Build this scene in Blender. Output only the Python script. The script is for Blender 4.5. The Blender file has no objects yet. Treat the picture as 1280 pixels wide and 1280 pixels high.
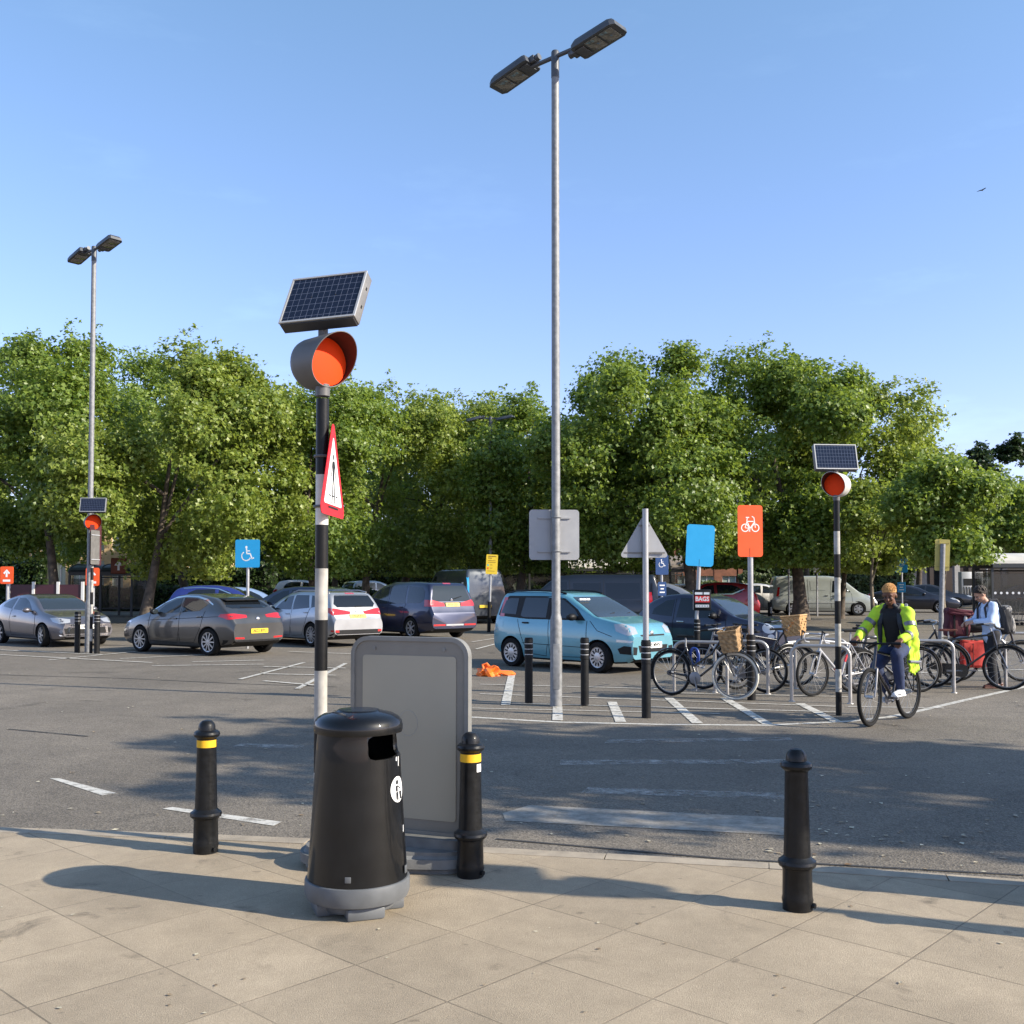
import bpy, bmesh, math, random
import numpy as np
from mathutils import Vector, Matrix, Euler
from mathutils.bvhtree import BVHTree
R=math.radians; PI=math.pi
S=bpy.context.scene; COL=S.collection
rnd=random.Random(7)
H0=1.65; PITCH=R(2.0)
# ------------------------------------------------------------------ camera
cam=bpy.data.cameras.new('camera'); co=bpy.data.objects.new('camera',cam); COL.objects.link(co)
co.location=(0,0,H0); co.rotation_euler=(R(90)+PITCH,0,0)
cam.sensor_width=36; cam.lens=36; cam.shift_y=48/1280; cam.clip_start=.05; cam.clip_end=3000
S.camera=co
def ray(px,py):
    v=Vector(((px-640)/1280,(688-py)/1280,-1.0))
    v.rotate(Euler((R(90)+PITCH,0,0))); return v
def zg(y):                       # the car park rises a little towards the back
    return 0.0 if y<28 else min((y-28)*.0085,.45)
def G(px,py,z=0.0):              # picture point -> ground point
    r=ray(px,py)
    if z is None:
        p=None
        for k in range(4000):
            t=2+k*.03; p=Vector((0,0,H0))+r*t
            if p.z<=zg(p.y): return p
        return p
    t=(z-H0)/r.z; return Vector((0,0,H0))+r*t
def X(px,d): return (px-640)/1280*d
def Z(py,d): return H0+d*math.tan(math.atan((688-py)/1280)+PITCH)
# ------------------------------------------------------------------ materials
MATS={}
def pm(name,col,rough=.6,metal=0,coat=0,spec=.5,var=0,vscale=8,bump=0,bscale=60,alpha=None,emit=None,trans=0):
    if name in MATS: return MATS[name]
    m=bpy.data.materials.new(name); m.use_nodes=True; nt=m.node_tree; b=nt.nodes['Principled BSDF']
    b.inputs['Base Color'].default_value=(*col,1); b.inputs['Roughness'].default_value=rough
    b.inputs['Metallic'].default_value=metal; b.inputs['Coat Weight'].default_value=coat
    b.inputs['Coat Roughness'].default_value=.05; b.inputs['Specular IOR Level'].default_value=spec
    if trans: b.inputs['Transmission Weight'].default_value=trans
    if var or bump:
        tc=nt.nodes.new('ShaderNodeTexCoord')
        if var:
            n=nt.nodes.new('ShaderNodeTexNoise'); n.inputs['Scale'].default_value=vscale; n.inputs['Detail'].default_value=6
            nt.links.new(tc.outputs['Object'],n.inputs['Vector'])
            mx=nt.nodes.new('ShaderNodeMix'); mx.data_type='RGBA'
            mr=nt.nodes.new('ShaderNodeMapRange'); mr.inputs[1].default_value=.35; mr.inputs[2].default_value=.68
            nt.links.new(n.outputs['Fac'],mr.inputs[0]); nt.links.new(mr.outputs[0],mx.inputs['Factor'])
            mx.inputs['A'].default_value=(*[c*(1-var) for c in col],1); mx.inputs['B'].default_value=(*[min(1,c*(1+var)) for c in col],1)
            nt.links.new(mx.outputs['Result'],b.inputs['Base Color'])
            rr=nt.nodes.new('ShaderNodeMapRange'); rr.inputs[3].default_value=max(0,rough-.1); rr.inputs[4].default_value=min(1,rough+.15)
            nt.links.new(n.outputs['Fac'],rr.inputs[0]); nt.links.new(rr.outputs[0],b.inputs['Roughness'])
        if bump:
            n2=nt.nodes.new('ShaderNodeTexNoise'); n2.inputs['Scale'].default_value=bscale; n2.inputs['Detail'].default_value=4
            nt.links.new(tc.outputs['Object'],n2.inputs['Vector'])
            bp=nt.nodes.new('ShaderNodeBump'); bp.inputs['Strength'].default_value=bump; bp.inputs['Distance'].default_value=.01
            nt.links.new(n2.outputs['Fac'],bp.inputs['Height']); nt.links.new(bp.outputs['Normal'],b.inputs['Normal'])
    MATS[name]=m; return m
def paint(name,col,metal=.5): return pm('paint '+name,col,.32,metal,coat=1.0,var=.05,vscale=3)
GLASS=pm('car glass',(.008,.010,.013),.03,0,spec=.6)
GLASS2=pm('car glass light',(.022,.028,.032),.04,0,spec=.6)
TYRE=pm('tyre rubber',(.010,.010,.010),.85,spec=.2,bump=.2,bscale=40)
BLACKP=pm('black plastic',(.009,.009,.0095),.5,var=.2,spec=.25)
DARK=pm('dark void',(.006,.006,.006),.9)
ALLOY=pm('alloy wheel',(.42,.42,.42),.35,.7)
CHROME=pm('chrome',(.75,.75,.75),.15,1)
GALV=pm('galvanised steel',(.21,.212,.215),.55,.2,var=.2,vscale=14,bump=.1,bscale=50)
ALU=pm('brushed aluminium',(.36,.36,.365),.42,.5,var=.06)
SIGNBACK=pm('sign back grey',(.35,.35,.355),.5,.15,var=.06,vscale=5)
STEEL=pm('stainless steel',(.40,.385,.37),.42,.7,var=.08)
REDL=pm('tail lamp red',(.45,.012,.014),.15,coat=1)
LAMP=pm('headlamp lens',(.40,.41,.43),.12,.3,coat=1)
PLATEY=pm('plate yellow',(.75,.5,.03),.45); PLATEW=pm('plate white',(.75,.75,.72),.45)
INK=pm('sign ink black',(.012,.012,.012),.6)
WHITE=pm('white vinyl',(.78,.78,.77),.5,var=.03)
BLUE=pm('sign blue',(.012,.29,.58),.4,var=.03); ORANGE=pm('sign orange',(.75,.09,.015),.45,var=.03)
YELLOW=pm('sign yellow',(.72,.5,.03),.5,var=.05)
CASTIRON=pm('cast iron black paint',(.007,.0072,.0078),.4,var=.3,vscale=22,bump=.2,bscale=35,coat=.2,spec=.2)
# ------------------------------------------------------------------ mesh building
class MB:
    def __init__(s): s.bm=bmesh.new()
    def _x(s,vs,M): bmesh.ops.transform(s.bm,matrix=M,verts=vs)
    def box(s,c,d,rot=None,bev=0):
        r=bmesh.ops.create_cube(s.bm,size=1); vs=r['verts']
        if bev:
            bmesh.ops.scale(s.bm,vec=d,verts=vs)
            es=list({e for v in vs for e in v.link_edges})
            rr=bmesh.ops.bevel(s.bm,geom=es,offset=bev,segments=2,affect='EDGES',profile=.5)
            vs=list({v for f in rr['faces'] for v in f.verts}|{v for v in vs if v.is_valid})
            # gather whole island
            seen=set(vs); st=list(vs)
            while st:
                v=st.pop()
                for e in v.link_edges:
                    o=e.other_vert(v)
                    if o not in seen: seen.add(o); st.append(o)
            vs=list(seen); M=Matrix.Translation(c)@((rot.to_matrix().to_4x4()) if rot else Matrix())
        else:
            M=Matrix.Translation(c)@((rot.to_matrix().to_4x4()) if rot else Matrix())@Matrix.Diagonal((*d,1))
        s._x(vs,M); return s
    def cyl(s,a,b,r,r2=None,n=12,caps=True):
        a=Vector(a);b=Vector(b); r2=r if r2 is None else r2; d=b-a
        if d.length<1e-6: return s
        q=d.to_track_quat('Z','Y').to_matrix()
        A=[];B=[]
        for i in range(n):
            t=2*PI*i/n; o=q@Vector((math.cos(t),math.sin(t),0))
            A.append(s.bm.verts.new(a+o*r)); B.append(s.bm.verts.new(b+o*r2))
        for i in range(n): s.bm.faces.new((A[i],A[(i+1)%n],B[(i+1)%n],B[i]))
        if caps:
            if r>1e-6: s.bm.faces.new(A[::-1])
            if r2>1e-6: s.bm.faces.new(B)
        return s
    def tube(s,pts,r,n=8,closed=False,r_end=None):
        pts=[Vector(p) for p in pts]; m=len(pts); rings=[]; up=None
        for i,p in enumerate(pts):
            if closed: t=(pts[(i+1)%m]-pts[i-1])
            else: t=pts[min(i+1,m-1)]-pts[max(i-1,0)]
            t.normalize()
            if up is None:
                up=t.orthogonal().normalized()
            else:
                up=(up-t*up.dot(t)); up=up.normalized() if up.length>1e-5 else t.orthogonal().normalized()
            w=t.cross(up)
            rr=r if r_end is None else r+(r_end-r)*i/(m-1)
            if isinstance(r,(list,tuple)): rr=r[i]
            rings.append([s.bm.verts.new(p+(up*math.cos(2*PI*k/n)+w*math.sin(2*PI*k/n))*rr) for k in range(n)])
        rng=range(m if closed else m-1)
        if closed:
            # align last to first
            a=rings[0]; b=rings[-1]
            best=min(range(n),key=lambda k:(b[k].co-a[0].co).length)
            for i in rng:
                r0=rings[i]; r1=rings[(i+1)%m]; o=best if i==m-1 else 0
                for k in range(n):
                    if i==m-1: s.bm.faces.new((r0[(k+o)%n],r0[(k+1+o)%n],r1[(k+1)%n],r1[k]))
                    else: s.bm.faces.new((r0[k],r0[(k+1)%n],r1[(k+1)%n],r1[k]))
        else:
            for i in rng:
                for k in range(n): s.bm.faces.new((rings[i][k],rings[i][(k+1)%n],rings[i+1][(k+1)%n],rings[i+1][k]))
            s.bm.faces.new(rings[0][::-1]); s.bm.faces.new(rings[-1])
        return s
    def lathe(s,prof,n=32,M=None,caps=True):
        rings=[]
        for r,z in prof:
            rings.append([s.bm.verts.new((r*math.cos(2*PI*k/n),r*math.sin(2*PI*k/n),z)) for k in range(n)])
        for i in range(len(rings)-1):
            for k in range(n): s.bm.faces.new((rings[i][k],rings[i][(k+1)%n],rings[i+1][(k+1)%n],rings[i+1][k]))
        if caps: s.bm.faces.new(rings[0][::-1]); s.bm.faces.new(rings[-1])
        if M: s._x([v for r in rings for v in r],M)
        return s
    def sph(s,c,r,sc=(1,1,1),rot=None,u=16,v=10):
        q=bmesh.ops.create_uvsphere(s.bm,u_segments=u,v_segments=v,radius=r)
        M=Matrix.Translation(c)@((rot.to_matrix().to_4x4()) if rot else Matrix())@Matrix.Diagonal((*sc,1))
        s._x(q['verts'],M); return s
    def prism(s,poly,t,M=None):      # 2D polygon in local xy, extruded along +z by t
        a=[s.bm.verts.new((x,y,0)) for x,y in poly]; b=[s.bm.verts.new((x,y,t)) for x,y in poly]; n=len(a)
        s.bm.faces.new(a[::-1]); s.bm.faces.new(b)
        for i in range(n): s.bm.faces.new((a[i],a[(i+1)%n],b[(i+1)%n],b[i]))
        if M: s._x(a+b,M)
        return s
    def quad(s,pts): s.bm.faces.new([s.bm.verts.new(p) for p in pts]); return s
    def build(s,name,mat,parent=None,smooth=35,loc=None,mesh=None):
        me=bpy.data.meshes.new(name); 
        bmesh.ops.recalc_face_normals(s.bm,faces=s.bm.faces[:])
        s.bm.to_mesh(me); s.bm.free()
        return mobj(name,me,mat,parent,smooth,loc)
SPLIT={'roof_rib','clamp','trainer','shoe','eye','lapel','reflective_tape','roof_rail','wiper','side_strip','windscreen_sticker','gutter','solar_clip','catch','screw','channel','reflective_ring','socket','grip','rail','small_print'}
def islands(me):
    n=len(me.vertices); par=list(range(n))
    def find(i):
        while par[i]!=i: par[i]=par[par[i]]; i=par[i]
        return i
    for e in me.edges:
        a,b=find(e.vertices[0]),find(e.vertices[1])
        if a!=b: par[a]=b
    gr={}
    for p in me.polygons: gr.setdefault(find(p.vertices[0]),[]).append(p.index)
    return list(gr.values())
def mobj(name,me,mat,parent=None,smooth=35,loc=None):
    if name in SPLIT:
        g=islands(me)
        if len(g)>1:
            first=None
            for ids in g:
                vs=[];ix={};fs=[]
                for i in ids:
                    f=[]
                    for v in me.polygons[i].vertices:
                        if v not in ix: ix[v]=len(vs); vs.append(me.vertices[v].co.copy())
                        f.append(ix[v])
                    fs.append(f)
                m2=bpy.data.meshes.new(name); m2.from_pydata(vs,[],fs); o=_mobj(name,m2,mat,parent,smooth,loc); first=first or o
            return first
    return _mobj(name,me,mat,parent,smooth,loc)
def _mobj(name,me,mat,parent=None,smooth=35,loc=None):
    for m in (mat if isinstance(mat,(list,tuple)) else [mat]): me.materials.append(m)
    if smooth:
        me.polygons.foreach_set('use_smooth',[True]*len(me.polygons)); me.set_sharp_from_angle(angle=R(smooth))
    o=bpy.data.objects.new(name,me); COL.objects.link(o)
    if parent: o.parent=parent
    if loc: o.location=loc
    return o
def tag(o,label=None,cat=None,group=None,kind=None):
    if label: o['label']=label
    if cat: o['category']=cat
    if group: o['group']=group
    if kind: o['kind']=kind
    return o
def thing(name,label,cat,loc=(0,0,0),rz=0,group=None):
    o=bpy.data.objects.new(name,None); COL.objects.link(o); o.empty_display_size=.2
    o.location=loc; o.rotation_euler=(0,0,rz); return tag(o,label,cat,group)
def dup(root,loc,rz=None,label=None,scale=None):
    def rec(o,par):
        c=o.copy(); COL.objects.link(c)
        if par: c.parent=par
        for ch in list(o.children): rec(ch,c)
        return c
    r=rec(root,None); r.location=loc
    if rz is not None: r.rotation_euler=(0,0,rz)
    if scale: r.scale=scale
    if label: r['label']=label
    return r
def tmp_eval(o):
    dg=bpy.context.evaluated_depsgraph_get(); dg.update()
    me=bpy.data.meshes.new_from_object(o.evaluated_get(dg)); return me
def kill(o):
    me=o.data; bpy.data.objects.remove(o)
def bool_cut(me,cut):
    a=bpy.data.objects.new('t_a',me); b=bpy.data.objects.new('t_b',cut); COL.objects.link(a); COL.objects.link(b)
    m=a.modifiers.new('b','BOOLEAN'); m.object=b; m.operation='DIFFERENCE'; m.solver='EXACT'
    r=tmp_eval(a); kill(a); kill(b); r.materials.clear(); return r
def remesh(bm,vox,smooth=4):
    me=bpy.data.meshes.new('t'); bm.to_mesh(me); bm.free()
    a=bpy.data.objects.new('t_a',me); COL.objects.link(a)
    m=a.modifiers.new('r','REMESH'); m.mode='VOXEL'; m.voxel_size=vox
    s=a.modifiers.new('s','SMOOTH'); s.iterations=smooth; s.factor=.5
    r=tmp_eval(a); kill(a); r.materials.clear(); return r
def text_mesh(txt,size,ext=.001,bold=0,sx=1):
    c=bpy.data.curves.new('t','FONT'); c.body=txt; c.size=size; c.extrude=ext; c.align_x='CENTER'; c.align_y='CENTER'; c.offset=bold; c.resolution_u=2
    o=bpy.data.objects.new('t',c); COL.objects.link(o); me=tmp_eval(o); bpy.data.objects.remove(o)
    for v in me.vertices: v.co.x*=sx
    me.materials.clear(); return me
def lettering(txt,size,mat,parent,M,bold=0,name='lettering',sx=1):
    me=text_mesh(txt,size,bold=bold,sx=sx); me.transform(M); return mobj(name,me,mat,parent,0)
def rrect(w,h,r,n=5,cx=0,cy=0):
    p=[]
    for (sx,sy,a0) in ((1,1,0),(-1,1,90),(-1,-1,180),(1,-1,270)):
        for k in range(n+1):
            a=R(a0+90*k/n); p.append((cx+sx*(w/2-r)+r*math.cos(a),cy+sy*(h/2-r)+r*math.sin(a)))
    return p
UP=Matrix.Rotation(R(90),4,'X')      # xy plane -> xz plane facing -y
# ------------------------------------------------------------------ world, sun
SUN_AZ=R(109.5); SUN_EL=R(29)
w=bpy.data.worlds.new('World'); S.world=w; w.use_nodes=True
nt=w.node_tree; bg=nt.nodes['Background']; sky=nt.nodes.new('ShaderNodeTexSky'); sky.sky_type='NISHITA'; sky.sun_disc=False
sky.sun_elevation=SUN_EL; sky.sun_rotation=SUN_AZ; sky.air_density=1.0; sky.dust_density=.4; sky.ozone_density=3.5; sky.altitude=20
tint=nt.nodes.new('ShaderNodeMix'); tint.data_type='RGBA'; tint.blend_type='MULTIPLY'; tint.inputs['Factor'].default_value=1; tint.inputs['B'].default_value=(1,1,1,1)
wt=nt.nodes.new('ShaderNodeTexCoord'); ws=nt.nodes.new('ShaderNodeSeparateXYZ'); nt.links.new(wt.outputs['Generated'],ws.inputs[0])
wr=nt.nodes.new('ShaderNodeMapRange'); wr.inputs[1].default_value=.12; wr.inputs[2].default_value=.55; nt.links.new(ws.outputs[2],wr.inputs[0])
wc=nt.nodes.new('ShaderNodeMix'); wc.data_type='RGBA'; wc.inputs['A'].default_value=(.95,.80,.97,1); wc.inputs['B'].default_value=(1.0,1.02,.95,1); nt.links.new(wr.outputs[0],wc.inputs['Factor'])
wm_=nt.nodes.new('ShaderNodeMapping'); wm_.inputs['Scale'].default_value=(2.2,2.2,9); wm_.inputs['Rotation'].default_value=(0,R(14),0); nt.links.new(wt.outputs['Generated'],wm_.inputs[0])
wn=nt.nodes.new('ShaderNodeTexNoise'); wn.inputs['Scale'].default_value=1.6; wn.inputs['Detail'].default_value=7; wn.inputs['Roughness'].default_value=.62; nt.links.new(wm_.outputs[0],wn.inputs['Vector'])
wq=nt.nodes.new('ShaderNodeMapRange'); wq.inputs[1].default_value=.56; wq.inputs[2].default_value=.82; wq.inputs[3].default_value=0; wq.inputs[4].default_value=.35; nt.links.new(wn.outputs['Fac'],wq.inputs[0])
wk=nt.nodes.new('ShaderNodeMix'); wk.data_type='RGBA'; wk.inputs['B'].default_value=(1.5,1.35,1.15,1); nt.links.new(wq.outputs[0],wk.inputs['Factor']); nt.links.new(wc.outputs['Result'],wk.inputs['A']); nt.links.new(wk.outputs['Result'],tint.inputs['B'])
nt.links.new(sky.outputs[0],tint.inputs['A']); nt.links.new(tint.outputs['Result'],bg.inputs[0]); bg.inputs[1].default_value=.15
sl=bpy.data.lights.new('sun','SUN'); so=bpy.data.objects.new('sun',sl); COL.objects.link(so)
sl.energy=4.7; sl.angle=R(.5); sl.color=(1,.91,.76)
sd=Vector((math.sin(SUN_AZ)*math.cos(SUN_EL),math.cos(SUN_AZ)*math.cos(SUN_EL),math.sin(SUN_EL)))
so.rotation_euler=sd.to_track_quat('Z','Y').to_euler(); so.location=(30,-10,30)
S.view_settings.view_transform='Standard'; S.view_settings.look='None'; S.view_settings.gamma=1; S.view_settings.exposure=.92
# ------------------------------------------------------------------ ground materials
def asphalt():
    m=bpy.data.materials.new('asphalt'); m.use_nodes=True; nt=m.node_tree; N=nt.nodes; L=nt.links; b=N['Principled BSDF']
    tc=N.new('ShaderNodeTexCoord')
    def noise(sc,det=5,rough=.6,dist=0):
        n=N.new('ShaderNodeTexNoise'); n.inputs['Scale'].default_value=sc; n.inputs['Detail'].default_value=det; n.inputs['Roughness'].default_value=rough
        n.inputs['Distortion'].default_value=dist; L.new(tc.outputs['Object'],n.inputs['Vector']); return n.outputs['Fac']
    def ramp(f,a,bb,c0,c1):
        r=N.new('ShaderNodeMapRange'); r.inputs[1].default_value=a; r.inputs[2].default_value=bb; r.inputs[3].default_value=c0; r.inputs[4].default_value=c1
        L.new(f,r.inputs[0]); return r.outputs[0]
    def mul(a,c):
        q=N.new('ShaderNodeMath'); q.operation='MULTIPLY'; L.new(a,q.inputs[0]); L.new(c,q.inputs[1]); return q.outputs[0]
    big=ramp(noise(.22,4,.55,.6),.3,.7,.74,1.2)
    mid=ramp(noise(2.1,6,.65),.3,.7,.88,1.1)
    v=N.new('ShaderNodeTexVoronoi'); v.inputs['Scale'].default_value=85; L.new(tc.outputs['Object'],v.inputs['Vector'])
    hsv=N.new('ShaderNodeSeparateColor'); L.new(v.outputs['Color'],hsv.inputs[0])
    grain=ramp(hsv.outputs[0],0,1,.6,1.42)
    st=ramp(noise(.9,3,.5,1.2),.62,.74,1,.6)
    f=mul(mul(mul(big,mid),grain),st)
    mx=N.new('ShaderNodeMix'); mx.data_type='RGBA'; mx.blend_type='MULTIPLY'; mx.inputs['Factor'].default_value=1
    mx.inputs['A'].default_value=(.150,.129,.102,1)
    cc=N.new('ShaderNodeCombineColor'); [L.new(f,cc.inputs[i]) for i in range(3)]; L.new(cc.outputs[0],mx.inputs['B'])
    L.new(mx.outputs['Result'],b.inputs['Base Color']); b.inputs['Roughness'].default_value=.82; b.inputs['Specular IOR Level'].default_value=.35
    bp=N.new('ShaderNodeBump'); bp.inputs['Strength'].default_value=.5; bp.inputs['Distance'].default_value=.006
    L.new(v.outputs['Distance'],bp.inputs['Height']); L.new(bp.outputs['Normal'],b.inputs['Normal']); return m
def paving():
    m=bpy.data.materials.new('paving slabs'); m.use_nodes=True; nt=m.node_tree; N=nt.nodes; L=nt.links; b=N['Principled BSDF']
    tc=N.new('ShaderNodeTexCoord'); mp=N.new('ShaderNodeMapping'); mp.inputs['Rotation'].default_value=(0,0,R(43)); L.new(tc.outputs['Object'],mp.inputs['Vector'])
    mp.inputs['Location'].default_value=(.1,.06,0)
    def noise(sc,det=5,rough=.6,dist=0,src=None):
        n=N.new('ShaderNodeTexNoise'); n.inputs['Scale'].default_value=sc; n.inputs['Detail'].default_value=det; n.inputs['Roughness'].default_value=rough
        n.inputs['Distortion'].default_value=dist; L.new(src or tc.outputs['Object'],n.inputs['Vector']); return n.outputs['Fac']
    def ramp(f,a,bb,c0,c1):
        r=N.new('ShaderNodeMapRange'); r.inputs[1].default_value=a; r.inputs[2].default_value=bb; r.inputs[3].default_value=c0; r.inputs[4].default_value=c1
        L.new(f,r.inputs[0]); return r.outputs[0]
    def M(op,a,c):
        q=N.new('ShaderNodeMath'); q.operation=op
        for i,k in enumerate((a,c)):
            if isinstance(k,(int,float)): q.inputs[i].default_value=k
            else: L.new(k,q.inputs[i])
        return q.outputs[0]
    br=N.new('ShaderNodeTexBrick'); L.new(mp.outputs[0],br.inputs['Vector']); br.inputs['Scale'].default_value=1; br.offset=0; br.squash=1
    br.inputs['Brick Width'].default_value=.57; br.inputs['Row Height'].default_value=.57; br.inputs['Mortar Size'].default_value=.0045; br.inputs['Mortar Smooth'].default_value=.25
    br.inputs['Color1'].default_value=(.90,.90,.90,1); br.inputs['Color2'].default_value=(1.06,1.06,1.06,1); br.inputs['Mortar'].default_value=(1,1,1,1)
    jo=M('MULTIPLY',br.outputs['Fac'],ramp(noise(.9,3,.6),.38,.62,.22,1))
    big=ramp(noise(.7,5,.6,.8),.3,.7,.84,1.12); mid=ramp(noise(5,8,.7),.3,.7,.88,1.1)
    fine=ramp(noise(210,3,.75),.3,.7,.72,1.28)
    stain=M('MULTIPLY',ramp(noise(2.6,5,.6,1.0),.6,.72,0,1),ramp(noise(.55,2,.5),.42,.55,0,1))
    stn=ramp(stain,0,1,1,.55)
    spot=ramp(noise(11,2,.4),.73,.77,1,.72)
    f=M('MULTIPLY',M('MULTIPLY',big,mid),M('MULTIPLY',fine,M('MULTIPLY',stn,spot)))
    f=M('MULTIPLY',f,ramp(jo,0,1,1,.52))
    sp=N.new('ShaderNodeSeparateColor'); L.new(br.outputs['Color'],sp.inputs[0]); f=M('MULTIPLY',f,sp.outputs[0])
    mx=N.new('ShaderNodeMix'); mx.data_type='RGBA'; mx.blend_type='MULTIPLY'; mx.inputs['Factor'].default_value=1
    mx.inputs['A'].default_value=(.345,.28,.198,1)
    cc=N.new('ShaderNodeCombineColor'); [L.new(f,cc.inputs[i]) for i in range(3)]; L.new(cc.outputs[0],mx.inputs['B'])
    L.new(mx.outputs['Result'],b.inputs['Base Color']); b.inputs['Roughness'].default_value=.8; b.inputs['Specular IOR Level'].default_value=.3
    bp=N.new('ShaderNodeBump'); bp.inputs['Strength'].default_value=.6; bp.inputs['Distance'].default_value=.006
    L.new(M('SUBTRACT',fine,M('MULTIPLY',br.outputs['Fac'],2.0)),bp.inputs['Height']); L.new(bp.outputs['Normal'],b.inputs['Normal']); return m
def worn(name,col,lo,hi,sc=9):
    m=bpy.data.materials.new(name); m.use_nodes=True; nt=m.node_tree; N=nt.nodes; L=nt.links; b=N['Principled BSDF']
    b.inputs['Base Color'].default_value=(*col,1); b.inputs['Roughness'].default_value=.75
    tc=N.new('ShaderNodeTexCoord'); n=N.new('ShaderNodeTexNoise'); n.inputs['Scale'].default_value=sc; n.inputs['Detail'].default_value=8; n.inputs['Roughness'].default_value=.75
    L.new(tc.outputs['Object'],n.inputs['Vector']); r=N.new('ShaderNodeMapRange'); r.inputs[1].default_value=lo; r.inputs[2].default_value=hi
    L.new(n.outputs['Fac'],r.inputs[0]); L.new(r.outputs[0],b.inputs['Alpha']); return m
ASPH=asphalt(); PAVE=paving()
KERBM=pm('kerb concrete',(.31,.26,.195),.8,var=.18,vscale=6,bump=.3,bscale=80)
LINE=worn('road paint',(.50,.48,.43),.3,.52); FAINT=worn('worn road paint',(.40,.37,.33),.42,.68,5); BAR=worn('faded white bar',(.33,.30,.255),.12,.62,5)
DARKLINE=worn('dark road line',(.03,.028,.027),.25,.5,3)
# ------------------------------------------------------------------ ground sheets
m=MB(); ys=[-30,-5,0,5,10,15,20,28,34,42,52,62,75,90,120,200,400,900]
rows=[[m.bm.verts.new((sx*900,y,zg(y))) for sx in (-1,-.06,-.02,.02,.06,1)] for y in ys]
for i in range(len(ys)-1):
    for k in range(5): m.bm.faces.new((rows[i][k],rows[i][k+1],rows[i+1][k+1],rows[i+1][k]))
tag(m.build('car_park_ground',ASPH,smooth=0),kind='structure')
PZ=.03
edge=[(-14,8.1),(-8,7.5),(-5.2,7.18),(-3.47,6.95),(-1.8,6.72),(-.15,6.42),(1.4,6.08),(2.85,5.71),(4.6,5.2),(7,4.4),(14,2.0)]
def off_edge(d):
    out=[]
    for i in range(len(edge)):
        p=Vector(edge[i]); t=Vector(edge[min(i+1,len(edge)-1)])-Vector(edge[max(i-1,0)]); t.normalize(); q=p+Vector((t.y,-t.x))*d; out.append((q.x,q.y))
    return out
# kerb stones: short lengths with a gap between them
m=MB()
def lerp_edge(pts,L0):
    out=[];acc=0
    for i in range(len(pts)-1):
        a=Vector(pts[i]);b=Vector(pts[i+1]); n=max(1,int((b-a).length/.1))
        for k in range(n): out.append(a.lerp(b,k/n))
    return out
e0=lerp_edge(off_edge(0),.1); e1=lerp_edge(off_edge(.13),.1)
for i in range(0,len(e0)-9,9):
    a,b,c,d=e0[i],e0[i+9],e1[i+9],e1[i]
    t=(b-a).normalized()*.004; zz=PZ+.003+rnd.uniform(-.002,.002)
    q=[a+t,b-t,c-t,d+t]; lo=[m.bm.verts.new((p.x,p.y,-.05)) for p in q]; hi=[m.bm.verts.new((p.x,p.y,zz)) for p in q]
    m.bm.faces.new(hi[::-1])
    for k in range(4): m.bm.faces.new((lo[k],lo[(k+1)%4],hi[(k+1)%4],hi[k]))
tag(m.build('kerb',KERBM,smooth=0),kind='structure')
m=MB(); o=off_edge(.132); 
A=[m.bm.verts.new((x,y,PZ)) for x,y in o]; B=[m.bm.verts.new((x,-25,PZ)) for x,y in o]; Cc=[m.bm.verts.new((x,y,-.05)) for x,y in o]
for i in range(len(A)-1): m.bm.faces.new((A[i],A[i+1],B[i+1],B[i])); m.bm.faces.new((A[i],A[i+1],Cc[i+1],Cc[i]))
tag(m.build('pavement',PAVE,smooth=0),kind='structure')
# painted lines
ML=MB(); MF=MB(); MS=MB()
zc=[.004]
def quadpx(mb,pts,z=.004):
    zc[0]=z
    mb.bm.faces.new([mb.bm.verts.new(((p:=G(px,py,None)).x,p.y,zg(p.y)+z)) for px,py in pts])
def linepx(mb,pts,wd,z=.004):
    P=[G(px,py,None) for px,py in pts]
    Q=[]
    for i in range(len(P)-1):
        n=max(1,int((P[i+1]-P[i]).length/1.5))
        for k in range(n): Q.append(P[i].lerp(P[i+1],k/n))
    Q.append(P[-1]); vs=[]
    for i,p in enumerate(Q):
        t=Q[min(i+1,len(Q)-1)]-Q[max(i-1,0)]; t.z=0; t.normalize(); n=Vector((-t.y,t.x,0))*wd/2
        vs.append((mb.bm.verts.new((p.x-n.x,p.y-n.y,zg(p.y)+z)),mb.bm.verts.new((p.x+n.x,p.y+n.y,zg(p.y)+z))))
    for i in range(len(vs)-1): mb.bm.faces.new((vs[i][0],vs[i+1][0],vs[i+1][1],vs[i][1]))
for q in ([(62,974),(74,974),(146,992),(128,995)],[(203,1012),(215,1010),(352,1029),(342,1033)]): quadpx(ML,q)
MBAR=MB(); quadpx(MBAR,[(628,1018),(662,1008),(985,1024),(985,1046),(632,1027)]); tag(MBAR.build('faded_crossing_bar',BAR,smooth=0),kind='structure')
for q in ([(735,985),(990,992),(990,1000),(725,992)],[(700,951),(1000,950),(1000,955),(700,957)],[(760,925),(990,922),(990,926),(755,930)],[(300,930),(380,932),(380,937),(290,934)]): quadpx(MF,q)
linepx(ML,[(560,895),(640,900),(700,903),(830,906),(960,907),(1062,902),(1110,897),(1150,889),(1200,877),(1280,859),(1340,845)],.10)
for a,b,wd in (((765,878),(776,903),.13),((836,873),(872,905),.13),((905,873),(960,906),.13),((1000,880),(1048,904),.13),((640,842),(632,882),.13),((697,884),(697,901),.13)):
    linepx(ML,[a,b],wd,.008)
for a,b,wd in (((640,880),(1045,891),.05),((600,868),(1050,884),.05),((590,886),(900,893),.04),((800,866),(1060,872),.05),((600,856),(830,862),.05),((1060,884),(1180,886),.05)):
    linepx(ML,[a,b],wd,.012)
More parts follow.
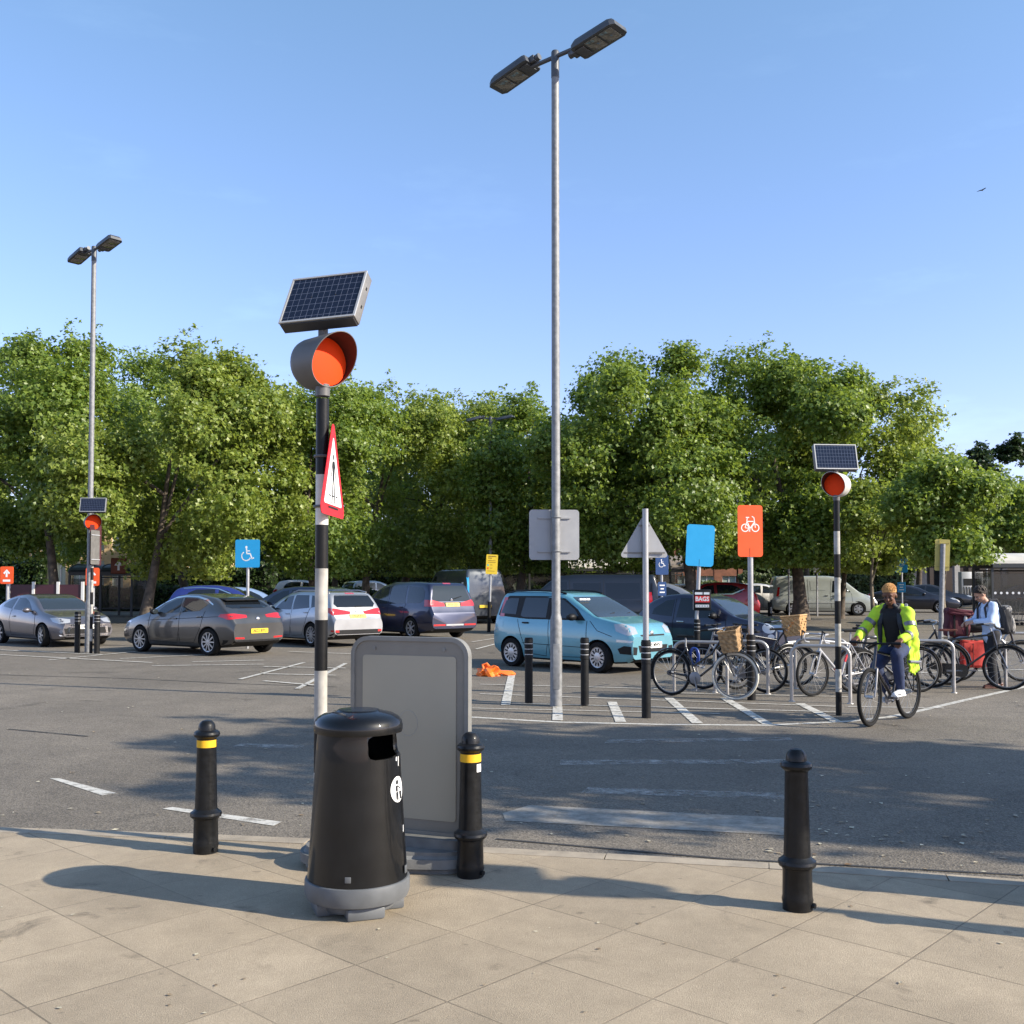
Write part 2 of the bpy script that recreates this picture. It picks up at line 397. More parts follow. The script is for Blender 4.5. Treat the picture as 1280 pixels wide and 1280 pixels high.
for a,b in (((300,850),(380,829)),((372,862),(432,830)),((330,834),(432,836)),((325,843),(420,845)),((330,852),(400,858)),((0,819),(190,829)),((0,813),(130,819)),((60,826),(170,815)),((150,824),(320,816)),((190,833),(330,831)),
            ((590,803),(640,795)),((595,812),(635,801)),((360,815),(440,818)),((240,828),(330,826)),((605,795),(632,793)),((1170,790),(1280,806)),((990,800),(1060,790)),((1150,842),(1280,838))):
    linepx(ML,[a,b],.09,.016)
linepx(MS,[(-60,842),(150,848),(300,855),(420,859)],.05,.004)  # thin dark line drawn across the road
linepx(MS,[(620,1050),(900,1075),(1280,1095)],.03,.004)
linepx(MS,[(10,912),(110,921)],.05,.004)
tag(ML.build('road_marking',LINE,smooth=0),kind='structure'); tag(MF.build('worn_road_marking',FAINT,smooth=0),kind='structure'); tag(MS.build('road_dark_line',DARKLINE,smooth=0),kind='structure')
# fallen leaves and litter flecks
m=MB(); rr=random.Random(3)
def fleck(x,y,z,s):
    a=rr.uniform(0,6.28); c,sn=math.cos(a),math.sin(a); P=[]
    for u,v,h in ((-1,0,.2),(0,-.6,.5),(1,0,.3),(0,.6,.6)): P.append((x+s*(u*c-v*sn),y+s*(u*sn+v*c),z+.002+s*h*rr.uniform(.1,.5)))
    m.quad(P)
for k in range(150):
    px=rr.uniform(0,1280); py=rr.uniform(900,1056); p=G(px,py)
    yk=np.interp(p.x,[e[0] for e in edge],[e[1] for e in edge])
    if p.y>yk+.1: fleck(p.x,p.y,.004,rr.uniform(.01,.028))
for k in range(60):
    px=rr.uniform(960,1290); py=rr.uniform(1000,1092); p=G(px,py); yk=np.interp(p.x,[e[0] for e in edge],[e[1] for e in edge])
    if p.y>yk+.05: fleck(p.x,p.y,.004,rr.uniform(.012,.03))
for k in range(34):
    px=rr.uniform(0,1280); py=rr.uniform(1100,1275); p=G(px,py,PZ); fleck(p.x,p.y,PZ+.002,rr.uniform(.006,.016))
for k in range(120):
    px=rr.uniform(0,1280); py=rr.uniform(830,900); p=G(px,py); fleck(p.x,p.y,.012,rr.uniform(.012,.03))
LEAFL=bpy.data.materials.new('fallen leaf'); LEAFL.use_nodes=True; nn=LEAFL.node_tree
g=nn.nodes.new('ShaderNodeNewGeometry'); cr=nn.nodes.new('ShaderNodeValToRGB'); cr.color_ramp.elements[0].color=(.16,.09,.03,1); cr.color_ramp.elements[1].color=(.55,.5,.36,1)
nn.links.new(g.outputs['Random Per Island'],cr.inputs[0]); nn.links.new(cr.outputs[0],nn.nodes['Principled BSDF'].inputs['Base Color'])
tag(m.build('fallen_leaves',LEAFL,smooth=0),'pale dry leaves and litter flecks scattered over the road and paving','leaves',kind='stuff')
# ------------------------------------------------------------------ cast iron bollards
BAND=worn('yellow band paint',(.72,.40,.01),.25,.36,30)
def iron_bollard(loc,label,band=True,sticker=False,rz=0):
    t=thing('cast_iron_bollard',label,'bollard',loc,rz,'cast iron bollards along the pavement edge'); t.scale=(1,1,.975)
    m=MB(); m.lathe([(.074,0),(.074,.03),(.078,.05),(.074,.07),(.072,.2),(.078,.215),(.09,.222),(.095,.236),(.092,.25),(.08,.258),(.067,.272),(.066,.30),(.061,.5),(.057,.70),(.058,.708),
                    (.064,.712),(.075,.722),(.079,.735),(.075,.748),(.064,.756),(.052,.760),(.051,.766),(.05,.785),(.043,.803),(.028,.818),(.008,.823)],36)
    m.build('post',CASTIRON,t,28)
    if band:
        m=MB(); m.lathe([(.0588,.655),(.0596,.655),(.0586,.700),(.058,.700)],36,caps=False); m.build('yellow_band',BAND,t)
    if sticker:
        m=MB(); a=R(-38)
        for k in range(6):
            pass
        pts=[]
        for k in range(5):
            for h in (.6,.645): 
                an=a+R(-16+8*k); rr=.0635; pts.append(m.bm.verts.new((rr*math.cos(an),rr*math.sin(an),h)))
        for k in range(4): m.bm.faces.new((pts[2*k],pts[2*k+2],pts[2*k+3],pts[2*k+1]))
        m.build('sticker',WHITE,t)
    m=MB(); m.cyl((.06,-.04,.03),(.075,-.052,.03),.014,n=8); m.build('bolt',CASTIRON,t)
    return t
b=G(257,1065,PZ); iron_bollard(b,'black cast iron bollard with yellow band standing alone left of the litter bin')
b=G(588,1095,PZ); iron_bollard(b,'yellow banded black bollard with small white sticker in front of the blank board',sticker=True)
b=G(997,1136,PZ); iron_bollard(b,'plain all black cast iron bollard without a band on the right of the paving',band=False)
iron_bollard((3.02,4.62,PZ),'black cast iron bollard beyond the right edge with shadow on paving',band=False)
# ------------------------------------------------------------------ litter bin
BINB=pm('bin black plastic',(.004,.004,.0042),.38,coat=.5,var=.35,vscale=6,bump=.03,bscale=9,spec=.2)
BINS=pm('bin grey plastic',(.10,.105,.11),.5,var=.15)
def litter_bin(loc,label,rz):
    t=thing('litter_bin',label,'litter bin',loc,rz,'litter bins on the pavement')
    # outer shell with a thick hollow wall so the aperture is real
    prof=[(.24,.115),(.258,.13),(.256,.16),(.238,.45),(.221,.72),(.214,.86),(.207,.915),(.207,.93),(.19,.93),(.19,.9),(.2,.7),(.22,.45),(.238,.16),(.236,.13)]
    m=MB(); n=64; rings=[[m.bm.verts.new((r*math.cos(2*PI*k/n),r*math.sin(2*PI*k/n),z)) for k in range(n)] for r,z in prof]
    for i in range(len(rings)):
        a,c=rings[i],rings[(i+1)%len(rings)]
        for k in range(n): m.bm.faces.new((a[k],a[(k+1)%n],c[(k+1)%n],c[k]))
    bmesh.ops.recalc_face_normals(m.bm,faces=m.bm.faces[:])
    me=bpy.data.meshes.new('bin_shell'); m.bm.to_mesh(me); m.bm.free()
    c=MB(); c.box((.25,0,.855),(.25,.33,.12),bev=.03); bmesh.ops.recalc_face_normals(c.bm,faces=c.bm.faces[:]); cm=bpy.data.meshes.new('c'); c.bm.to_mesh(cm); c.bm.free()
    me=bool_cut(me,cm); mobj('body',me,BINB,t,40)
    m=MB(); m.lathe([(.2,.926),(.214,.916),(.226,.918),(.229,.928),(.229,.952),(.224,.974),(.208,.994),(.18,1.010),(.12,1.024),(.11,1.026),(.105,1.032),(.06,1.034),(.004,1.035)],64); m.build('lid',BINB,t,40)
    m=MB(); m.lathe([(.18,.2),(.185,.5),(.02,.51)],32); m.build('liner',DARK,t)
    m=MB(); m.lathe([(.2,.06),(.235,.062),(.258,.072),(.268,.1),(.269,.15),(.266,.165),(.262,.168),(.24,.17)],64); m.build('base_band',BINS,t,30)
    m=MB()
    for k in range(4):
        m.box((.165*math.cos(k*PI/2+.7),.165*math.sin(k*PI/2+.7),.031),(.12,.19,.062),Euler((0,0,k*PI/2+.7)),bev=.012)
    m.lathe([(.19,.02),(.2,.035),(.2,.07)],40); m.build('foot',BINS,t,40)
    def curved(shape,z,ang,off,name,mat,rfun):
        m=MB(); vs=[]
        for u,v in shape: 
            a=ang+u/.235; r=rfun(z+v)+off; vs.append(m.bm.verts.new((r*math.cos(a),r*math.sin(a),z+v)))
        m.bm.faces.new(vs); bmesh.ops.triangulate(m.bm,faces=m.bm.faces[:]); return m
    rf=lambda z: np.interp(z,[.13,.16,.45,.72,.86],[.258,.256,.238,.221,.214])
    def grid_disc(r0,r1,z,ang,off,rx=1,n=28):
        m=MB(); A=[];B=[]
        for k in range(n):
            q=2*PI*k/n
            for L_,rad in ((A,r0),(B,r1)):
                u=rad*rx*math.cos(q); v=rad*math.sin(q); a=ang+u/.235; r=rf(z+v)+off; L_.append(m.bm.verts.new((r*math.cos(a),r*math.sin(a),z+v)))
        for k in range(n): m.bm.faces.new((A[k],A[(k+1)%n],B[(k+1)%n],B[k]))
        return m
    ang=R(0); z=.63
    m=grid_disc(.001,.066,z,ang,.002); st=m.build('pictogram_sticker',WHITE,t)
    m=grid_disc(.001,.0125,z+.037,ang-.03,.0035,n=16)
    def poly(pts):
        vs=[]
        for u,v in pts:
            a=ang+u/.235; r=rf(z+v)+.0035; vs.append(m.bm.verts.new((r*math.cos(a),r*math.sin(a),z+v)))
        m.bm.faces.new(vs)
    poly([(-.022,.02),(-.004,.022),(-.004,-.008),(-.02,-.01)]); poly([(-.02,-.012),(-.01,-.012),(-.012,-.052),(-.022,-.05)]); poly([(-.008,-.01),(.0,-.01),(-.0,-.054),(-.008,-.054)])
    poly([(-.004,.02),(.0,.012),(.026,.0),(.028,.006)]); poly([(.012,-.012),(.042,-.012),(.036,-.052),(.016,-.052)])
    m.build('pictogram',INK,st)
    m=MB(); a=R(-72); r=.2585; m.box((r*math.cos(a),r*math.sin(a),.215),(.006,.03,.03),Euler((0,0,a)),bev=.002); a=R(8); m.box((r*math.cos(a),r*math.sin(a),.215),(.006,.03,.04),Euler((0,0,a)),bev=.002)
    m.build('catch',BINS,t)
    m=MB(); a=R(8)
    for (da,zz,h,wd) in ((-.14,.785,.02,.012),(-.04,.77,.05,.006),(.05,.42,.035,.006)):
        r=rf(zz)+.0015; m.box((r*math.cos(a+da),r*math.sin(a+da),zz),(.002,wd,h),Euler((0,0,a+da)))
    m.build('residue',WHITE,t); 
    return t
b=G(446,1136,PZ)
lb=litter_bin((b.x,b.y+.02,PZ),'tapered black plastic litter bin with domed lid, side slot and grey base band',R(-20)); lb.scale=(.98,.98,.965)
litter_bin((3.52,5.16,PZ),'black litter bin beyond the right edge casting its rounded shadow on the paving',R(-14))
# ------------------------------------------------------------------ pavement board on a rubber foot
BFR=pm('board frame aluminium',(.20,.195,.18),.5,.2,var=.1); BPAN=pm('board panel clear cover',(.32,.29,.225),.4,coat=.25,var=.05,vscale=2); BDK=pm('board grey border',(.19,.175,.15),.45,var=.06)
RUB=pm('recycled rubber',(.15,.15,.145),.7,var=.2,bump=.2,bscale=30)
bd=6.08; bx=(X(434,bd)+X(592,bd))/2; 
t=thing('pavement_board','blank grey pavement poster board in a rounded aluminium frame on a rubber foot','notice board',(bx,bd,PZ),R(-21.5))
BW=.775; z0=.17; z1=Z(796,bd)-PZ; BH=z1-z0
m=MB(); o_=rrect(BW,BH,.11,8); i_=rrect(BW-.05,BH-.05,.09,8)
for yy in (0,):
    A=[m.bm.verts.new((x,-.025,z+z0+BH/2)) for x,z in o_]; B=[m.bm.verts.new((x,-.025,z+z0+BH/2)) for x,z in i_]
    C=[m.bm.verts.new((x,.025,z+z0+BH/2)) for x,z in o_]; D=[m.bm.verts.new((x,.025,z+z0+BH/2)) for x,z in i_]
    n=len(A)
    for k in range(n):
        j=(k+1)%n; m.bm.faces.new((A[k],A[j],B[j],B[k])); m.bm.faces.new((C[k],C[j],D[j],D[k])); m.bm.faces.new((A[k],A[j],C[j],C[k])); m.bm.faces.new((B[k],B[j],D[j],D[k]))
bmesh.ops.bevel(m.bm,geom=[e for e in m.bm.edges if len(e.link_faces)==2 and e.calc_face_angle(0)>1],offset=.008,segments=2,affect='EDGES')
m.build('frame',BFR,t,40)
m=MB(); m.prism(rrect(BW-.05,BH-.05,.09,8),.03,Matrix.Translation((0,.015,z0+BH/2))@UP); m.build('border',BDK,t)
m=MB(); m.prism(rrect(BW-.16,BH-.20,.02,3,0,-.01),.004,Matrix.Translation((0,-.016,z0+BH/2))@UP); m.build('panel',BPAN,t)
m=MB(); 
for sx in (-.23,.23): m.cyl((sx,-.022,z1-.07),(sx,-.014,z1-.07),.011,n=10)
m.build('screw',BFR,t)
# thin ghost ring of an old sticker on the cover
m=MB(); m.tube([(-.0+.06*math.cos(q*PI/16),-.0212,z0+BH*.56+.075*math.sin(q*PI/16)) for q in range(32)],.0012,4,True); m.build('sticker_ghost',pm('sticker ghost',(.36,.35,.325),.5),t)
m=MB(); m.prism(rrect(1.06,.46,.22,7),.12,Matrix.Rotation(R(17),4,'Z')@Matrix.Translation((-.10,-.05,0))); bmesh.ops.bevel(m.bm,geom=[e for e in m.bm.edges if e.calc_face_angle(0)>1],offset=.034,segments=3,affect='EDGES'); m.build('foot',RUB,t,40)
m=MB(); m.prism(rrect(.74,.22,.05,4),.055,Matrix.Translation((0,0,.12))); m.build('socket',RUB,t,40)
# ------------------------------------------------------------------ zebra crossing beacons
ZB=pm('pole black enamel',(.007,.007,.0075),.45,spec=.2,coat=.1,var=.25,vscale=12,bump=.05); ZW=pm('pole white enamel weathered',(.36,.34,.305),.6,var=.25,vscale=10); ZWSHADE=pm('pole white weathered shadowed',(.55,.53,.49),.5,var=.2,vscale=9)  # grey pole band: a white band with its shadow painted in
HOODLIT=pm('hood grey plastic sunlit',(.5,.48,.45),.5,var=.08)  # hood grey lightened: the sunlit side is put into the colour
HOOD=pm('hood grey plastic',(.095,.092,.09),.5,var=.1,vscale=6); HOODIN=pm('hood inside dark red',(.05,.012,.008),.6); DISC=pm('beacon disc orange',(.82,.05,.003),.65,spec=.2,var=.03,vscale=3)
CELL=bpy.data.materials.new('solar cells'); CELL.use_nodes=True
def cellmat():
    nt=CELL.node_tree; N=nt.nodes; L=nt.links; b=N['Principled BSDF']; tc=N.new('ShaderNodeTexCoord'); sp=N.new('ShaderNodeSeparateXYZ'); L.new(tc.outputs['Object'],sp.inputs[0])
    br=N.new('ShaderNodeTexBrick'); mp=N.new('ShaderNodeCombineXYZ'); L.new(sp.outputs[0],mp.inputs[0]); L.new(sp.outputs[2],mp.inputs[1]); 
    L.new(mp.outputs[0],br.inputs['Vector']); br.offset=0; br.inputs['Scale'].default_value=1; br.inputs['Brick Width'].default_value=.0392; br.inputs['Row Height'].default_value=.048
    br.inputs['Mortar Size'].default_value=.0013; br.inputs['Mortar Smooth'].default_value=.1
    br.inputs['Color1'].default_value=(.005,.007,.018,1); br.inputs['Color2'].default_value=(.007,.009,.022,1); br.inputs['Mortar'].default_value=(.11,.125,.17,1)
    L.new(br.outputs['Color'],b.inputs['Base Color']); b.inputs['Roughness'].default_value=.12
cellmat()
PFR=pm('panel frame grey',(.19,.18,.165),.45,.3,var=.12); PFL=pm('panel frame light',(.42,.42,.41),.4,.3); PFD=pm('panel underside',(.035,.035,.037),.5)
def beacon(loc,label,rz_head,rz_panel,tilt,bands,ptop,hz,pw=.5,ph=.36,pz=None,deep=.075,prx=0,sc=1.0,frm=None,hood=None):
    t=thing('crossing_beacon',label,'beacon',loc,0,'solar powered zebra crossing beacons')
    z=0
    for col,h in bands:
        m=MB(); m.cyl((0,0,z),(0,0,z+h),.0382,n=24,caps=True); m.build('pole_band',{'k':ZB,'w':ZW,'g':ZWSHADE}[col],t); z+=h
    # hooded lamp: tube with slanted visor
    def hoodz(): pass
    M=Matrix.Translation((0,0,hz))@Matrix.Rotation(rz_head,4,'Z')
    m=MB(); n=40; r=.155*sc; prof=[]
    rows=[]
    for (rr,kind) in ((r*.55,'b2'),(r*.86,'b1'),(r*.97,'b0'),(r,'b'),(r*1.0,'m'),(r,'f'),(r*.965,'fi'),(r*.95,'mi')):
        row=[]
        for k in range(n):
            a=2*PI*k/n; c,sn=math.cos(a),math.sin(a); top=(sn+1)/2
            front=-.045-.16*sc*top**1.2
            y={'b2':.16*sc,'b1':.145*sc,'b0':.12*sc,'b':.09*sc,'m':0,'f':front,'fi':front,'mi':-.01}[kind]
            row.append(m.bm.verts.new((rr*c,y,rr*sn*1.0)))
        rows.append(row)
    for i in range(len(rows)-1):
        for k in range(n): m.bm.faces.new((rows[i][k],rows[i][(k+1)%n],rows[i+1][(k+1)%n],rows[i+1][k]))
    m.bm.faces.new(rows[0]); m._x(m.bm.verts[:],M)
    bmesh.ops.recalc_face_normals(m.bm,faces=m.bm.faces[:])
    me=bpy.data.meshes.new('hood'); m.bm.to_mesh(me); m.bm.free()
    h=mobj('hood',me,hood or HOOD,t,50)
    me.materials.append(HOODIN)
    for p in me.polygons[-n-1:-1]: p.material_index=1
    m=MB(); m.lathe([(.94*r,0),(.93*r,.008),(.6*r,.018),(.02,.022)],40,M@Matrix.Rotation(R(90),4,'X')@Matrix.Translation((0,0,.028))); m.build('lamp_disc',DISC,t)
    m=MB(); m.cyl((0,0,hz-r-.05),(0,0,hz-r+.02),.043,n=20); m.cyl((0,0,hz+r-.03),(0,0,hz+r+.09),.03,n=16); m.build('socket',HOOD,t)
    # solar box
    pz=pz or hz+r+.09+ph/2*math.cos(tilt)
    E=Matrix.Translation((0,0,pz))@Matrix.Rotation(rz_panel,4,'Z')@Matrix.Rotation(prx,4,'Y')@Matrix.Rotation(-tilt,4,'X')
    pb=bpy.data.objects
    m=MB(); m.box((0,deep/2,0),(pw,deep,ph),bev=.006); o=m.build('solar_box',frm or PFR,t,40); o.matrix_local=E
    m=MB(); m.box((0,-.001,0),(pw-.025,.006,ph-.025)); o2=m.build('solar_cells',CELL,o,0)
    m=MB()
    fr=.012
    for s_ in (-1,1): m.box((s_*(pw/2-fr/2),-.004,0),(fr,.01,ph)); m.box((0,-.004,s_*(ph/2-fr/2)),(pw-2*fr,.01,fr))
    m.build('solar_frame',PFL if frm is None else PFL,o)
    m=MB(); m.box((0,deep/2,-ph/2-.004),(pw*.96,deep*.94,.01)); m.build('solar_tray',PFD,o)
    m=MB(); m.box((pw/2+.001,deep*.5,ph*.2),(.004,.012,.02)); m.box((pw/2+.001,deep*.5,-ph*.2),(.004,.012,.02)); 
    for sx in (-.16,.16): m.sph((sx*pw,-.005,.01),.004,u=6,v=4)
    m.build('solar_clip',DARK if frm is None else DARK,o)
    return t
dN=6.1; nx=X(402,dN)
T1=beacon((nx,dN,PZ),'near zebra crossing beacon with striped pole, orange lamp and big solar panel behind the bin',R(47),R(-17),R(30),
    [('k',.22),('w',.3),('k',.3),('w',.30),('k',.30),('w',.305),('k',.26),('g',.30),('k',.455)],0,Z(453,dN)-PZ,pw=.5,ph=.37,pz=Z(372,dN)-PZ,prx=R(-1))
# adjust stripes by picture: handled by band list
dR=13.15
T2=beacon((X(1046.5,dR),dR,0),'zebra crossing beacon with striped pole and blue solar panel right of the cycle sign',R(-38),R(5),R(14),
    [('k',.3),('w',.29),('k',.29),('w',.29),('k',.29),('w',.3),('k',.3),('w',.295),('k',.40)],0,Z(606,dR),pw=.56,ph=.34,pz=Z(571,dR),hood=HOODLIT)
dL=25.2
T3=beacon((X(115,dL),dL,0),'far zebra crossing beacon standing against the left lamp post',R(30),R(4),R(14),
    [('k',.3),('w',.3),('k',.3),('w',.3),('k',.3),('w',.3),('k',.3),('w',.35),('k',.6)],0,Z(653,dL),pw=.62,ph=.36,pz=Z(631,dL),sc=1.25)
beacon((5.62,3.75,PZ),'zebra crossing beacon beyond the right edge its shadow crossing the paving',R(-33),R(100),R(30),[('k',.3),('w',.3)]*4+[('k',.4)],0,3.0)
# triangular crossing sign clamped to the near beacon
SRED=pm('sign red',(.62,.02,.03),.4,var=.04)
def tri(s,r=.04):
    h=s*math.sqrt(3)/2; P=[(-s/2,-h/3),(s/2,-h/3),(0,2*h/3)]; out=[]
    C=Vector((0,0))
    for i in range(3):
        p=Vector(P[i]); a=(Vector(P[i-1])-p).normalized(); b=(Vector(P[(i+1)%3])-p).normalized(); bis=(a+b).normalized(); c=p+bis*2*r
        a0=math.atan2(*(((p+a*r*1.732)-c).yx)); a1=math.atan2(*(((p+b*r*1.732)-c).yx)); d=(a1-a0+PI)%(2*PI)-PI
        for k in range(6): out.append((c.x+r*math.cos(a0+d*k/5),c.y+r*math.sin(a0+d*k/5)))
    return out
t=thing('pedestrian_crossing_sign','red edged triangular pedestrian crossing sign seen edge-on, clamped to the near beacon pole','road sign',(nx+.062,dN-.0,Z(604,dN)),R(87.5))
s_=.685
m=MB(); m.prism(tri(s_),.004,UP); m.build('plate',SRED,t)
m=MB(); m.prism([(x,y+.006) for x,y in tri(s_*.70,.012)],.0015,Matrix.Translation((0,-.004,0))@UP); m.build('sign_face',WHITE,t)
m=MB(); MM=Matrix.Translation((0,-.0056,0))@UP
m.prism([(.018*math.cos(k*PI/6),.018*math.sin(k*PI/6)+.155) for k in range(12)],.001,MM)
for P in ([(-.028,.13),(.028,.13),(.02,.02),(-.02,.02)],[(-.02,.025),(-.002,.025),(-.03,-.125),(-.052,-.125)],[(.002,.025),(.02,.025),(.052,-.12),(.03,-.125)],[(-.03,.13),(-.02,.12),(-.055,.03),(-.068,.035)],[(.03,.13),(.02,.12),(.058,.02),(.07,.03)],
          [(-.12,-.075),(-.065,-.075),(-.065,-.083),(-.12,-.083)],[(-.02,-.075),(.015,-.075),(.015,-.083),(-.02,-.083)],[(.065,-.075),(.12,-.075),(.12,-.083),(.065,-.083)],[(-.13,-.143),(.13,-.143),(.13,-.155),(-.13,-.155)]):
    m.prism(P,.001,MM)
m.build('pedestrian_symbol',INK,t,0)
m=MB()
for dz in (.16,-.14): 
    m.tube([(.0+.045*math.cos(a*PI/10),.062+.045*math.sin(a*PI/10),dz) for a in range(20)],.009,6,True)
m.build('clamp',HOOD,t)
# ------------------------------------------------------------------ lamp posts
LHEAD=pm('lantern grey',(.075,.08,.088),.45,.3,var=.1); LGL=pm('lantern glass',(.14,.14,.125),.12,var=.4,vscale=30,coat=.6)
def lantern(par,M):
    m=MB(); prof=[(-.34,-.15),(-.30,-.17),(.28,-.17),(.34,-.13),(.34,.13),(.28,.17),(-.30,.17),(-.34,.15)]
    a=[m.bm.verts.new((x,y,0)) for x,y in prof]; bb=[m.bm.verts.new((x*.97,y*.97,.06)) for x,y in prof]; c=[m.bm.verts.new((x*.86-.01,y*.78,.115)) for x,y in prof]; n=len(a)
    m.bm.faces.new(a[::-1]); m.bm.faces.new(c)
    for r0,r1 in ((a,bb),(bb,c)):
        for k in range(n): m.bm.faces.new((r0[k],r0[(k+1)%n],r1[(k+1)%n],r1[k]))
    m._x(m.bm.verts[:],M); h=m.build('lantern',LHEAD,par,30)
    for cx in (-.05,.17):
        m=MB(); m.box((cx,0,-.004),(.19,.25,.014),bev=.005); m._x(m.bm.verts[:],M); m.build('lamp_glass',LGL,h)
    m=MB(); m.box((-.245,0,-.01),(.13,.2,.024),bev=.006); m.cyl((-.46,0,.05),(-.3,0,.05),.045,n=14); m.box((-.36,0,.045),(.09,.13,.09),bev=.012); m._x(m.bm.verts[:],M); m.build('bracket',LHEAD,h)
def lamp_post(loc,label,zt,az,base_h=1.15,rb=.078,r0=.058,r1=.05,lean=0,tiltup=R(9)):
    t=thing('lamp_post',label,'street lamp',loc,0,'twin headed car park lamp posts')
    m=MB(); m.lathe([(rb,0),(rb,base_h),(rb*.98,base_h+.03),(r0*1.05,base_h+.10),(r0,base_h+.12),(r0*.96,zt*.5),(r1,zt-.38)],28); o=m.build('column',GALV,t,30)
    m=MB(); m.lathe([(r1*1.08,zt-.38),(r1*1.08,zt-.02),(r1*.9,zt)],24); 
    c,s=math.cos(az),math.sin(az); za=zt-.1
    m.cyl((-.5*c,-.5*s,za+math.tan(-tiltup*0)*.5+.02),(.5*c,.5*s,za+.02),.03,n=14); m.build('cross_arm',LHEAD,t)
    for k,sg in ((0,1),(1,-1)):
        M=Matrix.Translation((sg*.76*c,sg*.76*s,za-.03))@Matrix.Rotation(az+(0 if sg>0 else PI),4,'Z')@Matrix.Rotation(-(tiltup if sg>0 else -R(12)),4,'Y')@Matrix.Scale(1.08,4)
        lantern(t,M)
    return t
dM=14.15; lx=X(695,dM)
LP=lamp_post((lx,dM,0),'tall galvanised twin headed lamp post with the square sign, in front of the turquoise car',Z(64,dM),R(-41),base_h=1.16,rb=.082,r0=.060,r1=.053)
m=MB(); m.box((0,-.083,.55),(.09,.006,.62),bev=.002); m.build('access_door',GALV,LP)
dL2=25.6
lamp_post((X(112,dL2),dL2,0),'tall galvanised twin headed lamp post on the left by the grey coupe',Z(308,dL2),R(-41),base_h=1.2,rb=.09,r0=.066,r1=.06)
dF=47
lamp_post((X(613,dF),dF,zg(dF)),'distant dark twin headed lamp post rising behind the middle trees',Z(521,dF)-zg(dF),R(-14),rb=.1,r0=.09,r1=.08)
# ------------------------------------------------------------------ signs
def channels(par,w,zs,y):
    m=MB()
    for z in zs: m.box((0,y,z),(w,.02,.022))
    m.build('channel',SIGNBACK,par)
# square sign on the main lamp post, seen from behind
w_=.70; zc_=Z(668,dM)
t=thing('square_sign','back of a square grey sign fixed to the tall lamp post','road sign',(lx-.02,dM+.1,zc_),R(4))
m=MB(); m.prism(rrect(w_,w_,.05),.004,Matrix.Translation((0,.004,0))@UP); m.build('plate',SIGNBACK,t,30); channels(t,.46,(-.235,.235),-.012)
m=MB(); m.box((-.03,-.008,0),(.018,.012,w_)); 
for z in (-.235,.235): m.tube([(.02+.066*math.cos(a*PI/12),-.1+.066*math.sin(a*PI/12),z) for a in range(24)],.008,6,True)
m.build('clip',GALV,t)
def rings_post(t,h=.95,r=.062,nr=4,ztop=None,bot=0):
    """black sleeve with reflective rings"""
    m=MB(); m.lathe([(r*.98,bot),(r,bot+.02),(r,h-.30)]+sum([[(r,h-.30+k*.075),(r*1.1,h-.292+k*.075),(r*1.1,h-.25+k*.075),(r,h-.242+k*.075)] for k in range(4)],[])+[(r,h-.005),(r*.9,h)],28); m.build('sleeve',BLACKP,t,30)
    m=MB()
    for k in range(nr-1): m.lathe([(r*1.005,h-.24+k*.075),(r*1.025,h-.24+k*.075),(r*1.025,h-.228+k*.075),(r*1.005,h-.228+k*.075)],28,caps=False)
    m.build('reflective_ring',ALU,t)
# triangular sign back on its post
dT=12.9; xT=X(807,dT)
t=thing('sign_post','back of a triangular sign on an aluminium post with black ringed sleeve','road sign',(xT,dT,0))
zt=Z(636,dT); m=MB(); m.cyl((0,0,.8),(0,0,zt),.038,n=20); m.build('pole',ALU,t); rings_post(t,Z(800,dT),.058,4)
m=MB(); cz=Z(696,dT)+.6*.2887*1.02; M=Matrix.Translation((-.01,.055,cz))@Matrix.Rotation(R(3),4,'Z')@UP; m.prism(tri(.64,.035),.004,M); m.build('plate',SIGNBACK,t)
m=MB(); m.box((-.01,.044,cz-.125),(.52,.016,.02)); m.box((-.01,.044,cz+.22),(.14,.016,.02)); m.build('channel',PFR,t)
m=MB(); m.box((-.17,.046,cz-.085),(.09,.002,.035)); m.build('label_plate',WHITE,t)
# orange cycle parking sign
def icon_bike(m,cx,cy,s,M,th=.0012):
    def ringp(x,y,r0,r1):
        n=22
        A=[];B=[]
        for k in range(n):
            a=2*PI*k/n; A.append(m.bm.verts.new(M@Vector((x+r0*math.cos(a),y+r0*math.sin(a),0)))); B.append(m.bm.verts.new(M@Vector((x+r1*math.cos(a),y+r1*math.sin(a),0))))
        for k in range(n): m.bm.faces.new((A[k],A[(k+1)%n],B[(k+1)%n],B[k]))
    def seg(a,b,w):
        a=Vector(a);b=Vector(b); d=(b-a).normalized(); q=Vector((-d.y,d.x))*w/2
        m.bm.faces.new([m.bm.verts.new(M@Vector((cx+s*p.x,cy+s*p.y,0))) for p in (a-q,b-q,b+q,a+q)])
    for x in (-.5,.5): ringp(cx+s*x,cy-s*.25,s*.30,s*.39)
    for a,b,wd in (((-.5,-.25),(-.32,.35),.08),((-.32,.35),(.33,.35),.09),((.5,-.25),(.36,.72),.08),((-.28,.28),(-.02,-.3),.09),((-.02,-.3),(.38,.25),.09),((-.5,-.25),(-.02,-.3),.07),((-.42,.72),(-.1,.72),.1),((-.28,.72),(-.34,.3),.08),((.36,.72),(.16,.82),.08),((-.02,-.3),(-.08,-.55),.07),((-.16,-.56),(.0,-.56),.06)): seg(a,b,wd)
dC=14.9; xC=X(938,dC)
t=thing('cycle_parking_sign','orange sign with a white bicycle symbol on a post with black ringed sleeve','road sign',(xC,dC,0))
m=MB(); m.cyl((0,.0,.8),(0,.0,Z(640,dC)),.04,n=20); m.build('pole',ALU,t); rings_post(t,Z(793,dC),.06,4)
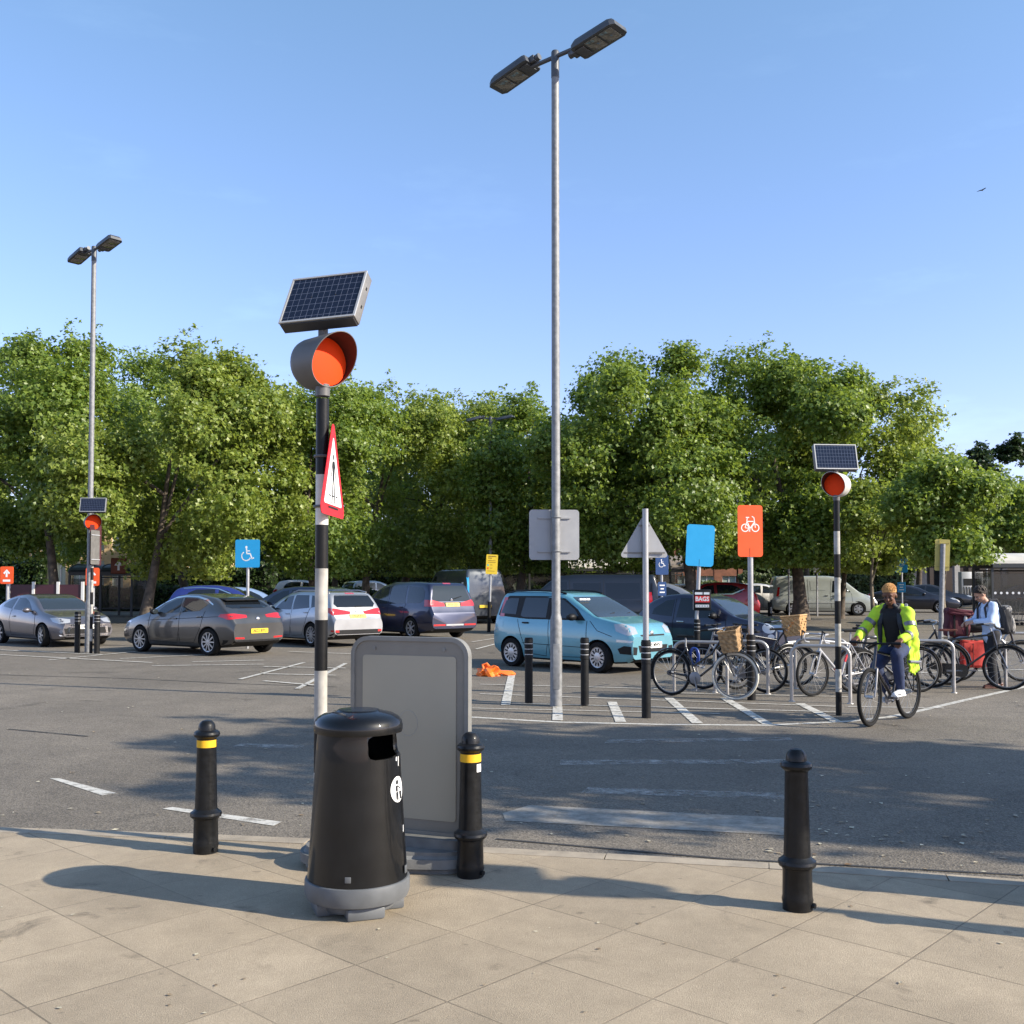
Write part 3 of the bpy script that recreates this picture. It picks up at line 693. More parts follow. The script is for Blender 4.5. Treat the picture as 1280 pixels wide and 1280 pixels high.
zc1=(Z(632,dC)+Z(696,dC))/2; M=Matrix.Translation((-.01,-.045,zc1))@Matrix.Rotation(R(7),4,'Z')@UP
m=MB(); m.prism(rrect(.375,.75,.04),.005,M); pl=m.build('plate',ORANGE,t)
m=MB(); icon_bike(m,.0,.085,.155,M@Matrix.Translation((0,0,.0065))); m.build('bicycle_symbol',WHITE,pl,0)
m=MB(); m.prism([(-.012,-.37),(-.006,-.37),(-.006,-.25),(-.012,-.25)],.001,M@Matrix.Translation((0,0,.005))); m.build('scratch',BLACKP,pl)
# plain blue sign with a bags reminder below
dB=21.6; xB=X(871,dB)
t=thing('blank_blue_sign','plain bright blue sign board on a slightly leaning post with a black ringed sleeve','road sign',(xB,dB,0))
m=MB(); m.cyl((-.02,0,.8),(.09,0,Z(662,dB)),.042,n=18); m.build('pole',ALU,t); rings_post(t,Z(774,dB),.062,4)
zc1=(Z(656,dB)+Z(708,dB))/2; M=Matrix.Translation((.065,-.05,zc1))@Matrix.Rotation(R(5),4,'Z')@Matrix.Rotation(R(3),4,'Y')@UP
m=MB(); m.prism(rrect(.60,.875,.07),.005,M); pl=m.build('plate',BLUE,t)
m=MB(); m.prism([(-.01,-.43),(-.003,-.43),(-.003,-.29),(-.01,-.29)],.001,M@Matrix.Translation((0,0,.005))); m.build('scratch',BLACKP,pl)
zc1=(Z(737,dB)+Z(763,dB))/2
t2=thing('bags_sign','small black sign reading BAGS in red, strapped to the blue sign post','sign',(xB+.1,dB-.06,zc1),R(-12))
m=MB(); m.box((0,0,0),(.36,.05,.44),bev=.02); m.build('plate',BLACKP,t2)
m=MB(); m.box((-.13,.05,.0),(.13,.07,.42)); m.build('bracket',PFL,t2)
m=MB(); m.box((0,-.0265,.02),(.30,.003,.135)); b_=m.build('red_panel',pm('sign red bright',(.72,.03,.025),.5),t2)
M=Matrix.Translation((0,-.0285,.02))@UP; lettering('BAGS',.128,WHITE,b_,M,.004,sx=.92)
m=MB(); m.box((0,-.0265,.14),(.30,.003,.05)); m.box((0,-.0265,-.125),(.28,.003,.055)); b_=m.build('white_strip',WHITE,t2)
m=MB()
for k in range(5): m.box((-.11+.055*k,-.0283,-.125),(.035,.001,.015))
m.box((.02,-.0283,.14),(.025,.001,.05)); m.build('small_print',INK,b_)
# blue wheelchair bay signs
def icon_chair(m,s,M):
    def seg(pts,w):
        for i in range(len(pts)-1):
            a=Vector(pts[i]);b=Vector(pts[i+1]); d=(b-a).normalized(); q=Vector((-d.y,d.x))*w/2; a=a-d*w*.25; b=b+d*w*.25
            m.bm.faces.new([m.bm.verts.new(M@Vector((s*p.x,s*p.y,0))) for p in (a-q,b-q,b+q,a+q)])
    m.bm.faces.new([m.bm.verts.new(M@Vector((s*(-.08+.13*math.cos(k*PI/8)),s*(.78+.13*math.sin(k*PI/8)),0))) for k in range(16)])
    seg([(-.07,.62),(-.02,.05),(.36,.05),(.56,-.5),(.76,-.42)],.14); seg([(-.04,.36),(.3,.36)],.11)
    seg([(-.1+.5*math.cos(R(a)),-.22+.5*math.sin(R(a))) for a in range(125,345,15)],.12)
BLUESHADE=pm('sign blue shade painted',(.012,.05,.16),.5)  # sign blue darkened: the tree shade is put into the colour
def bay_sign(loc,label,w,h,zc1,rz,ps=.34,extra=None,py=.06,BLUE=BLUE):
    t=thing('disabled_bay_sign',label,'road sign',loc,rz,'blue wheelchair bay signs')
    m=MB(); m.cyl((0,0,0),(0,0,zc1),.04,n=16); m.build('pole',ALU,t)
    M=Matrix.Translation((0,-.045,zc1))@UP
    m=MB(); m.prism(rrect(w,h,.04),.005,M); pl=m.build('plate',BLUE,t)
    m=MB(); icon_chair(m,ps*w,M@Matrix.Translation((-.02*w,py*h,.0065))); m.build('wheelchair_symbol',WHITE,pl,0)
    if extra:
        m=MB(); m.prism(rrect(extra[0],extra[1],.03),.005,Matrix.Translation((0,-.045,extra[2]))@UP); e=m.build('lower_plate',BLUE,t)
        m=MB(); 
        for k in range(3): m.box((0,-.052,extra[2]+(k-1)*extra[1]*.25),(extra[0]*(.6 if k!=1 else .4),.002,extra[1]*.09))
        m.build('small_print',WHITE,e)
    return t
d=27.2; bay_sign((X(310,d),d,0),'bright blue wheelchair sign above the dark grey hatchback on the left',.66,.74,(Z(675,d)+Z(709,d))/2,R(-3),.36,py=-.02)
d=31; bay_sign((X(827,d),d,zg(d)),'shaded blue wheelchair sign beside the dark van, behind the triangular sign',.40,.60,Z(706,d)-zg(d),R(8),.36,extra=(.26,.42,Z(736,d)-zg(d)),BLUE=BLUESHADE)
d=44; bay_sign((X(1127,d),d,zg(d)),'small blue wheelchair sign right of the grey van, partly hidden by leaves',.52,.74,Z(705,d)-zg(d),R(-38),.36,extra=(.34,.44,Z(734,d)-zg(d)))
# yellow notices
d=35.5
t=thing('yellow_notice','yellow car park notice facing the camera on a dark sleeved pole, beside the grey van','notice',(X(613,d),d,zg(d)))
m=MB(); m.cyl((-.05,0,0),(.02,0,Z(700,d)-zg(d)),.045,n=14); m.build('pole',ALU,t); m=MB(); m.cyl((-.052,0,0),(-.035,0,1.05),.062,n=16); m.build('sleeve',BLACKP,t)
zc1=(Z(693,d)+Z(718,d))/2-zg(d); M=Matrix.Translation((.05,-.06,zc1))@Matrix.Rotation(R(3),4,'Y')@UP
m=MB(); m.prism(rrect(.40,.68,.03),.005,M); pl=m.build('plate',YELLOW,t)
m=MB()
for yy,wd,hh in ((.26,.28,.03),(.2,.14,.03),(.12,.26,.018),(.06,.27,.018),(-.03,.16,.018),(-.14,.16,.018),(-.24,.25,.014)): m.prism([(-.14+(.08 if yy in(-.03,-.14) else 0),yy),(-.14+wd,yy),(-.14+wd,yy+hh),(-.14+(.08 if yy in(-.03,-.14) else 0),yy+hh)],.001,M@Matrix.Translation((0,0,.005)))
m.build('small_print',pm('notice brown ink',(.2,.11,.01),.6),pl,0)
m=MB(); m.prism(rrect(.06,.06,.005,2,-.13,-.03),.001,M@Matrix.Translation((0,0,.005))); m.build('icon',pm('icon teal',(.1,.45,.4),.5),pl,0)
m=MB(); m.prism(rrect(.06,.06,.005,2,-.13,-.14),.001,M@Matrix.Translation((0,0,.005))); m.build('icon',ORANGE,pl,0)
d=27
t=thing('yellow_notice','back of a dull yellow notice on a galvanised pole left of the blue shirted person','notice',(X(1174,d),d,0),R(-12))
m=MB(); m.cyl((0,0,0),(.1,0,Z(680,d)),.065,n=16); m.build('pole',GALV,t)
zc1=(Z(674,d)+Z(713.5,d))/2; M=Matrix.Translation((.095,.075,zc1))@Matrix.Rotation(R(2.5),4,'Y')@UP
m=MB(); m.prism(rrect(.37,.83,.035),.004,M); m.build('plate',pm('yellow sign back',(.52,.43,.12),.55,var=.08),t)
m=MB(); 
for z in (-.31,.31): m.box((.095,.064,zc1+z),(.35,.016,.022))
m.box((.03,.066,zc1),(.016,.012,.8)); m.build('channel',pm('yellow channel',(.38,.31,.09),.55),t)
# small trolley return arrows on the left
def arrow_sign(px,pyc,d,label,w=.42,h=.56,txt=True,rz=0):
    t=thing('trolley_sign',label,'sign',(X(px,d),d,zg(d)),rz,'orange trolley return signs')
    zc1=Z(pyc,d)-zg(d); m=MB(); m.cyl((0,0,0),(0,0,zc1),.045,n=12); m.build('pole',ALU,t)
    M=Matrix.Translation((0,-.06,zc1))@UP; m=MB(); m.prism(rrect(w,h,.05),.02,M); p=m.build('plate',ORANGE,t)
    M2=M@Matrix.Translation((0,0,.0225)); m=MB()
    for P in ([(-.03,-.06),(.03,-.06),(.03,.1),(-.03,.1)],[(-.11,.07),(-.07,.03),(.0,.12),(0,.19)],[(.11,.07),(.07,.03),(0,.12),(0,.19)],[(-.12,-.14),(.12,-.14),(.12,-.21),(-.12,-.21)]): m.prism([(x*w/.42,y*h/.56) for x,y in P],.001,M2)
    m.build('arrow',WHITE,p,0); return t
arrow_sign(10,719,33,'orange arrow sign on a pole at the left edge behind the grey coupe')
arrow_sign(117,721,32,'orange arrow sign on a white pole just right of the left lamp post')
arrow_sign(1233,703,47,'tiny orange sign on a white pole by the glass trolley shelter',.3,.5)
# second sign plate on the far beacon, edge on
t=thing('crossing_sign_back','grey back of a narrow sign fixed to the far beacon pole','road sign',(X(118.5,25.1),25.1,Z(684,25)),R(84))
m=MB(); m.prism(rrect(.42,.84,.03),.004,UP); m.build('plate',PFR,t); m=MB(); m.prism(rrect(.56,1.0,.03),.004,Matrix.Translation((.13,.06,.06))@UP); m.build('backing_board',pm('dark red board',(.06,.012,.015),.6),t)
m=MB(); 
for z in (-.3,.3): m.box((0,-.014,z),(.4,.014,.025))
m.build('channel',SIGNBACK,t)
# small payment signs among the trees
d=49
t=thing('yellow_arrow_sign','small yellow sign with dark arrow hanging left of the big trunk','sign',(X(993,d),d,zg(d)))
m=MB(); m.cyl((-.28,0,0),(-.28,0,2.4),.04,n=10); m.build('pole',ALU,t); m=MB(); m.box((0,-.05,Z(703,d)-zg(d)),(.42,.02,.42)); m.build('plate',YELLOW,t); m=MB(); m.prism([(-.1,-.1),(.1,0),(-.1,.1)],.004,Matrix.Translation((0,-.062,Z(703,d)-zg(d)))@UP); m.build('arrow',INK,t)
m=MB(); m.cyl((-.28,0,Z(703,d)-zg(d)),(0,0,Z(703,d)-zg(d)),.02,n=8); m.build('bracket',ALU,t)
d=50
t=thing('white_symbol_sign','small white sign with dark round symbol just right of the big trunk','sign',(X(1021,d),d,zg(d)))
m=MB(); m.cyl((0,0,0),(0,0,Z(709,d)-zg(d)),.04,n=10); m.build('pole',ALU,t); m=MB(); m.box((0,-.05,Z(710,d)-zg(d)),(.36,.02,.46)); m.build('plate',WHITE,t); m=MB(); m.lathe([(.06,0),(.11,0)],16,Matrix.Translation((-.02,-.0625,Z(708,d)-zg(d)))@UP,caps=False); m.box((.06,-.063,Z(713,d)-zg(d)),(.06,.003,.1)); m.build('symbol',INK,t)
# ------------------------------------------------------------------ short ringed bollards
def ring_bollard(px,py,label,h=None,ptop=None,r=.056):
    b=G(px,py); t=thing('ringed_bollard',label,'bollard',(b.x,b.y,0),0,'short black bollards with reflective rings')
    rings_post(t,h or Z(ptop,b.y),r,4); return t
ring_bollard(661,879,'short black ringed bollard left of the tall lamp post foot',ptop=797)
ring_bollard(731,882,'short black ringed bollard between the tall lamp post and the triangular sign post',ptop=797)
ring_bollard(96.5,816,'short black ringed bollard left of the far lamp post',h=1.02,r=.068)
ring_bollard(121,817,'short black ringed bollard right of the far lamp post',h=1.02,r=.068)
d=50; t=thing('plain_bollard','small dark bollard on the far side between dark car bonnet and silver car','bollard',(X(962,d),d,zg(d))); m=MB(); m.box((0,0,.35),(.2,.16,.7),bev=.03); m.build('post',BLACKP,t); m=MB(); m.box((.04,-.085,.3),(.1,.01,.3)); m.build('panel',SIGNBACK,t)
# ------------------------------------------------------------------ dropped orange bag
BAGM=pm('orange carrier bag',(.85,.17,.015),.4,coat=.2,var=.1); m=MB(); b=G(617,845); rr=random.Random(5)
def crumple(c,sx,sy,sz,n=1):
    m=MB(); bmesh.ops.create_icosphere(m.bm,subdivisions=3,radius=1)
    for v in m.bm.verts:
        k=1+.35*math.sin(5*v.co.x+2)*math.sin(7*v.co.y+1)+rr.uniform(-.22,.22); v.co=Vector((v.co.x*sx*k,v.co.y*sy*k,max(-.02,v.co.z*sz*k+.02)))
    return m
m=crumple(b,.19,.16,.16); t=thing('orange_bag','crumpled orange carrier bag lying on the tarmac near the turquoise car','carrier bag',(b.x-.08,b.y,.004),R(10))
m.build('bag',BAGM,t,20); m=MB(); m.tube([(.12,0,.05),(.22,-.02,.06),(.34,.01,.03),(.42,.0,.045),(.48,.03,.02)],[.045,.035,.06,.04,.025],7); m.build('handle',BAGM,t,20); m=MB(); m.tube([(-.1,0,.1),(-.12,.02,.2),(-.05,.0,.23),(.02,0,.14)],[.03,.025,.02,.03],7); m.build('handle',BAGM,t,20)
# ------------------------------------------------------------------ bird
d=70; t=thing('bird','tiny dark bird gliding high on the right of the sky','bird',(X(1235,d),d,Z(238,d)),R(20))
m=MB(); m.sph((0,0,0),.05,(2.2,.7,.7)); m.tube([(0,0,.02),(.1,-.2,.09),(-.05,-.42,.02)],[.04,.035,.008],6); m.tube([(0,0,.02),(.08,.2,.09),(-.05,.42,.05)],[.04,.035,.008],6); m.build('body',pm('bird feathers',(.05,.05,.05),.8),t)
# ------------------------------------------------------------------ cars
def smooth1(xs,ys,sig):
    out=np.zeros_like(ys)
    for i,x in enumerate(xs):
        wgt=np.exp(-.5*((xs-x)/sig)**2)*np.gradient(xs); out[i]=(wgt*ys).sum()/wgt.sum()
    return out
def body_mesh(sp):
    L=sp['L'];W=sp['W']; n=76
    q=np.linspace(0,1,n); xs=L*(q-.11*np.sin(4*PI*q)/(2)*.9)      # denser towards both ends
    xs=np.sort(np.clip(xs,0,L)); xs[0]=0; xs[-1]=L
    fine=np.linspace(0,L,500)
    def curve(pts,sig):
        p=np.array(pts); f=np.interp(fine,p[:,0],p[:,1]); return np.interp(xs,fine,smooth1(fine,f,sig))
    top=curve(sp['top'],sp.get('sig',.05)); belt=curve(sp['belt'],.12); bot=curve(sp.get('bot',[(0,.3),(.12,.2),(.6,.17),(L-.6,.18),(L-.12,.26),(L,.36)]),.04)
    u=(xs/L*2-1); ef=sp.get('ef',.17); er=sp.get('er',.13); pf=sp.get('pf',5)
    hw=W/2*np.where(u<0,1-ef*np.abs(u)**pf,1-er*np.abs(u)**sp.get('pr',7))
    tum=sp.get('tum',.2); fullgh=sp.get('gh',.5)
    bm=bmesh.new(); rings=[]
    low=[(0,.0),(0,.55),(0.0,.86),(.05,.93),(.16,.972),(.32,.99),(.5,1.0),(.66,.997),(.8,.985),(.92,.968),(1.0,.945)]
    fl=sp.get('flat',False)
    for i,x in enumerate(xs):
        zt,zb,w=top[i],bot[i],hw[i]; zl=min(belt[i],zt-.03); zl=max(zl,zb+.05); gh=zt-zl; g=min(gh/fullgh,1)
        wb=w*.945; wr=w*(.93-tum*g); P=[]
        for t,y in low: P.append((w*y,zb+(zl-zb)*t))
        for s_ in (.12,.3,.5,.7,.84): P.append((wb+(wr-wb)*(s_**1.15),zl+gh*s_*.98))
        cr=.05*g+.02
        for yy,dz in ((.985,.93),(.94,.97),(.84,.99),(.6,.997),(.3,1.0),(0,1.0)): P.append((wr*yy,zl+gh*(.84+(1-.84)*((dz-.84)/.16) )))
        ring=[(L/2-x,y,z) for y,z in P]+[(L/2-x,-y,z) for y,z in P[-2:0:-1]]
        rings.append([bm.verts.new(p) for p in ring])
    m=len(rings[0])
    for i in range(n-1):
        for k in range(m): bm.faces.new((rings[i][k],rings[i][(k+1)%m],rings[i+1][(k+1)%m],rings[i+1][k]))
    bm.faces.new(rings[0][::-1]); bm.faces.new(rings[-1])
    bmesh.ops.recalc_face_normals(bm,faces=bm.faces[:])
    return bm
def patch(bvh,poly,origin,d,u,off=.004,res=.07,rim=.012):
    d=Vector(d).normalized(); u=Vector(u).normalized(); o=Vector(origin); v=Vector((0,0,1))
    bm=bmesh.new(); bm.faces.new([bm.verts.new((a,b,0)) for a,b in poly])
    for ax in (0,1):
        lo=min(p[ax] for p in poly); hi=max(p[ax] for p in poly); k=lo+res
        while k<hi-res*.3:
            bmesh.ops.bisect_plane(bm,geom=bm.verts[:]+bm.edges[:]+bm.faces[:],plane_co=(k,0,0) if ax==0 else (0,k,0),plane_no=(1,0,0) if ax==0 else (0,1,0)); k+=res
    bmesh.ops.triangulate(bm,faces=bm.faces[:])
    bad=[]; nn={}
    for w_ in bm.verts:
        p=o+u*w_.co.x+v*w_.co.y-d*4; h=bvh.ray_cast(p,d)
        if h[0] is None or (h[0]-p).length>5.4: bad.append(w_)
        else:
            nr=h[1]; nr=nr if nr.dot(d)<0 else -nr; w_.co=h[0]+nr*off; nn[w_]=nr
    bmesh.ops.delete(bm,geom=bad,context='VERTS')
    if not bm.faces: return bm
    be=[e for e in bm.edges if len(e.link_faces)==1]
    nv={}
    for e in be:
        for w_ in e.verts:
            if w_ not in nv: nv[w_]=bm.verts.new(w_.co-nn[w_]*rim)
    for e in be:
        a,b=e.verts; bm.faces.new((a,b,nv[b],nv[a]))
    bmesh.ops.recalc_face_normals(bm,faces=bm.faces[:])
    return bm
def bm_obj(bm,name,mat,par,smooth=35):
    me=bpy.data.meshes.new(name); bm.to_mesh(me); bm.free()
    return mobj(name,me,mat,par,smooth) if len(me.polygons) else None
def wheel(par,name,x,y,r,side,spokes,rimr,wd=.19,hub=ALLOY,style='spoke',steer=0):
    """wheel > tyre + rim; side=+1 outer face towards +y"""
    e=bpy.data.objects.new(name,None); COL.objects.link(e); e.parent=par; e.location=(x,y,r); e.rotation_euler=(0,0,steer)
    M=Matrix.Rotation(R(-90)*side,4,'X')     # lathe z -> outward
    m=MB(); h=wd/2; m.lathe([(rimr*.99,-h*.9),(r*.93,-h),(r*.985,-h*.75),(r,-h*.4),(r,h*.4),(r*.985,h*.75),(r*.93,h),(rimr*1.03,h*.92),(rimr*.99,h*.8)],40,M,caps=False); m.build('tyre',TYRE,e,40)
    m=MB(); m.lathe([(rimr*1.0,h*.93),(rimr*1.0,h*.86),(rimr*.9,h*.8),(rimr*.88,h*.6)],40,M,caps=False)
    if style=='spoke':
        m.lathe([(.02,h*.92),(rimr*.2,h*.9),(rimr*.24,h*.7)],20,M)
        for k in range(spokes):
            a=2*PI*k/spokes
            m2=[]; 
            q=bmesh.ops.create_cube(m.bm,size=1)['verts']
            T=M@Matrix.Rotation(a,4,'Z')@Matrix.Translation((rimr*.56,0,h*.78))@Matrix.Diagonal((rimr*.78,rimr*(1.7/spokes)**.8*.55,h*.22,1)); bmesh.ops.transform(m.bm,matrix=T,verts=q)
    else:
        m.lathe([(.02,h*.97),(rimr*.3,h*.95),(rimr*.5,h*.85),(rimr*.9,h*.88)],36,M)
    if style!='spoke':
        for k in range(spokes):
            a=2*PI*(k+.5)/spokes; q=bmesh.ops.create_cube(m.bm,size=1)['verts']
            T=M@Matrix.Rotation(a,4,'Z')@Matrix.Translation((rimr*.66,0,h*.90))@Matrix.Diagonal((rimr*.34,rimr*min(.22,1.6/spokes),h*.12,1)); bmesh.ops.transform(m.bm,matrix=T,verts=q)
            for f in {f for v in q for f in v.link_faces}: f.material_index=1
    ro=m.build('rim',[hub,DARK],e,30)
    m=MB(); m.lathe([(rimr*.9,h*.45),(.01,h*.45)],24,M,caps=False); m.build('brake_disc',DARK,e)
    return e
def car(name,label,cat,loc,rz,sp,pm_,lod=0,group=None):
    t=thing(name,label,cat,loc,rz,group); L=sp['L'];W=sp['W']; r=sp['r']; xf=L/2-sp['fo']; xr=xf-sp['wb']
    bm=body_mesh(sp); bvh=BVHTree.FromBMesh(bm); me=bpy.data.meshes.new('body'); bm.to_mesh(me); bm.free()
    ar=r+.045; c=MB()
    for x in (xf,xr):
        for sg in (-1,1): c.cyl((x,sg*(W/2-.27),r),(x,sg*(W/2+.3),r),ar,n=36)
    bmesh.ops.recalc_face_normals(c.bm,faces=c.bm.faces[:]); cm=bpy.data.meshes.new('c'); c.bm.to_mesh(cm); c.bm.free()
    me=bool_cut(me,cm)
    b=mobj('body',me,pm_,t,32); me.materials.append(DARK); me.materials.append(BLACKP)
    skirt=sp.get('skirt',0)
    for p in me.polygons:
        q=p.center
        for x in (xf,xr):
            d=math.hypot(q.x-x,q.z-r)
            if d<ar-.003 and abs(q.y)<W/2-.02 and abs(q.y)>W/2-.30: p.material_index=1
            if abs(d-ar)<.012 and abs(q.y)<W/2 and (Vector((q.x-x,0,q.z-r)).normalized().dot(p.normal)<-.7): p.material_index=1
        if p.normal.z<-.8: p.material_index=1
    # wheels
    tw=W/2-.105
    for x,nm in ((xf,'f'),(xr,'r')):
        for sg in (-1,1): wheel(t,'wheel',x,sg*tw,r,sg,sp.get('spokes',7),sp.get('rimr',r*.68),sp.get('tw',.195),sp.get('hub',ALLOY),sp.get('ws','spoke'),sp.get('steer',0) if nm=='f' else 0)
    def sp_x(s): return L/2-s
    def side(nm,poly,mat,off=.004,par=t,only=None,res=.08):
        for sg in ((-1,1) if only is None else (only,)):
            o=bm_obj(patch(bvh,[(sp_x(s),z) for s,z in poly],(0,0,0),(0,-sg,0),(1,0,0),off,res),nm,mat,par)
    def front(nm,poly,mat,off=.004,par=t): return bm_obj(patch(bvh,poly,(0,0,0),(-1,0,0),(0,1,0),off),nm,mat,par)
    def rear(nm,poly,mat,off=.004,par=t): return bm_obj(patch(bvh,poly,(0,0,0),(1,0,0),(0,1,0),off),nm,mat,par)
    def topp(nm,poly,mat,off=.004):          # poly in (s,y) cast down
        q=bmesh.new()
        q.faces.new([q.verts.new((sp_x(s),y,0)) for s,y in poly]); bmesh.ops.triangulate(q,faces=q.faces[:])
        bmesh.ops.subdivide_edges(q,edges=q.edges[:],cuts=3)
        for v in q.verts:
            h=bvh.ray_cast(Vector((v.co.x,v.co.y,5)),Vector((0,0,-1)))
            if h[0]: v.co=h[0]+h[1]*off
        return bm_obj(q,nm,mat,t)
    def diag(nm,ang,fr,poly,mat,off=.005,both=True,par=t,ref=.15):
        for sg in (-1,1):
            c_,s_=math.cos(R(ang)),math.sin(R(ang)); k=1 if fr else -1
            d=(-c_*k,-s_*sg,0); u=(-s_*k,c_*sg,0); bm_obj(patch(bvh,poly,(k*(L/2-ref),sg*W*.36,0),d,u,off,.05),nm,mat,par)
    for it in sp['patches']:
        k=it[0]
        if k=='side': side(it[1],it[3],it[2],*(it[4:] or ()))
        elif k=='front': front(it[1],it[3],it[2],*(it[4:] or ()))
        elif k=='rear': rear(it[1],it[3],it[2],*(it[4:] or ()))
        elif k=='top': topp(it[1],it[3],it[2],*(it[4:] or ()))
        elif k=='fd': diag(it[1],it[4] if len(it)>4 else 35,True,it[3],it[2],it[5] if len(it)>5 else .006)
        elif k=='rd': diag(it[1],it[4] if len(it)>4 else 35,False,it[3],it[2],it[5] if len(it)>5 else .006)
    # shut lines
    def line(pts,wd=.014):
        for sg in (-1,1):
            P=[]
            for i in range(len(pts)-1):
                a,b_=Vector(pts[i]),Vector(pts[i+1]); nseg=max(1,int((b_-a).length/.06))
                for q in range(nseg): P.append(a.lerp(b_,q/nseg))
            P.append(Vector(pts[-1])); Q=[]
            for p in P:
                h=bvh.ray_cast(Vector((sp_x(p.x),sg*4,p.y)),Vector((0,-sg,0)))
                if h[0]: Q.append(h[0]+Vector((0,sg*-.001,0)))
            if len(Q)>1: ML_.tube(Q,wd/2,4)
    if sp.get('lines'):
        ML_=MB(); globals()['ML_']=ML_
        for l in sp['lines']: line(l)
        ML_.build('door_gap',DARK,t,0)
    def sidept(s,z,sg):
        h=bvh.ray_cast(Vector((sp_x(s),sg*4,z)),Vector((0,-sg,0))); return h[0] or Vector((sp_x(s),sg*W/2,z))
    for s,z in sp.get('handles',[]):
        for sg in (-1,1):
            p=sidept(s,z,sg); m=MB(); m.box((p.x,p.y+sg*.012,p.z),(.17,.03,.03),bev=.008); m.build('door_handle',sp.get('handle_mat',pm_),t)
    if 'mirror' in sp:
        s,z=sp['mirror']
        for sg in (-1,1):
            p=sidept(s,z,sg); m=MB(); m.sph((p.x+.02,p.y+sg*.13,p.z+.02),.1,(.75,1.15,.72),u=16,v=10); q=m.build('mirror',sp.get('mirror_mat',pm_),t)
            m=MB(); m.cyl((p.x+.03,p.y-sg*.02,p.z-.02),(p.x+.02,p.y+sg*.06,p.z),.025,n=8); m.build('stalk',BLACKP,q)
            m=MB(); m.sph((p.x-.045,p.y+sg*.135,p.z+.02),.075,(.12,1.1,.75),u=12,v=8); m.build('mirror_glass',GLASS2,q)
    def plate(fr,z,txt,mat):
        k=1 if fr else -1; h=bvh.ray_cast(Vector((k*5,0,z)),Vector((-k,0,0)))
        if not h[0]: return
        n=h[1]; n=n if n.x*k>0 else -n; ang=math.atan2(n.z,abs(n.x))*.8; rx=k*1
        M=Matrix.Translation(h[0]+Vector((k*.014,0,0)))@Matrix.Rotation(R(90) if fr else R(-90),4,'Z')@Matrix.Rotation(-ang,4,'X')@UP
        m=MB(); m.prism(rrect(.52,.112,.012,2),.008,M@Matrix.Translation((0,0,-.004))); p=m.build('number_plate',mat,t)
        if txt and lod<2: lettering(txt,.098,INK,p,M@Matrix.Translation((0,0,.0065)),.0015,sx=.92)
    if 'fplate' in sp: plate(True,sp['fplate'][0],sp['fplate'][1],PLATEW)
    if 'rplate' in sp: plate(False,sp['rplate'][0],sp['rplate'][1],PLATEY)
    if 'badge' in sp:
        fr,z,rad=sp['badge']; k=1 if fr else -1; h=bvh.ray_cast(Vector((k*5,0,z)),Vector((-k,0,0)))
        if h[0]: m=MB(); m.lathe([(rad,0),(rad*.95,.012),(.004,.018)],20,Matrix.Translation(h[0])@Matrix.Rotation(R(90)*k,4,'Y')); m.build('badge',CHROME,t)
    for nm,mt,fn in sp.get('extra',[]):
        m=MB(); fn(m); m.build(nm,mt,t)
    return t
def place(px_r,d_r,px_f,wb,nearer):
    """near side rear wheel at picture column px_r and depth d_r, front wheel at px_f: heading so that the wheelbase is wb"""
    xr=X(px_r,d_r); best=None
    for a in range(-1800,1800,2):
        th=R(a/10); x=xr+wb*math.cos(th); y=d_r+wb*math.sin(th)
        if (math.sin(th)<0)!=nearer or y<1: continue
        e=abs(640+1280*x/y-px_f)
        if best is None or e<best[0]: best=(e,th)
    return best[1]
def carloc(px_r,d_r,th,sp,nearside):
    """car origin (centre) from the near side rear wheel point; nearside +1 = left wheel is the near one"""
    L=sp['L']; xrl=L/2-sp['fo']-sp['wb']; yl=nearside*(sp['W']/2-.1)
    x0=X(px_r,d_r); c,s=math.cos(th),math.sin(th)
    x=x0-(c*xrl-s*yl); y=d_r-(s*xrl+c*yl); return (x,y,zg(y))
BT=BLACKP
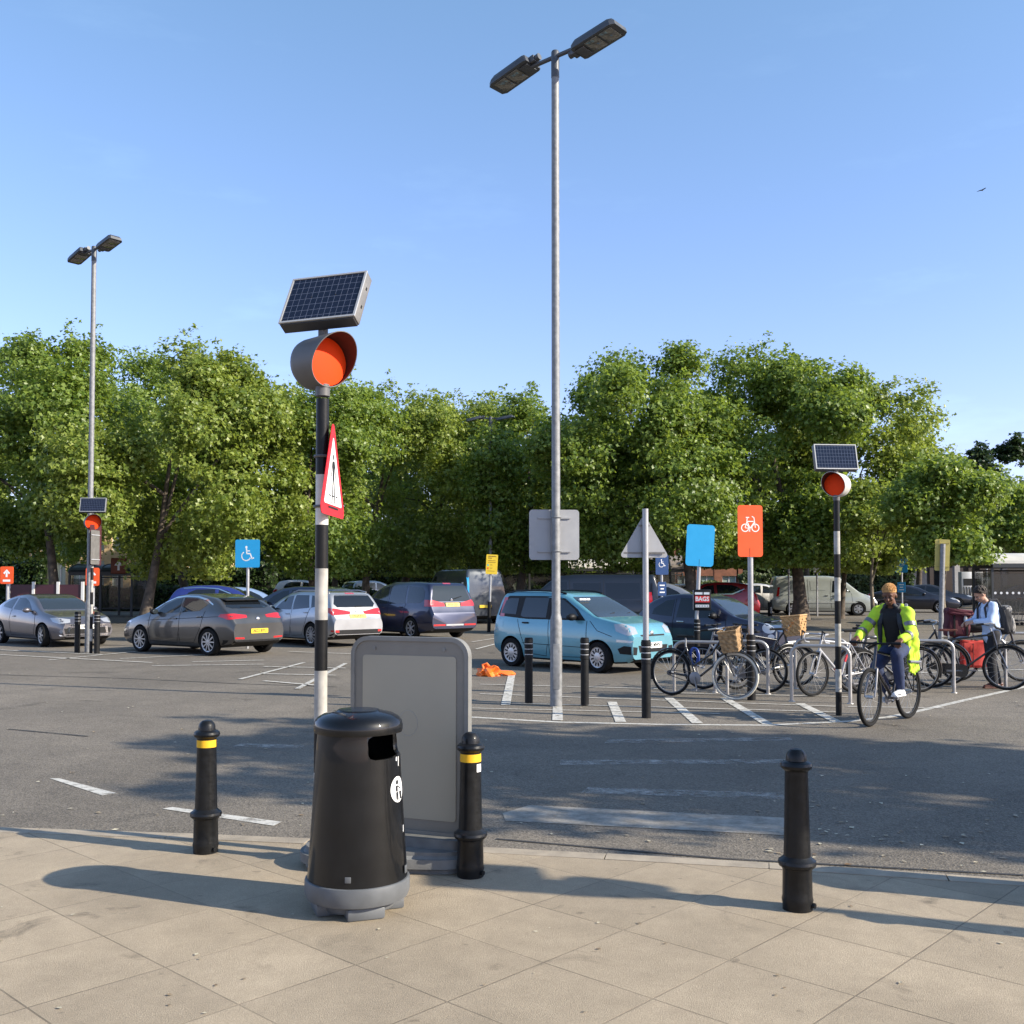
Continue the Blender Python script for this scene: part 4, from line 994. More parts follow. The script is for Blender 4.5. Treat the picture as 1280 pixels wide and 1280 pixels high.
# ---- turquoise tall city car
def sym(p): return p+[(-a,b) for a,b in p[::-1]]
panda=dict(L=3.60,W=1.60,r=.295,fo=.73,wb=2.30,spokes=12,ws='cap',rimr=.20,steer=R(-6),ef=.20,er=.12,pf=4,tum=.155,gh=.5,sig=.045,
 top=[(0,.52),(.02,.66),(.06,.84),(.18,.93),(.5,1.0),(.86,1.07),(1.2,1.26),(1.55,1.44),(1.78,1.515),(2.3,1.55),(2.95,1.55),(3.35,1.52),(3.46,1.46),(3.53,1.06),(3.58,.85),(3.60,.6)],
 belt=[(0,.80),(.8,.93),(2.5,.97),(3.60,1.02)],
 patches=[('side','window_surround',BT,[(1.06,.985),(1.3,1.2),(1.66,1.405),(1.95,1.45),(3.2,1.45),(3.36,1.38),(3.47,1.05),(3.3,1.03),(2.6,.985)],.003),
  ('side','window',GLASS2,[(1.2,1.02),(1.36,1.19),(1.68,1.375),(1.93,1.41),(1.95,1.02)],.007),('side','window',GLASS2,[(2.08,1.02),(2.07,1.415),(2.72,1.415),(2.78,1.05),(2.7,1.02)],.007),('side','window',GLASS2,[(2.92,1.07),(2.9,1.40),(3.17,1.40),(3.28,1.35),(3.38,1.09)],.007),
  ('front','windscreen',GLASS2,sym([(.66,1.055),(.56,1.40),(.52,1.435)]),.004),('rear','rear_window',GLASS,sym([(.52,1.08),(.48,1.43)]),.005),
  ('front','grille',BT,sym([(.42,.40),(.46,.53)])),('front','upper_grille',BT,sym([(.36,.70),(.38,.73)])),
  ('fd','headlight',LAMP,[(-.18,.75),(-.14,.87),(.10,.94),(.24,.93),(.22,.80),(.04,.72)],38),('fd','fog_surround',BT,[(-.14,.36),(-.16,.50),(.1,.53),(.20,.47),(.16,.38)],38),('fd','indicator',LAMP,[(-.06,.585),(-.06,.625),(.22,.645),(.22,.60)],38),
  ('rd','tail_lamp',REDL,[(.12,1.02),(.1,1.42),(.2,1.42),(.24,1.02)],50),('side','fuel_flap',None,[(3.27,.80),(3.27,.96),(3.43,.96),(3.43,.80)],.003)],
 lines=[[(1.02,.98),(1.0,.6),(1.12,.28),(1.95,.26),(2.0,.9),(2.0,1.43)],[(2.0,.5),(2.06,.26),(2.55,.3),(2.72,.62),(2.86,.98)],[(1.06,.47),(2.7,.50)],[(.42,.70),(.75,.80),(.95,.98)]],
 handles=[(1.83,.885),(2.62,.91)],handle_mat=BT,mirror=(1.32,1.03),mirror_mat=BT,fplate=(.53,'EJ65 MWV'),rplate=(.72,'EJ65 MWV'),badge=(True,.755,.05),
 extra=[('roof_rail',BT,lambda m:[m.tube([(.1,sg*.56,1.50),(-.1,sg*.575,1.545),(-.7,sg*.58,1.565),(-1.3,sg*.575,1.55),(-1.5,sg*.56,1.5)],.018,8) for sg in (-1,1)]),
  ('wiper',BT,lambda m:[m.tube([(.93,-.5,1.06),(.86,.0,1.125)],.011,6),m.tube([(.95,.05,1.06),(.86,.5,1.12)],.011,6)]),
  ('steering_wheel',BT,lambda m: m.tube([(.35+.0*k,-.35+.1*math.cos(k*PI/6),1.0+.1*math.sin(k*PI/6)) for k in range(12)],.012,6,True)),
  ('windscreen_sticker',WHITE,lambda m: [m.box((.44,-.52+.11*k,1.385),(.035,.085,.03),Euler((0,R(55),0))) for k in range(3)])])
TURQ=paint('turquoise',(.115,.315,.385),.25)
for p in panda['patches']: pass
panda['patches'][-1]=('side','fuel_flap',TURQ,[(3.27,.80),(3.27,.96),(3.43,.96),(3.43,.80)],.003)
th=place(642,21.2,750,2.30,True); car('hatchback','turquoise five door city car with black mirror and roof rails behind the tall lamp post','car',carloc(642,21.2,th,panda,-1),th,panda,TURQ)
TH_P=th
# ---- dark blue rounded small car
f500=dict(L=3.55,W=1.63,r=.29,fo=.70,wb=2.30,spokes=8,rimr=.2,ef=.34,er=.26,pf=2.6,pr=4,tum=.2,gh=.5,sig=.09,
 top=[(0,.50),(.03,.68),(.12,.80),(.35,.89),(.85,.985),(1.0,1.03),(1.55,1.38),(1.9,1.47),(2.3,1.49),(2.7,1.455),(3.05,1.33),(3.35,1.08),(3.48,.88),(3.55,.58)],
 belt=[(0,.78),(.8,.90),(2.4,.95),(3.55,.94)],
 patches=[('side','window',GLASS,[(1.22,.97),(1.62,1.27),(1.9,1.375),(2.25,1.395),(2.3,.97)]),('side','window',GLASS,[(2.42,.99),(2.4,1.36),(2.62,1.33),(2.92,1.15),(2.95,1.03)]),
  ('front','windscreen',GLASS2,sym([(.62,1.04),(.52,1.34),(.47,1.375)])),('rear','rear_window',GLASS,sym([(.42,1.06),(.38,1.34)])),
  ('fd','headlight',LAMP,[(.03+.115*math.cos(k*PI/7),.77+.105*math.sin(k*PI/7)) for k in range(14)],38),('fd','fog_lamp',LAMP,[(.0+.06*math.cos(k*PI/5),.60+.055*math.sin(k*PI/5)) for k in range(10)],38),
  ('front','grille',BT,sym([(.36,.34),(.38,.42)])),('rd','tail_lamp',REDL,[(.02,.70),(.02,.95),(.14,.95),(.14,.70)],40)],
 lines=[[(1.12,.95),(1.05,.6),(1.2,.27),(2.28,.25),(2.38,.6),(2.36,1.38)]],handles=[(2.18,.88)],handle_mat=CHROME,mirror=(1.36,1.0),mirror_mat=BT,fplate=(.44,''),rplate=(.6,''),
 extra=[('side_strip',CHROME,lambda m:[m.box((-.05,sg*.822,.46),(1.3,.012,.02)) for sg in (-1,1)]),('mirror_edge',CHROME,lambda m:[m.sph((.41,-.96,1.03),.03,(.5,1.6,.4),u=8,v=6)])])
NAVY=paint('dark navy',(.012,.013,.035),.3)
th5=R(-40); car('hatchback','rounded dark navy three door small car parked behind the bicycles','car',(X(893,22.7),22.7,0),th5,f500,NAVY)
# ---- grey coupe on the left
meg=dict(L=4.30,W=1.80,r=.31,fo=.88,wb=2.64,spokes=7,rimr=.215,ef=.24,er=.2,pf=3.4,pr=4,tum=.22,gh=.45,sig=.07,steer=R(-8),
 top=[(0,.46),(.03,.62),(.12,.73),(.4,.83),(1.0,.945),(1.12,.985),(1.65,1.25),(2.05,1.38),(2.45,1.42),(2.85,1.40),(3.3,1.31),(3.75,1.15),(4.0,1.03),(4.2,.93),(4.27,.8),(4.30,.6)],
 belt=[(0,.70),(1.0,.86),(2.6,.95),(3.5,1.0),(4.3,.95)],
 patches=[('side','window',GLASS2,[(1.5,.93),(1.95,1.2),(2.25,1.305),(2.62,1.315),(2.7,.985)]),('side','window',GLASS2,[(2.82,1.0),(2.76,1.31),(3.1,1.25),(3.42,1.13),(3.45,1.06)]),
  ('front','windscreen',GLASS2,sym([(.68,1.0),(.56,1.30),(.52,1.35)])),('rear','rear_window',GLASS,sym([(.5,1.1),(.45,1.3)])),
  ('fd','headlight',LAMP,[(-.2,.66),(-.17,.74),(.16,.79),(.36,.78),(.26,.68),(.05,.62)],38),
  ('front','grille',BT,sym([(.62,.36),(.66,.50),(.5,.52)])),('front','lower_bar',CHROME,sym([(.7,.30),(.72,.335)]),.012),('front','upper_bar',CHROME,sym([(.45,.565),(.5,.615)]),.008),('fd','fog_lamp',LAMP,[(-.02+.055*math.cos(k*PI/5),.42+.05*math.sin(k*PI/5)) for k in range(10)],45),('fd','bumper_blade',CHROME,[(-.19,.36),(-.22,.54),(-.16,.54),(-.14,.36)],30,.012),
  ('rd','tail_lamp',REDL,[(.0,.78),(.0,.92),(.3,.94),(.3,.84)],40)],
 lines=[[(1.32,.92),(1.25,.6),(1.35,.3),(2.75,.27),(2.85,.7),(2.78,1.0)]],handles=[(2.55,.80)],mirror=(1.62,.96),fplate=(.54,'YB10 KRX'),rplate=(.6,''),badge=(True,.665,.06))
GREY1=paint('warm mid grey',(.13,.12,.13),.6)
th=place(4,29.6,56,2.64,True); car('coupe','mid grey three door coupe facing the camera at the left edge','car',carloc(4,29.6,th,meg,-1),th,meg,GREY1)
# ---- dark grey hatchback seen from behind
ast=dict(L=4.37,W=1.81,r=.325,fo=.92,wb=2.66,spokes=10,rimr=.235,ef=.22,er=.16,pf=4,pr=5,tum=.22,gh=.46,sig=.06,
 top=[(0,.5),(.04,.66),(.15,.75),(.5,.85),(1.05,.96),(1.2,1.02),(1.75,1.30),(2.1,1.42),(2.5,1.47),(3.0,1.455),(3.5,1.38),(3.72,1.31),(4.05,1.08),(4.2,1.0),(4.3,.92),(4.35,.7),(4.37,.5)],
 belt=[(0,.72),(1.0,.90),(2.6,.98),(3.7,1.04),(4.37,.98)],
 patches=[('side','chrome_strip',CHROME,[(1.25,1.0),(1.72,1.255),(2.1,1.385),(2.5,1.42),(2.95,1.41),(3.35,1.34),(3.62,1.22),(3.62,1.19),(3.35,1.30),(2.95,1.375),(2.5,1.385),(2.1,1.35),(1.72,1.22),(1.3,1.0)],.006),
  ('side','window',GLASS2,[(1.5,.98),(1.8,1.19),(2.15,1.325),(2.38,1.355),(2.44,1.01)]),('side','window',GLASS2,[(2.54,1.015),(2.5,1.36),(2.95,1.35),(3.2,1.30),(3.42,1.2),(3.2,1.06)]),
  ('rear','rear_window',GLASS,sym([(.50,1.12),(.64,1.16),(.50,1.33),(.44,1.345)])),('front','windscreen',GLASS,sym([(.68,1.04),(.54,1.38)])),
  ('rd','tail_lamp',REDL,[(-.30,.90),(-.28,.96),(.0,1.0),(.3,.99),(.36,.93),(.12,.86)],42),('rear','bumper_lower',BT,sym([(.80,.27),(.82,.38)])),('rear','reflector',REDL,[(.45,.40),(.45,.44),(.72,.45),(.72,.41)]),('rear','reflector',REDL,[(-.45,.40),(-.45,.44),(-.72,.45),(-.72,.41)]),
  ('fd','headlight',LAMP,[(-.2,.64),(-.2,.72),(.2,.78),(.34,.76),(.2,.68)],38),('front','grille',BT,sym([(.5,.3),(.5,.45)]))],
 lines=[[(1.3,.98),(1.28,.6),(1.35,.3),(2.4,.27),(2.5,.6),(2.48,1.36)],[(2.5,.5),(2.52,.27),(3.05,.3),(3.3,.65),(3.42,1.06)],[(1.2,.80),(3.9,.93)]],handles=[(2.32,.86),(3.25,.92)],mirror=(1.62,1.0),mirror_mat=BT,fplate=(.42,''),rplate=(.585,'AK21 BTU'),badge=(False,.86,.055),
 extra=[('spoiler',BT,lambda m:m.box((-1.50,0,1.335),(.30,1.12,.022),Euler((0,R(-8),0)),bev=.008)),('rear_wiper',BT,lambda m:m.tube([(-1.93,0,1.13),(-1.88,.33,1.15)],.012,6))])
GREY2=paint('dark warm grey',(.085,.082,.078),.7)
th=place(264,24.4,179,2.66,False); car('hatchback','dark grey five door hatchback seen from behind with slanted rear window and multi spoke wheels','car',carloc(264,24.4,th,ast,1),th,ast,GREY2); TH_A=th
# ---- silver estate
foc=dict(L=4.56,W=1.82,r=.32,fo=.92,wb=2.65,spokes=12,rimr=.225,ef=.22,er=.14,pf=4,pr=6,tum=.2,gh=.46,sig=.06,
 top=[(0,.5),(.04,.66),(.15,.75),(.5,.86),(1.05,.97),(1.2,1.03),(1.75,1.33),(2.1,1.45),(2.6,1.50),(3.5,1.50),(4.0,1.47),(4.18,1.42),(4.36,1.10),(4.46,.95),(4.53,.75),(4.56,.5)],
 belt=[(0,.72),(1.0,.90),(2.6,.97),(4.0,1.03),(4.56,1.0)],
 patches=[('side','window',GLASS,[(1.55,.98),(1.85,1.2),(2.15,1.345),(2.42,1.38),(2.5,.99)]),('side','window',GLASS,[(2.58,.99),(2.54,1.39),(3.2,1.39),(3.42,1.05)]),('side','window',GLASS,[(3.52,1.05),(3.36,1.385),(3.75,1.36),(4.0,1.22),(3.95,1.12)]),
  ('rear','rear_window',GLASS,sym([(.58,1.07),(.66,1.16),(.56,1.37),(.5,1.40)])),('front','windscreen',GLASS,sym([(.68,1.04),(.54,1.4)])),
  ('rd','tail_lamp',REDL,[(-.34,.88),(-.34,.95),(-.02,1.03),(.34,1.07),(.2,.94),(.05,.86)],46),('rear','bumper_lower',BT,sym([(.84,.28),(.72,.47)])),('rd','reflector',REDL,[(-.1,.40),(-.1,.46),(.12,.47),(.12,.42)],30),('rear','brake_light',REDL,sym([(.14,1.425),(.14,1.455)]))],
 lines=[[(1.3,.98),(1.28,.6),(1.35,.3),(2.45,.27),(2.54,.6),(2.54,1.36)],[(2.54,.5),(2.56,.27),(3.1,.3),(3.3,.65),(3.48,1.06)]],handles=[(2.36,.87),(3.3,.92)],mirror=(1.62,1.0),rplate=(.83,'DK64 JFX'),fplate=(.42,''),badge=(False,.955,.04),
 extra=[('rear_wiper',BT,lambda m:m.tube([(-2.12,0,1.09),(-2.06,-.35,1.1)],.012,6)),('roof_rail',ALU,lambda m:[m.tube([(.1,sg*.60,1.46),(-.2,sg*.61,1.52),(-1.4,sg*.61,1.52),(-1.75,sg*.60,1.47)],.016,8) for sg in (-1,1)])])
SILV=paint('silver',(.36,.365,.37),.6)
th=R(133); car('estate_car','silver estate car with yellow rear plate behind the near striped pole','car',carloc(392,27.9,th,foc,1),th,foc,SILV)
# ---- navy people carrier
gal=dict(L=4.82,W=1.88,r=.335,fo=.95,wb=2.85,spokes=7,rimr=.225,ef=.2,er=.1,pf=4,pr=8,tum=.17,gh=.62,sig=.06,
 top=[(0,.55),(.04,.72),(.15,.85),(.6,.98),(1.0,1.06),(1.7,1.48),(2.05,1.64),(2.6,1.74),(3.8,1.75),(4.35,1.71),(4.5,1.66),(4.64,1.15),(4.74,.98),(4.80,.7),(4.82,.5)],
 belt=[(0,.82),(1.0,.98),(2.6,1.03),(4.82,1.06)],
 patches=[('side','window',GLASS2,[(1.5,1.06),(1.8,1.36),(2.1,1.53),(2.45,1.60),(2.5,1.06)]),('side','window',GLASS2,[(2.62,1.06),(2.58,1.61),(3.4,1.61),(3.45,1.08)]),('side','window',GLASS2,[(3.55,1.09),(3.52,1.61),(4.2,1.57),(4.35,1.45),(4.38,1.2),(4.25,1.1)]),
  ('rear','rear_window',GLASS2,sym([(.72,1.15),(.72,1.25),(.58,1.62)])),('front','windscreen',GLASS,sym([(.7,1.1),(.56,1.56)])),
  ('rd','tail_lamp',REDL,[(-.3,1.0),(-.26,1.10),(.05,1.19),(.30,1.2),(.30,1.0)],44),('rear','brake_light',REDL,sym([(.14,1.675),(.14,1.705)])),('rear','plate_recess',BT,sym([(.5,1.01),(.55,1.12)]),.003),('rear','reflector',REDL,[(.36,.42),(.36,.47),(.8,.47),(.8,.42)]),('rear','reflector',REDL,[(-.36,.42),(-.36,.47),(-.8,.47),(-.8,.42)]),('rear','bumper_trim',SIGNBACK,sym([(.33,.42),(.33,.47)]))],
 lines=[[(1.3,1.04),(1.28,.6),(1.35,.32),(2.48,.3),(2.56,.6),(2.56,1.6)],[(2.56,.5),(2.56,.3),(3.25,.32),(3.42,.65),(3.5,1.1)]],handles=[(2.36,.94),(3.3,.97)],mirror=(1.62,1.08),rplate=(1.05,'BV56 DJX'),fplate=(.45,''),badge=(False,1.19,.045),
 extra=[('rear_wiper',BT,lambda m:m.tube([(-2.27,.05,1.2),(-2.2,-.4,1.30)],.012,6))])
NAVY2=paint('navy people carrier',(.013,.017,.045),.4)
th=R(131); car('people_carrier','dark navy people carrier seen from behind beyond the blank board','car',carloc(516,31.2,th,gal,1),th,gal,NAVY2)
# ---- generic shapes for the rows behind
def hatch(L=4.2,W=1.76,H=1.48,**k):
    s=H/1.48; f=L/4.2
    d=dict(L=L,W=W,r=.31,fo=.88*f,wb=2.55*f,spokes=7,rimr=.21,ef=.22,er=.16,pf=4,pr=5,tum=.2,gh=.46*s,sig=.06,
     top=[(0,.5),(.04,.68),(.15,.77)]+[(a*f,b*s) for a,b in ((.5,.87),(1.0,.97),(1.15,1.03),(1.7,1.32),(2.05,1.43),(2.5,1.48),(3.2,1.47),(3.65,1.41),(3.8,1.36),(4.02,1.05),(4.12,.93))]+[(L-.03,.7),(L,.5)],
     belt=[(0,.74*s),(1.0*f,.91*s),(2.6*f,.97*s),(L,1.02*s)],
     patches=[('side','window',GLASS,[(a*f,b*s) for a,b in ((1.5,.98),(1.8,1.2),(2.1,1.33),(2.36,1.36),(2.42,1.0))]),('side','window',GLASS,[(a*f,b*s) for a,b in ((2.52,1.0),(2.48,1.37),(3.1,1.36),(3.35,1.28),(3.5,1.1),(3.4,1.05))]),
      ('rear','rear_window',GLASS,sym([(.56,1.08*s),(.48,1.36*s)])),('front','windscreen',GLASS2,sym([(.66,1.05*s),(.52,1.38*s)])),
      ('rd','tail_lamp',REDL,[(-.2,.86*s),(-.18,.98*s),(.25,1.02*s),(.22,.88*s)],44),('fd','headlight',LAMP,[(-.2,.66*s),(-.2,.74*s),(.2,.80*s),(.32,.78*s),(.2,.70*s)],38),('front','grille',BT,sym([(.5,.34),(.5,.52)]))],
     lines=[[(1.3*f,.95*s),(1.3*f,.35),(2.4*f,.3),(2.46*f,1.3*s)],[(2.46*f,.5),(2.5*f,.3),(3.0*f,.32),(3.3*f,.9*s)]],mirror=(1.6*f,1.0*s),rplate=(.74,''),fplate=(.48,''))
    d.update(k); return d
# blue hatchback behind the dark grey one (facing right)
BLU=paint('royal blue',(.02,.032,.17),.4)
sp_=hatch(3.7,1.72,1.66); sp_['patches'].append(('side','chrome_strip',CHROME,[(1.35,1.12),(1.75,1.42),(2.1,1.56),(2.6,1.60),(3.1,1.57),(3.1,1.545),(2.6,1.57),(2.1,1.53),(1.75,1.39),(1.4,1.12)],.008))
d=31; car('hatchback','royal blue tall hatchback mostly hidden behind the dark grey hatchback','car',(X(288,d),d,zg(d)),R(8),sp_,BLU,1)
# dark navy hatch behind the silver estate
d=33.5; car('estate_car','dark blue estate car with pale roof edge behind the silver estate','car',(X(372,d),d,zg(d)),R(150),hatch(4.5,1.8,1.60),NAVY2,1)
d=36; car('hatchback','small pale blue car roof just showing left of the dark blue estate','car',(X(312,d+1),d+1,zg(d)),R(20),hatch(3.9,1.7,1.56),paint('pale blue',(.2,.28,.42),.4),1)
d=60; car('hatchback','white car roof glimpsed above the dark blue estate under the trees','car',(X(385,d),d,zg(d)),R(10),hatch(4.1,1.75,1.75),paint('white',(.7,.7,.7),.0),2)
d=66; car('hatchback','small dark blue car far off under the middle trees','car',(X(447,d),d,zg(d)),R(200),hatch(4.1,1.75,1.62),paint('far blue',(.03,.05,.12),.3),2)
d=62; car('hatchback','small silver car far off, left of the navy people carrier roof','car',(X(468,d),d,zg(d)),R(40),hatch(4.2,1.75,1.70),SILV,2)
d=72; car('hatchback','dark car glimpsed under the left trees in front of the yellow brick building','car',(X(208,d),d,zg(d)),R(5),hatch(4.3,1.75,1.9),paint('dark grey far',(.05,.05,.055),.4),2)
# vans
def van(L=5.0,W=1.95,H=1.97,nose=1.0,**k):
    s=H/1.97
    d=dict(L=L,W=W,r=.335,fo=.93,wb=3.1 if L<5.2 else 3.5,spokes=6,ws='cap',rimr=.215,ef=.18,er=.06,pf=4,pr=14,tum=.13,gh=.75*s,sig=.05,tw=.21,
     top=[(0,.55),(.04,.75),(.15,.92),(.5,1.02*s),(.85,1.15*s),(1.2,1.45*s),(1.62,1.80*s),(1.9,1.92*s),(2.4,1.97*s),(L-.15,1.96*s),(L-.04,1.90*s),(L-.01,1.0),(L,.5)],
     belt=[(0,.85),(1.0,1.05*s),(2.6,1.08*s),(L,1.1*s)],
     patches=[('side','window',GLASS,[(1.28,1.16*s),(1.62,1.5*s),(1.85,1.70*s),(2.12,1.72*s),(2.18,1.14*s)]),
      ('front','windscreen',GLASS2,sym([(.78,1.13*s),(.66,1.68*s),(.6,1.74*s)])),('fd','headlight',LAMP,[(-.2,.78),(-.1,.88),(.25,1.05),(.42,1.03),(.25,.85)],40),('front','grille',BT,sym([(.62,.42),(.62,.6)])),('fd','fog_lamp',BT,[(-.12,.46),(-.12,.6),(.1,.64),(.12,.5)],45),
      ('rd','tail_lamp',REDL,[(.16,.95),(.16,1.4),(.25,1.4),(.25,.95)],44),('rear','number_plate_back',BT,sym([(.3,.6),(.3,.75)]))],
     lines=[[(1.25,1.1*s),(1.2,.7),(1.3,.38),(2.2,.34),(2.26,1.1*s),(2.2,1.8*s)],[(2.26,.36),(3.3,.36),(3.34,1.8*s)],[(2.5,1.25*s),(3.2,1.25*s),(3.22,1.7*s)]],handles=[(2.08,.98),(2.45,.98)],handle_mat=BT,mirror=(1.5,1.2*s),fplate=(.5,''))
    d.update(k); return d
VANG=paint('pale grey green',(.36,.385,.36),.15)
sp_=van(); sp_['patches']+=[('side','panel_groove',VANG,[(3.5,1.2),(3.5,1.72),(4.6,1.72),(4.72,1.2)],.006),('side','side_strip',VANG,[(.95,.62),(.95,.68),(4.7,.68),(4.7,.62)],.012)]
d=51; th=place(987,d+.5,1065,3.1,True); th=R(-8); car('van','pale grey green panel van parked side-on behind the big tree trunk','van',(X(1032,d),d+.6,zg(d)),th,sp_,VANG,1)
DVAN=paint('black van',(.008,.008,.011),.3)
sp_=van(5.1,1.93,2.0); sp_['patches']+=[('side','side_glass',GLASS,[(2.36,1.16),(2.33,1.70),(3.25,1.70),(3.3,1.16)]),('side','side_glass',GLASS,[(3.42,1.16),(3.4,1.70),(4.5,1.70),(4.55,1.2)]),('rear','rear_glass',GLASS,sym([(.7,1.15),(.62,1.72)]))]
d=34.5; car('van','black windowed van facing left behind the turquoise car','van',(X(728,d),d,zg(d)),R(170),sp_,DVAN,1)
GVAN=paint('grey van shade darkened',(.045,.052,.06),.3)  # van grey darkened in place of missing tree shade
sp_=van(5.3,1.98,2.25); sp_['patches']+=[('rear','rear_stripe',BLUE,[(.72,.9),(.72,1.9),(.80,1.9),(.80,.9)],.012),('side','side_stripe',paint('white',(.7,.7,.7),.0),[(4.9,1.2),(4.9,1.7),(5.05,1.7),(5.05,1.2)],.008)]; sp_['rplate']=(.72,'')
d=41; car('van','grey panel van seen from behind with roof bars, left of the yellow notice','van',(X(570,d),d+3,zg(d)),R(116),sp_,GVAN,1)
d=78; car('van','white box van cab glimpsed beyond the grey van under the trees','van',(X(530,d),d,zg(d)),R(200),van(4.6,1.9,2.9),paint('white',(.7,.7,.7),.0),2)
# cars to the right of the black van
d=36; car('people_carrier','silver grey people carrier beside the black van, behind the shaded wheelchair sign','car',(X(838,d),d,zg(d)),R(-14),hatch(4.4,1.8,1.72),paint('silver grey',(.24,.25,.27),.5),1)
d=50; car('hatchback','white hatchback behind the silver grey people carrier','car',(X(868,d),d,zg(d)),R(4),hatch(4.0,1.72,1.58),paint('white',(.7,.7,.7),.0),2)
RED=paint('deep red',(.30,.012,.018),.4)
sp_=hatch(4.55,1.85,1.68); sp_['patches'].append(('side','chrome_strip',CHROME,[(1.6,1.12),(3.4,1.13),(3.9,1.36),(3.88,1.39),(3.35,1.17),(1.6,1.15)],.008))
d=46; car('suv','deep red sport utility car facing left just left of the cycle sign pole','car',(X(884,d),d,zg(d)),R(168),sp_,RED,1)
d=54; car('hatchback','small silver hatchback between the red car and the pale van','car',(X(952,d),d,zg(d)),R(-172+180+2),hatch(4.0,1.72,1.58),paint('warm silver',(.45,.44,.42),.4),1)
def saloon(**k):
    d=hatch(4.75,1.83,1.46); d['top']=[(0,.5),(.04,.66),(.15,.74),(.6,.86),(1.2,.96),(1.35,1.0),(2.0,1.33),(2.4,1.44),(2.9,1.46),(3.4,1.40),(3.95,1.16),(4.2,1.08),(4.6,1.03),(4.7,.85),(4.75,.5)]
    d['patches'][0]=('side','window',GLASS,[(1.75,.98),(2.1,1.2),(2.4,1.32),(2.72,1.35),(2.78,1.0)]); d['patches'][1]=('side','window',GLASS,[(2.86,1.0),(2.82,1.35),(3.3,1.31),(3.65,1.15),(3.6,1.04)]); d.update(k); return d
d=56; car('saloon_car','black saloon car facing right beyond the cyclist head','car',(X(1138,d),d,zg(d)),R(-16),saloon(),paint('black saloon',(.012,.012,.02),.3),1)
d=64; car('saloon_car','dark car further back behind the black saloon with a sunlit bonnet','car',(X(1165,d),d,zg(d)),R(-20),saloon(),paint('dark car',(.02,.02,.025),.3),2)
d=62; car('hatchback','dark car seen through the glass of the right trolley shelter','car',(X(1268,d),d,zg(d)),R(175),hatch(4.3,1.78,1.5),paint('dark teal',(.02,.03,.05),.3),2)
# ------------------------------------------------------------------ bicycles
SPOKE=pm('spoke steel',(.5,.5,.5),.35,.8); RIMB=pm('rim black',(.03,.03,.03),.4); FRB=pm('frame black gloss',(.012,.012,.013),.25,coat=.5); FRW=pm('frame white',(.36,.36,.37),.3,coat=.5); FRR=pm('frame red',(.6,.03,.03),.3,coat=.4); FRG=pm('frame grey',(.2,.2,.21),.35,.3)
WICK=pm('wicker',(.50,.30,.13),.7,var=.3,vscale=40,bump=.6,bscale=60); WICKD=pm('wicker old brown',(.34,.215,.105),.75,var=.4,vscale=18,bump=.6,bscale=50); SADB=pm('saddle brown leather',(.14,.04,.025),.5)
def bike_wheel(par,x,r=.345,tyre=TYRE,rim=ALU,yaw=0,tw=.019,spk=20):
    e=bpy.data.objects.new('wheel',None); COL.objects.link(e); e.parent=par; e.location=(x,0,r); e.rotation_euler=(0,0,yaw)
    def circ(rr,n): return [(rr*math.cos(2*PI*k/n),0,rr*math.sin(2*PI*k/n)) for k in range(n)]
    m=MB(); m.tube(circ(r-tw,44),tw,8,True); m.build('tyre',tyre,e,60)
    m=MB(); m.tube(circ(r-2*tw-.008,44),.011,6,True); m.build('rim',rim,e,60)
    m=MB()
    for k in range(spk):
        a=2*PI*k/spk; o=.12*(1 if k%2 else -1); s=.018*(1 if k%4<2 else -1); m.cyl((.02*math.cos(a+o*8),s,.02*math.sin(a+o*8)),((r-2*tw-.01)*math.cos(a),0,(r-2*tw-.01)*math.sin(a)),.0016,n=3,caps=False)
    m.cyl((0,-.045,0),(0,.045,0),.022,n=12); m.build('spokes',SPOKE,e,0); return e
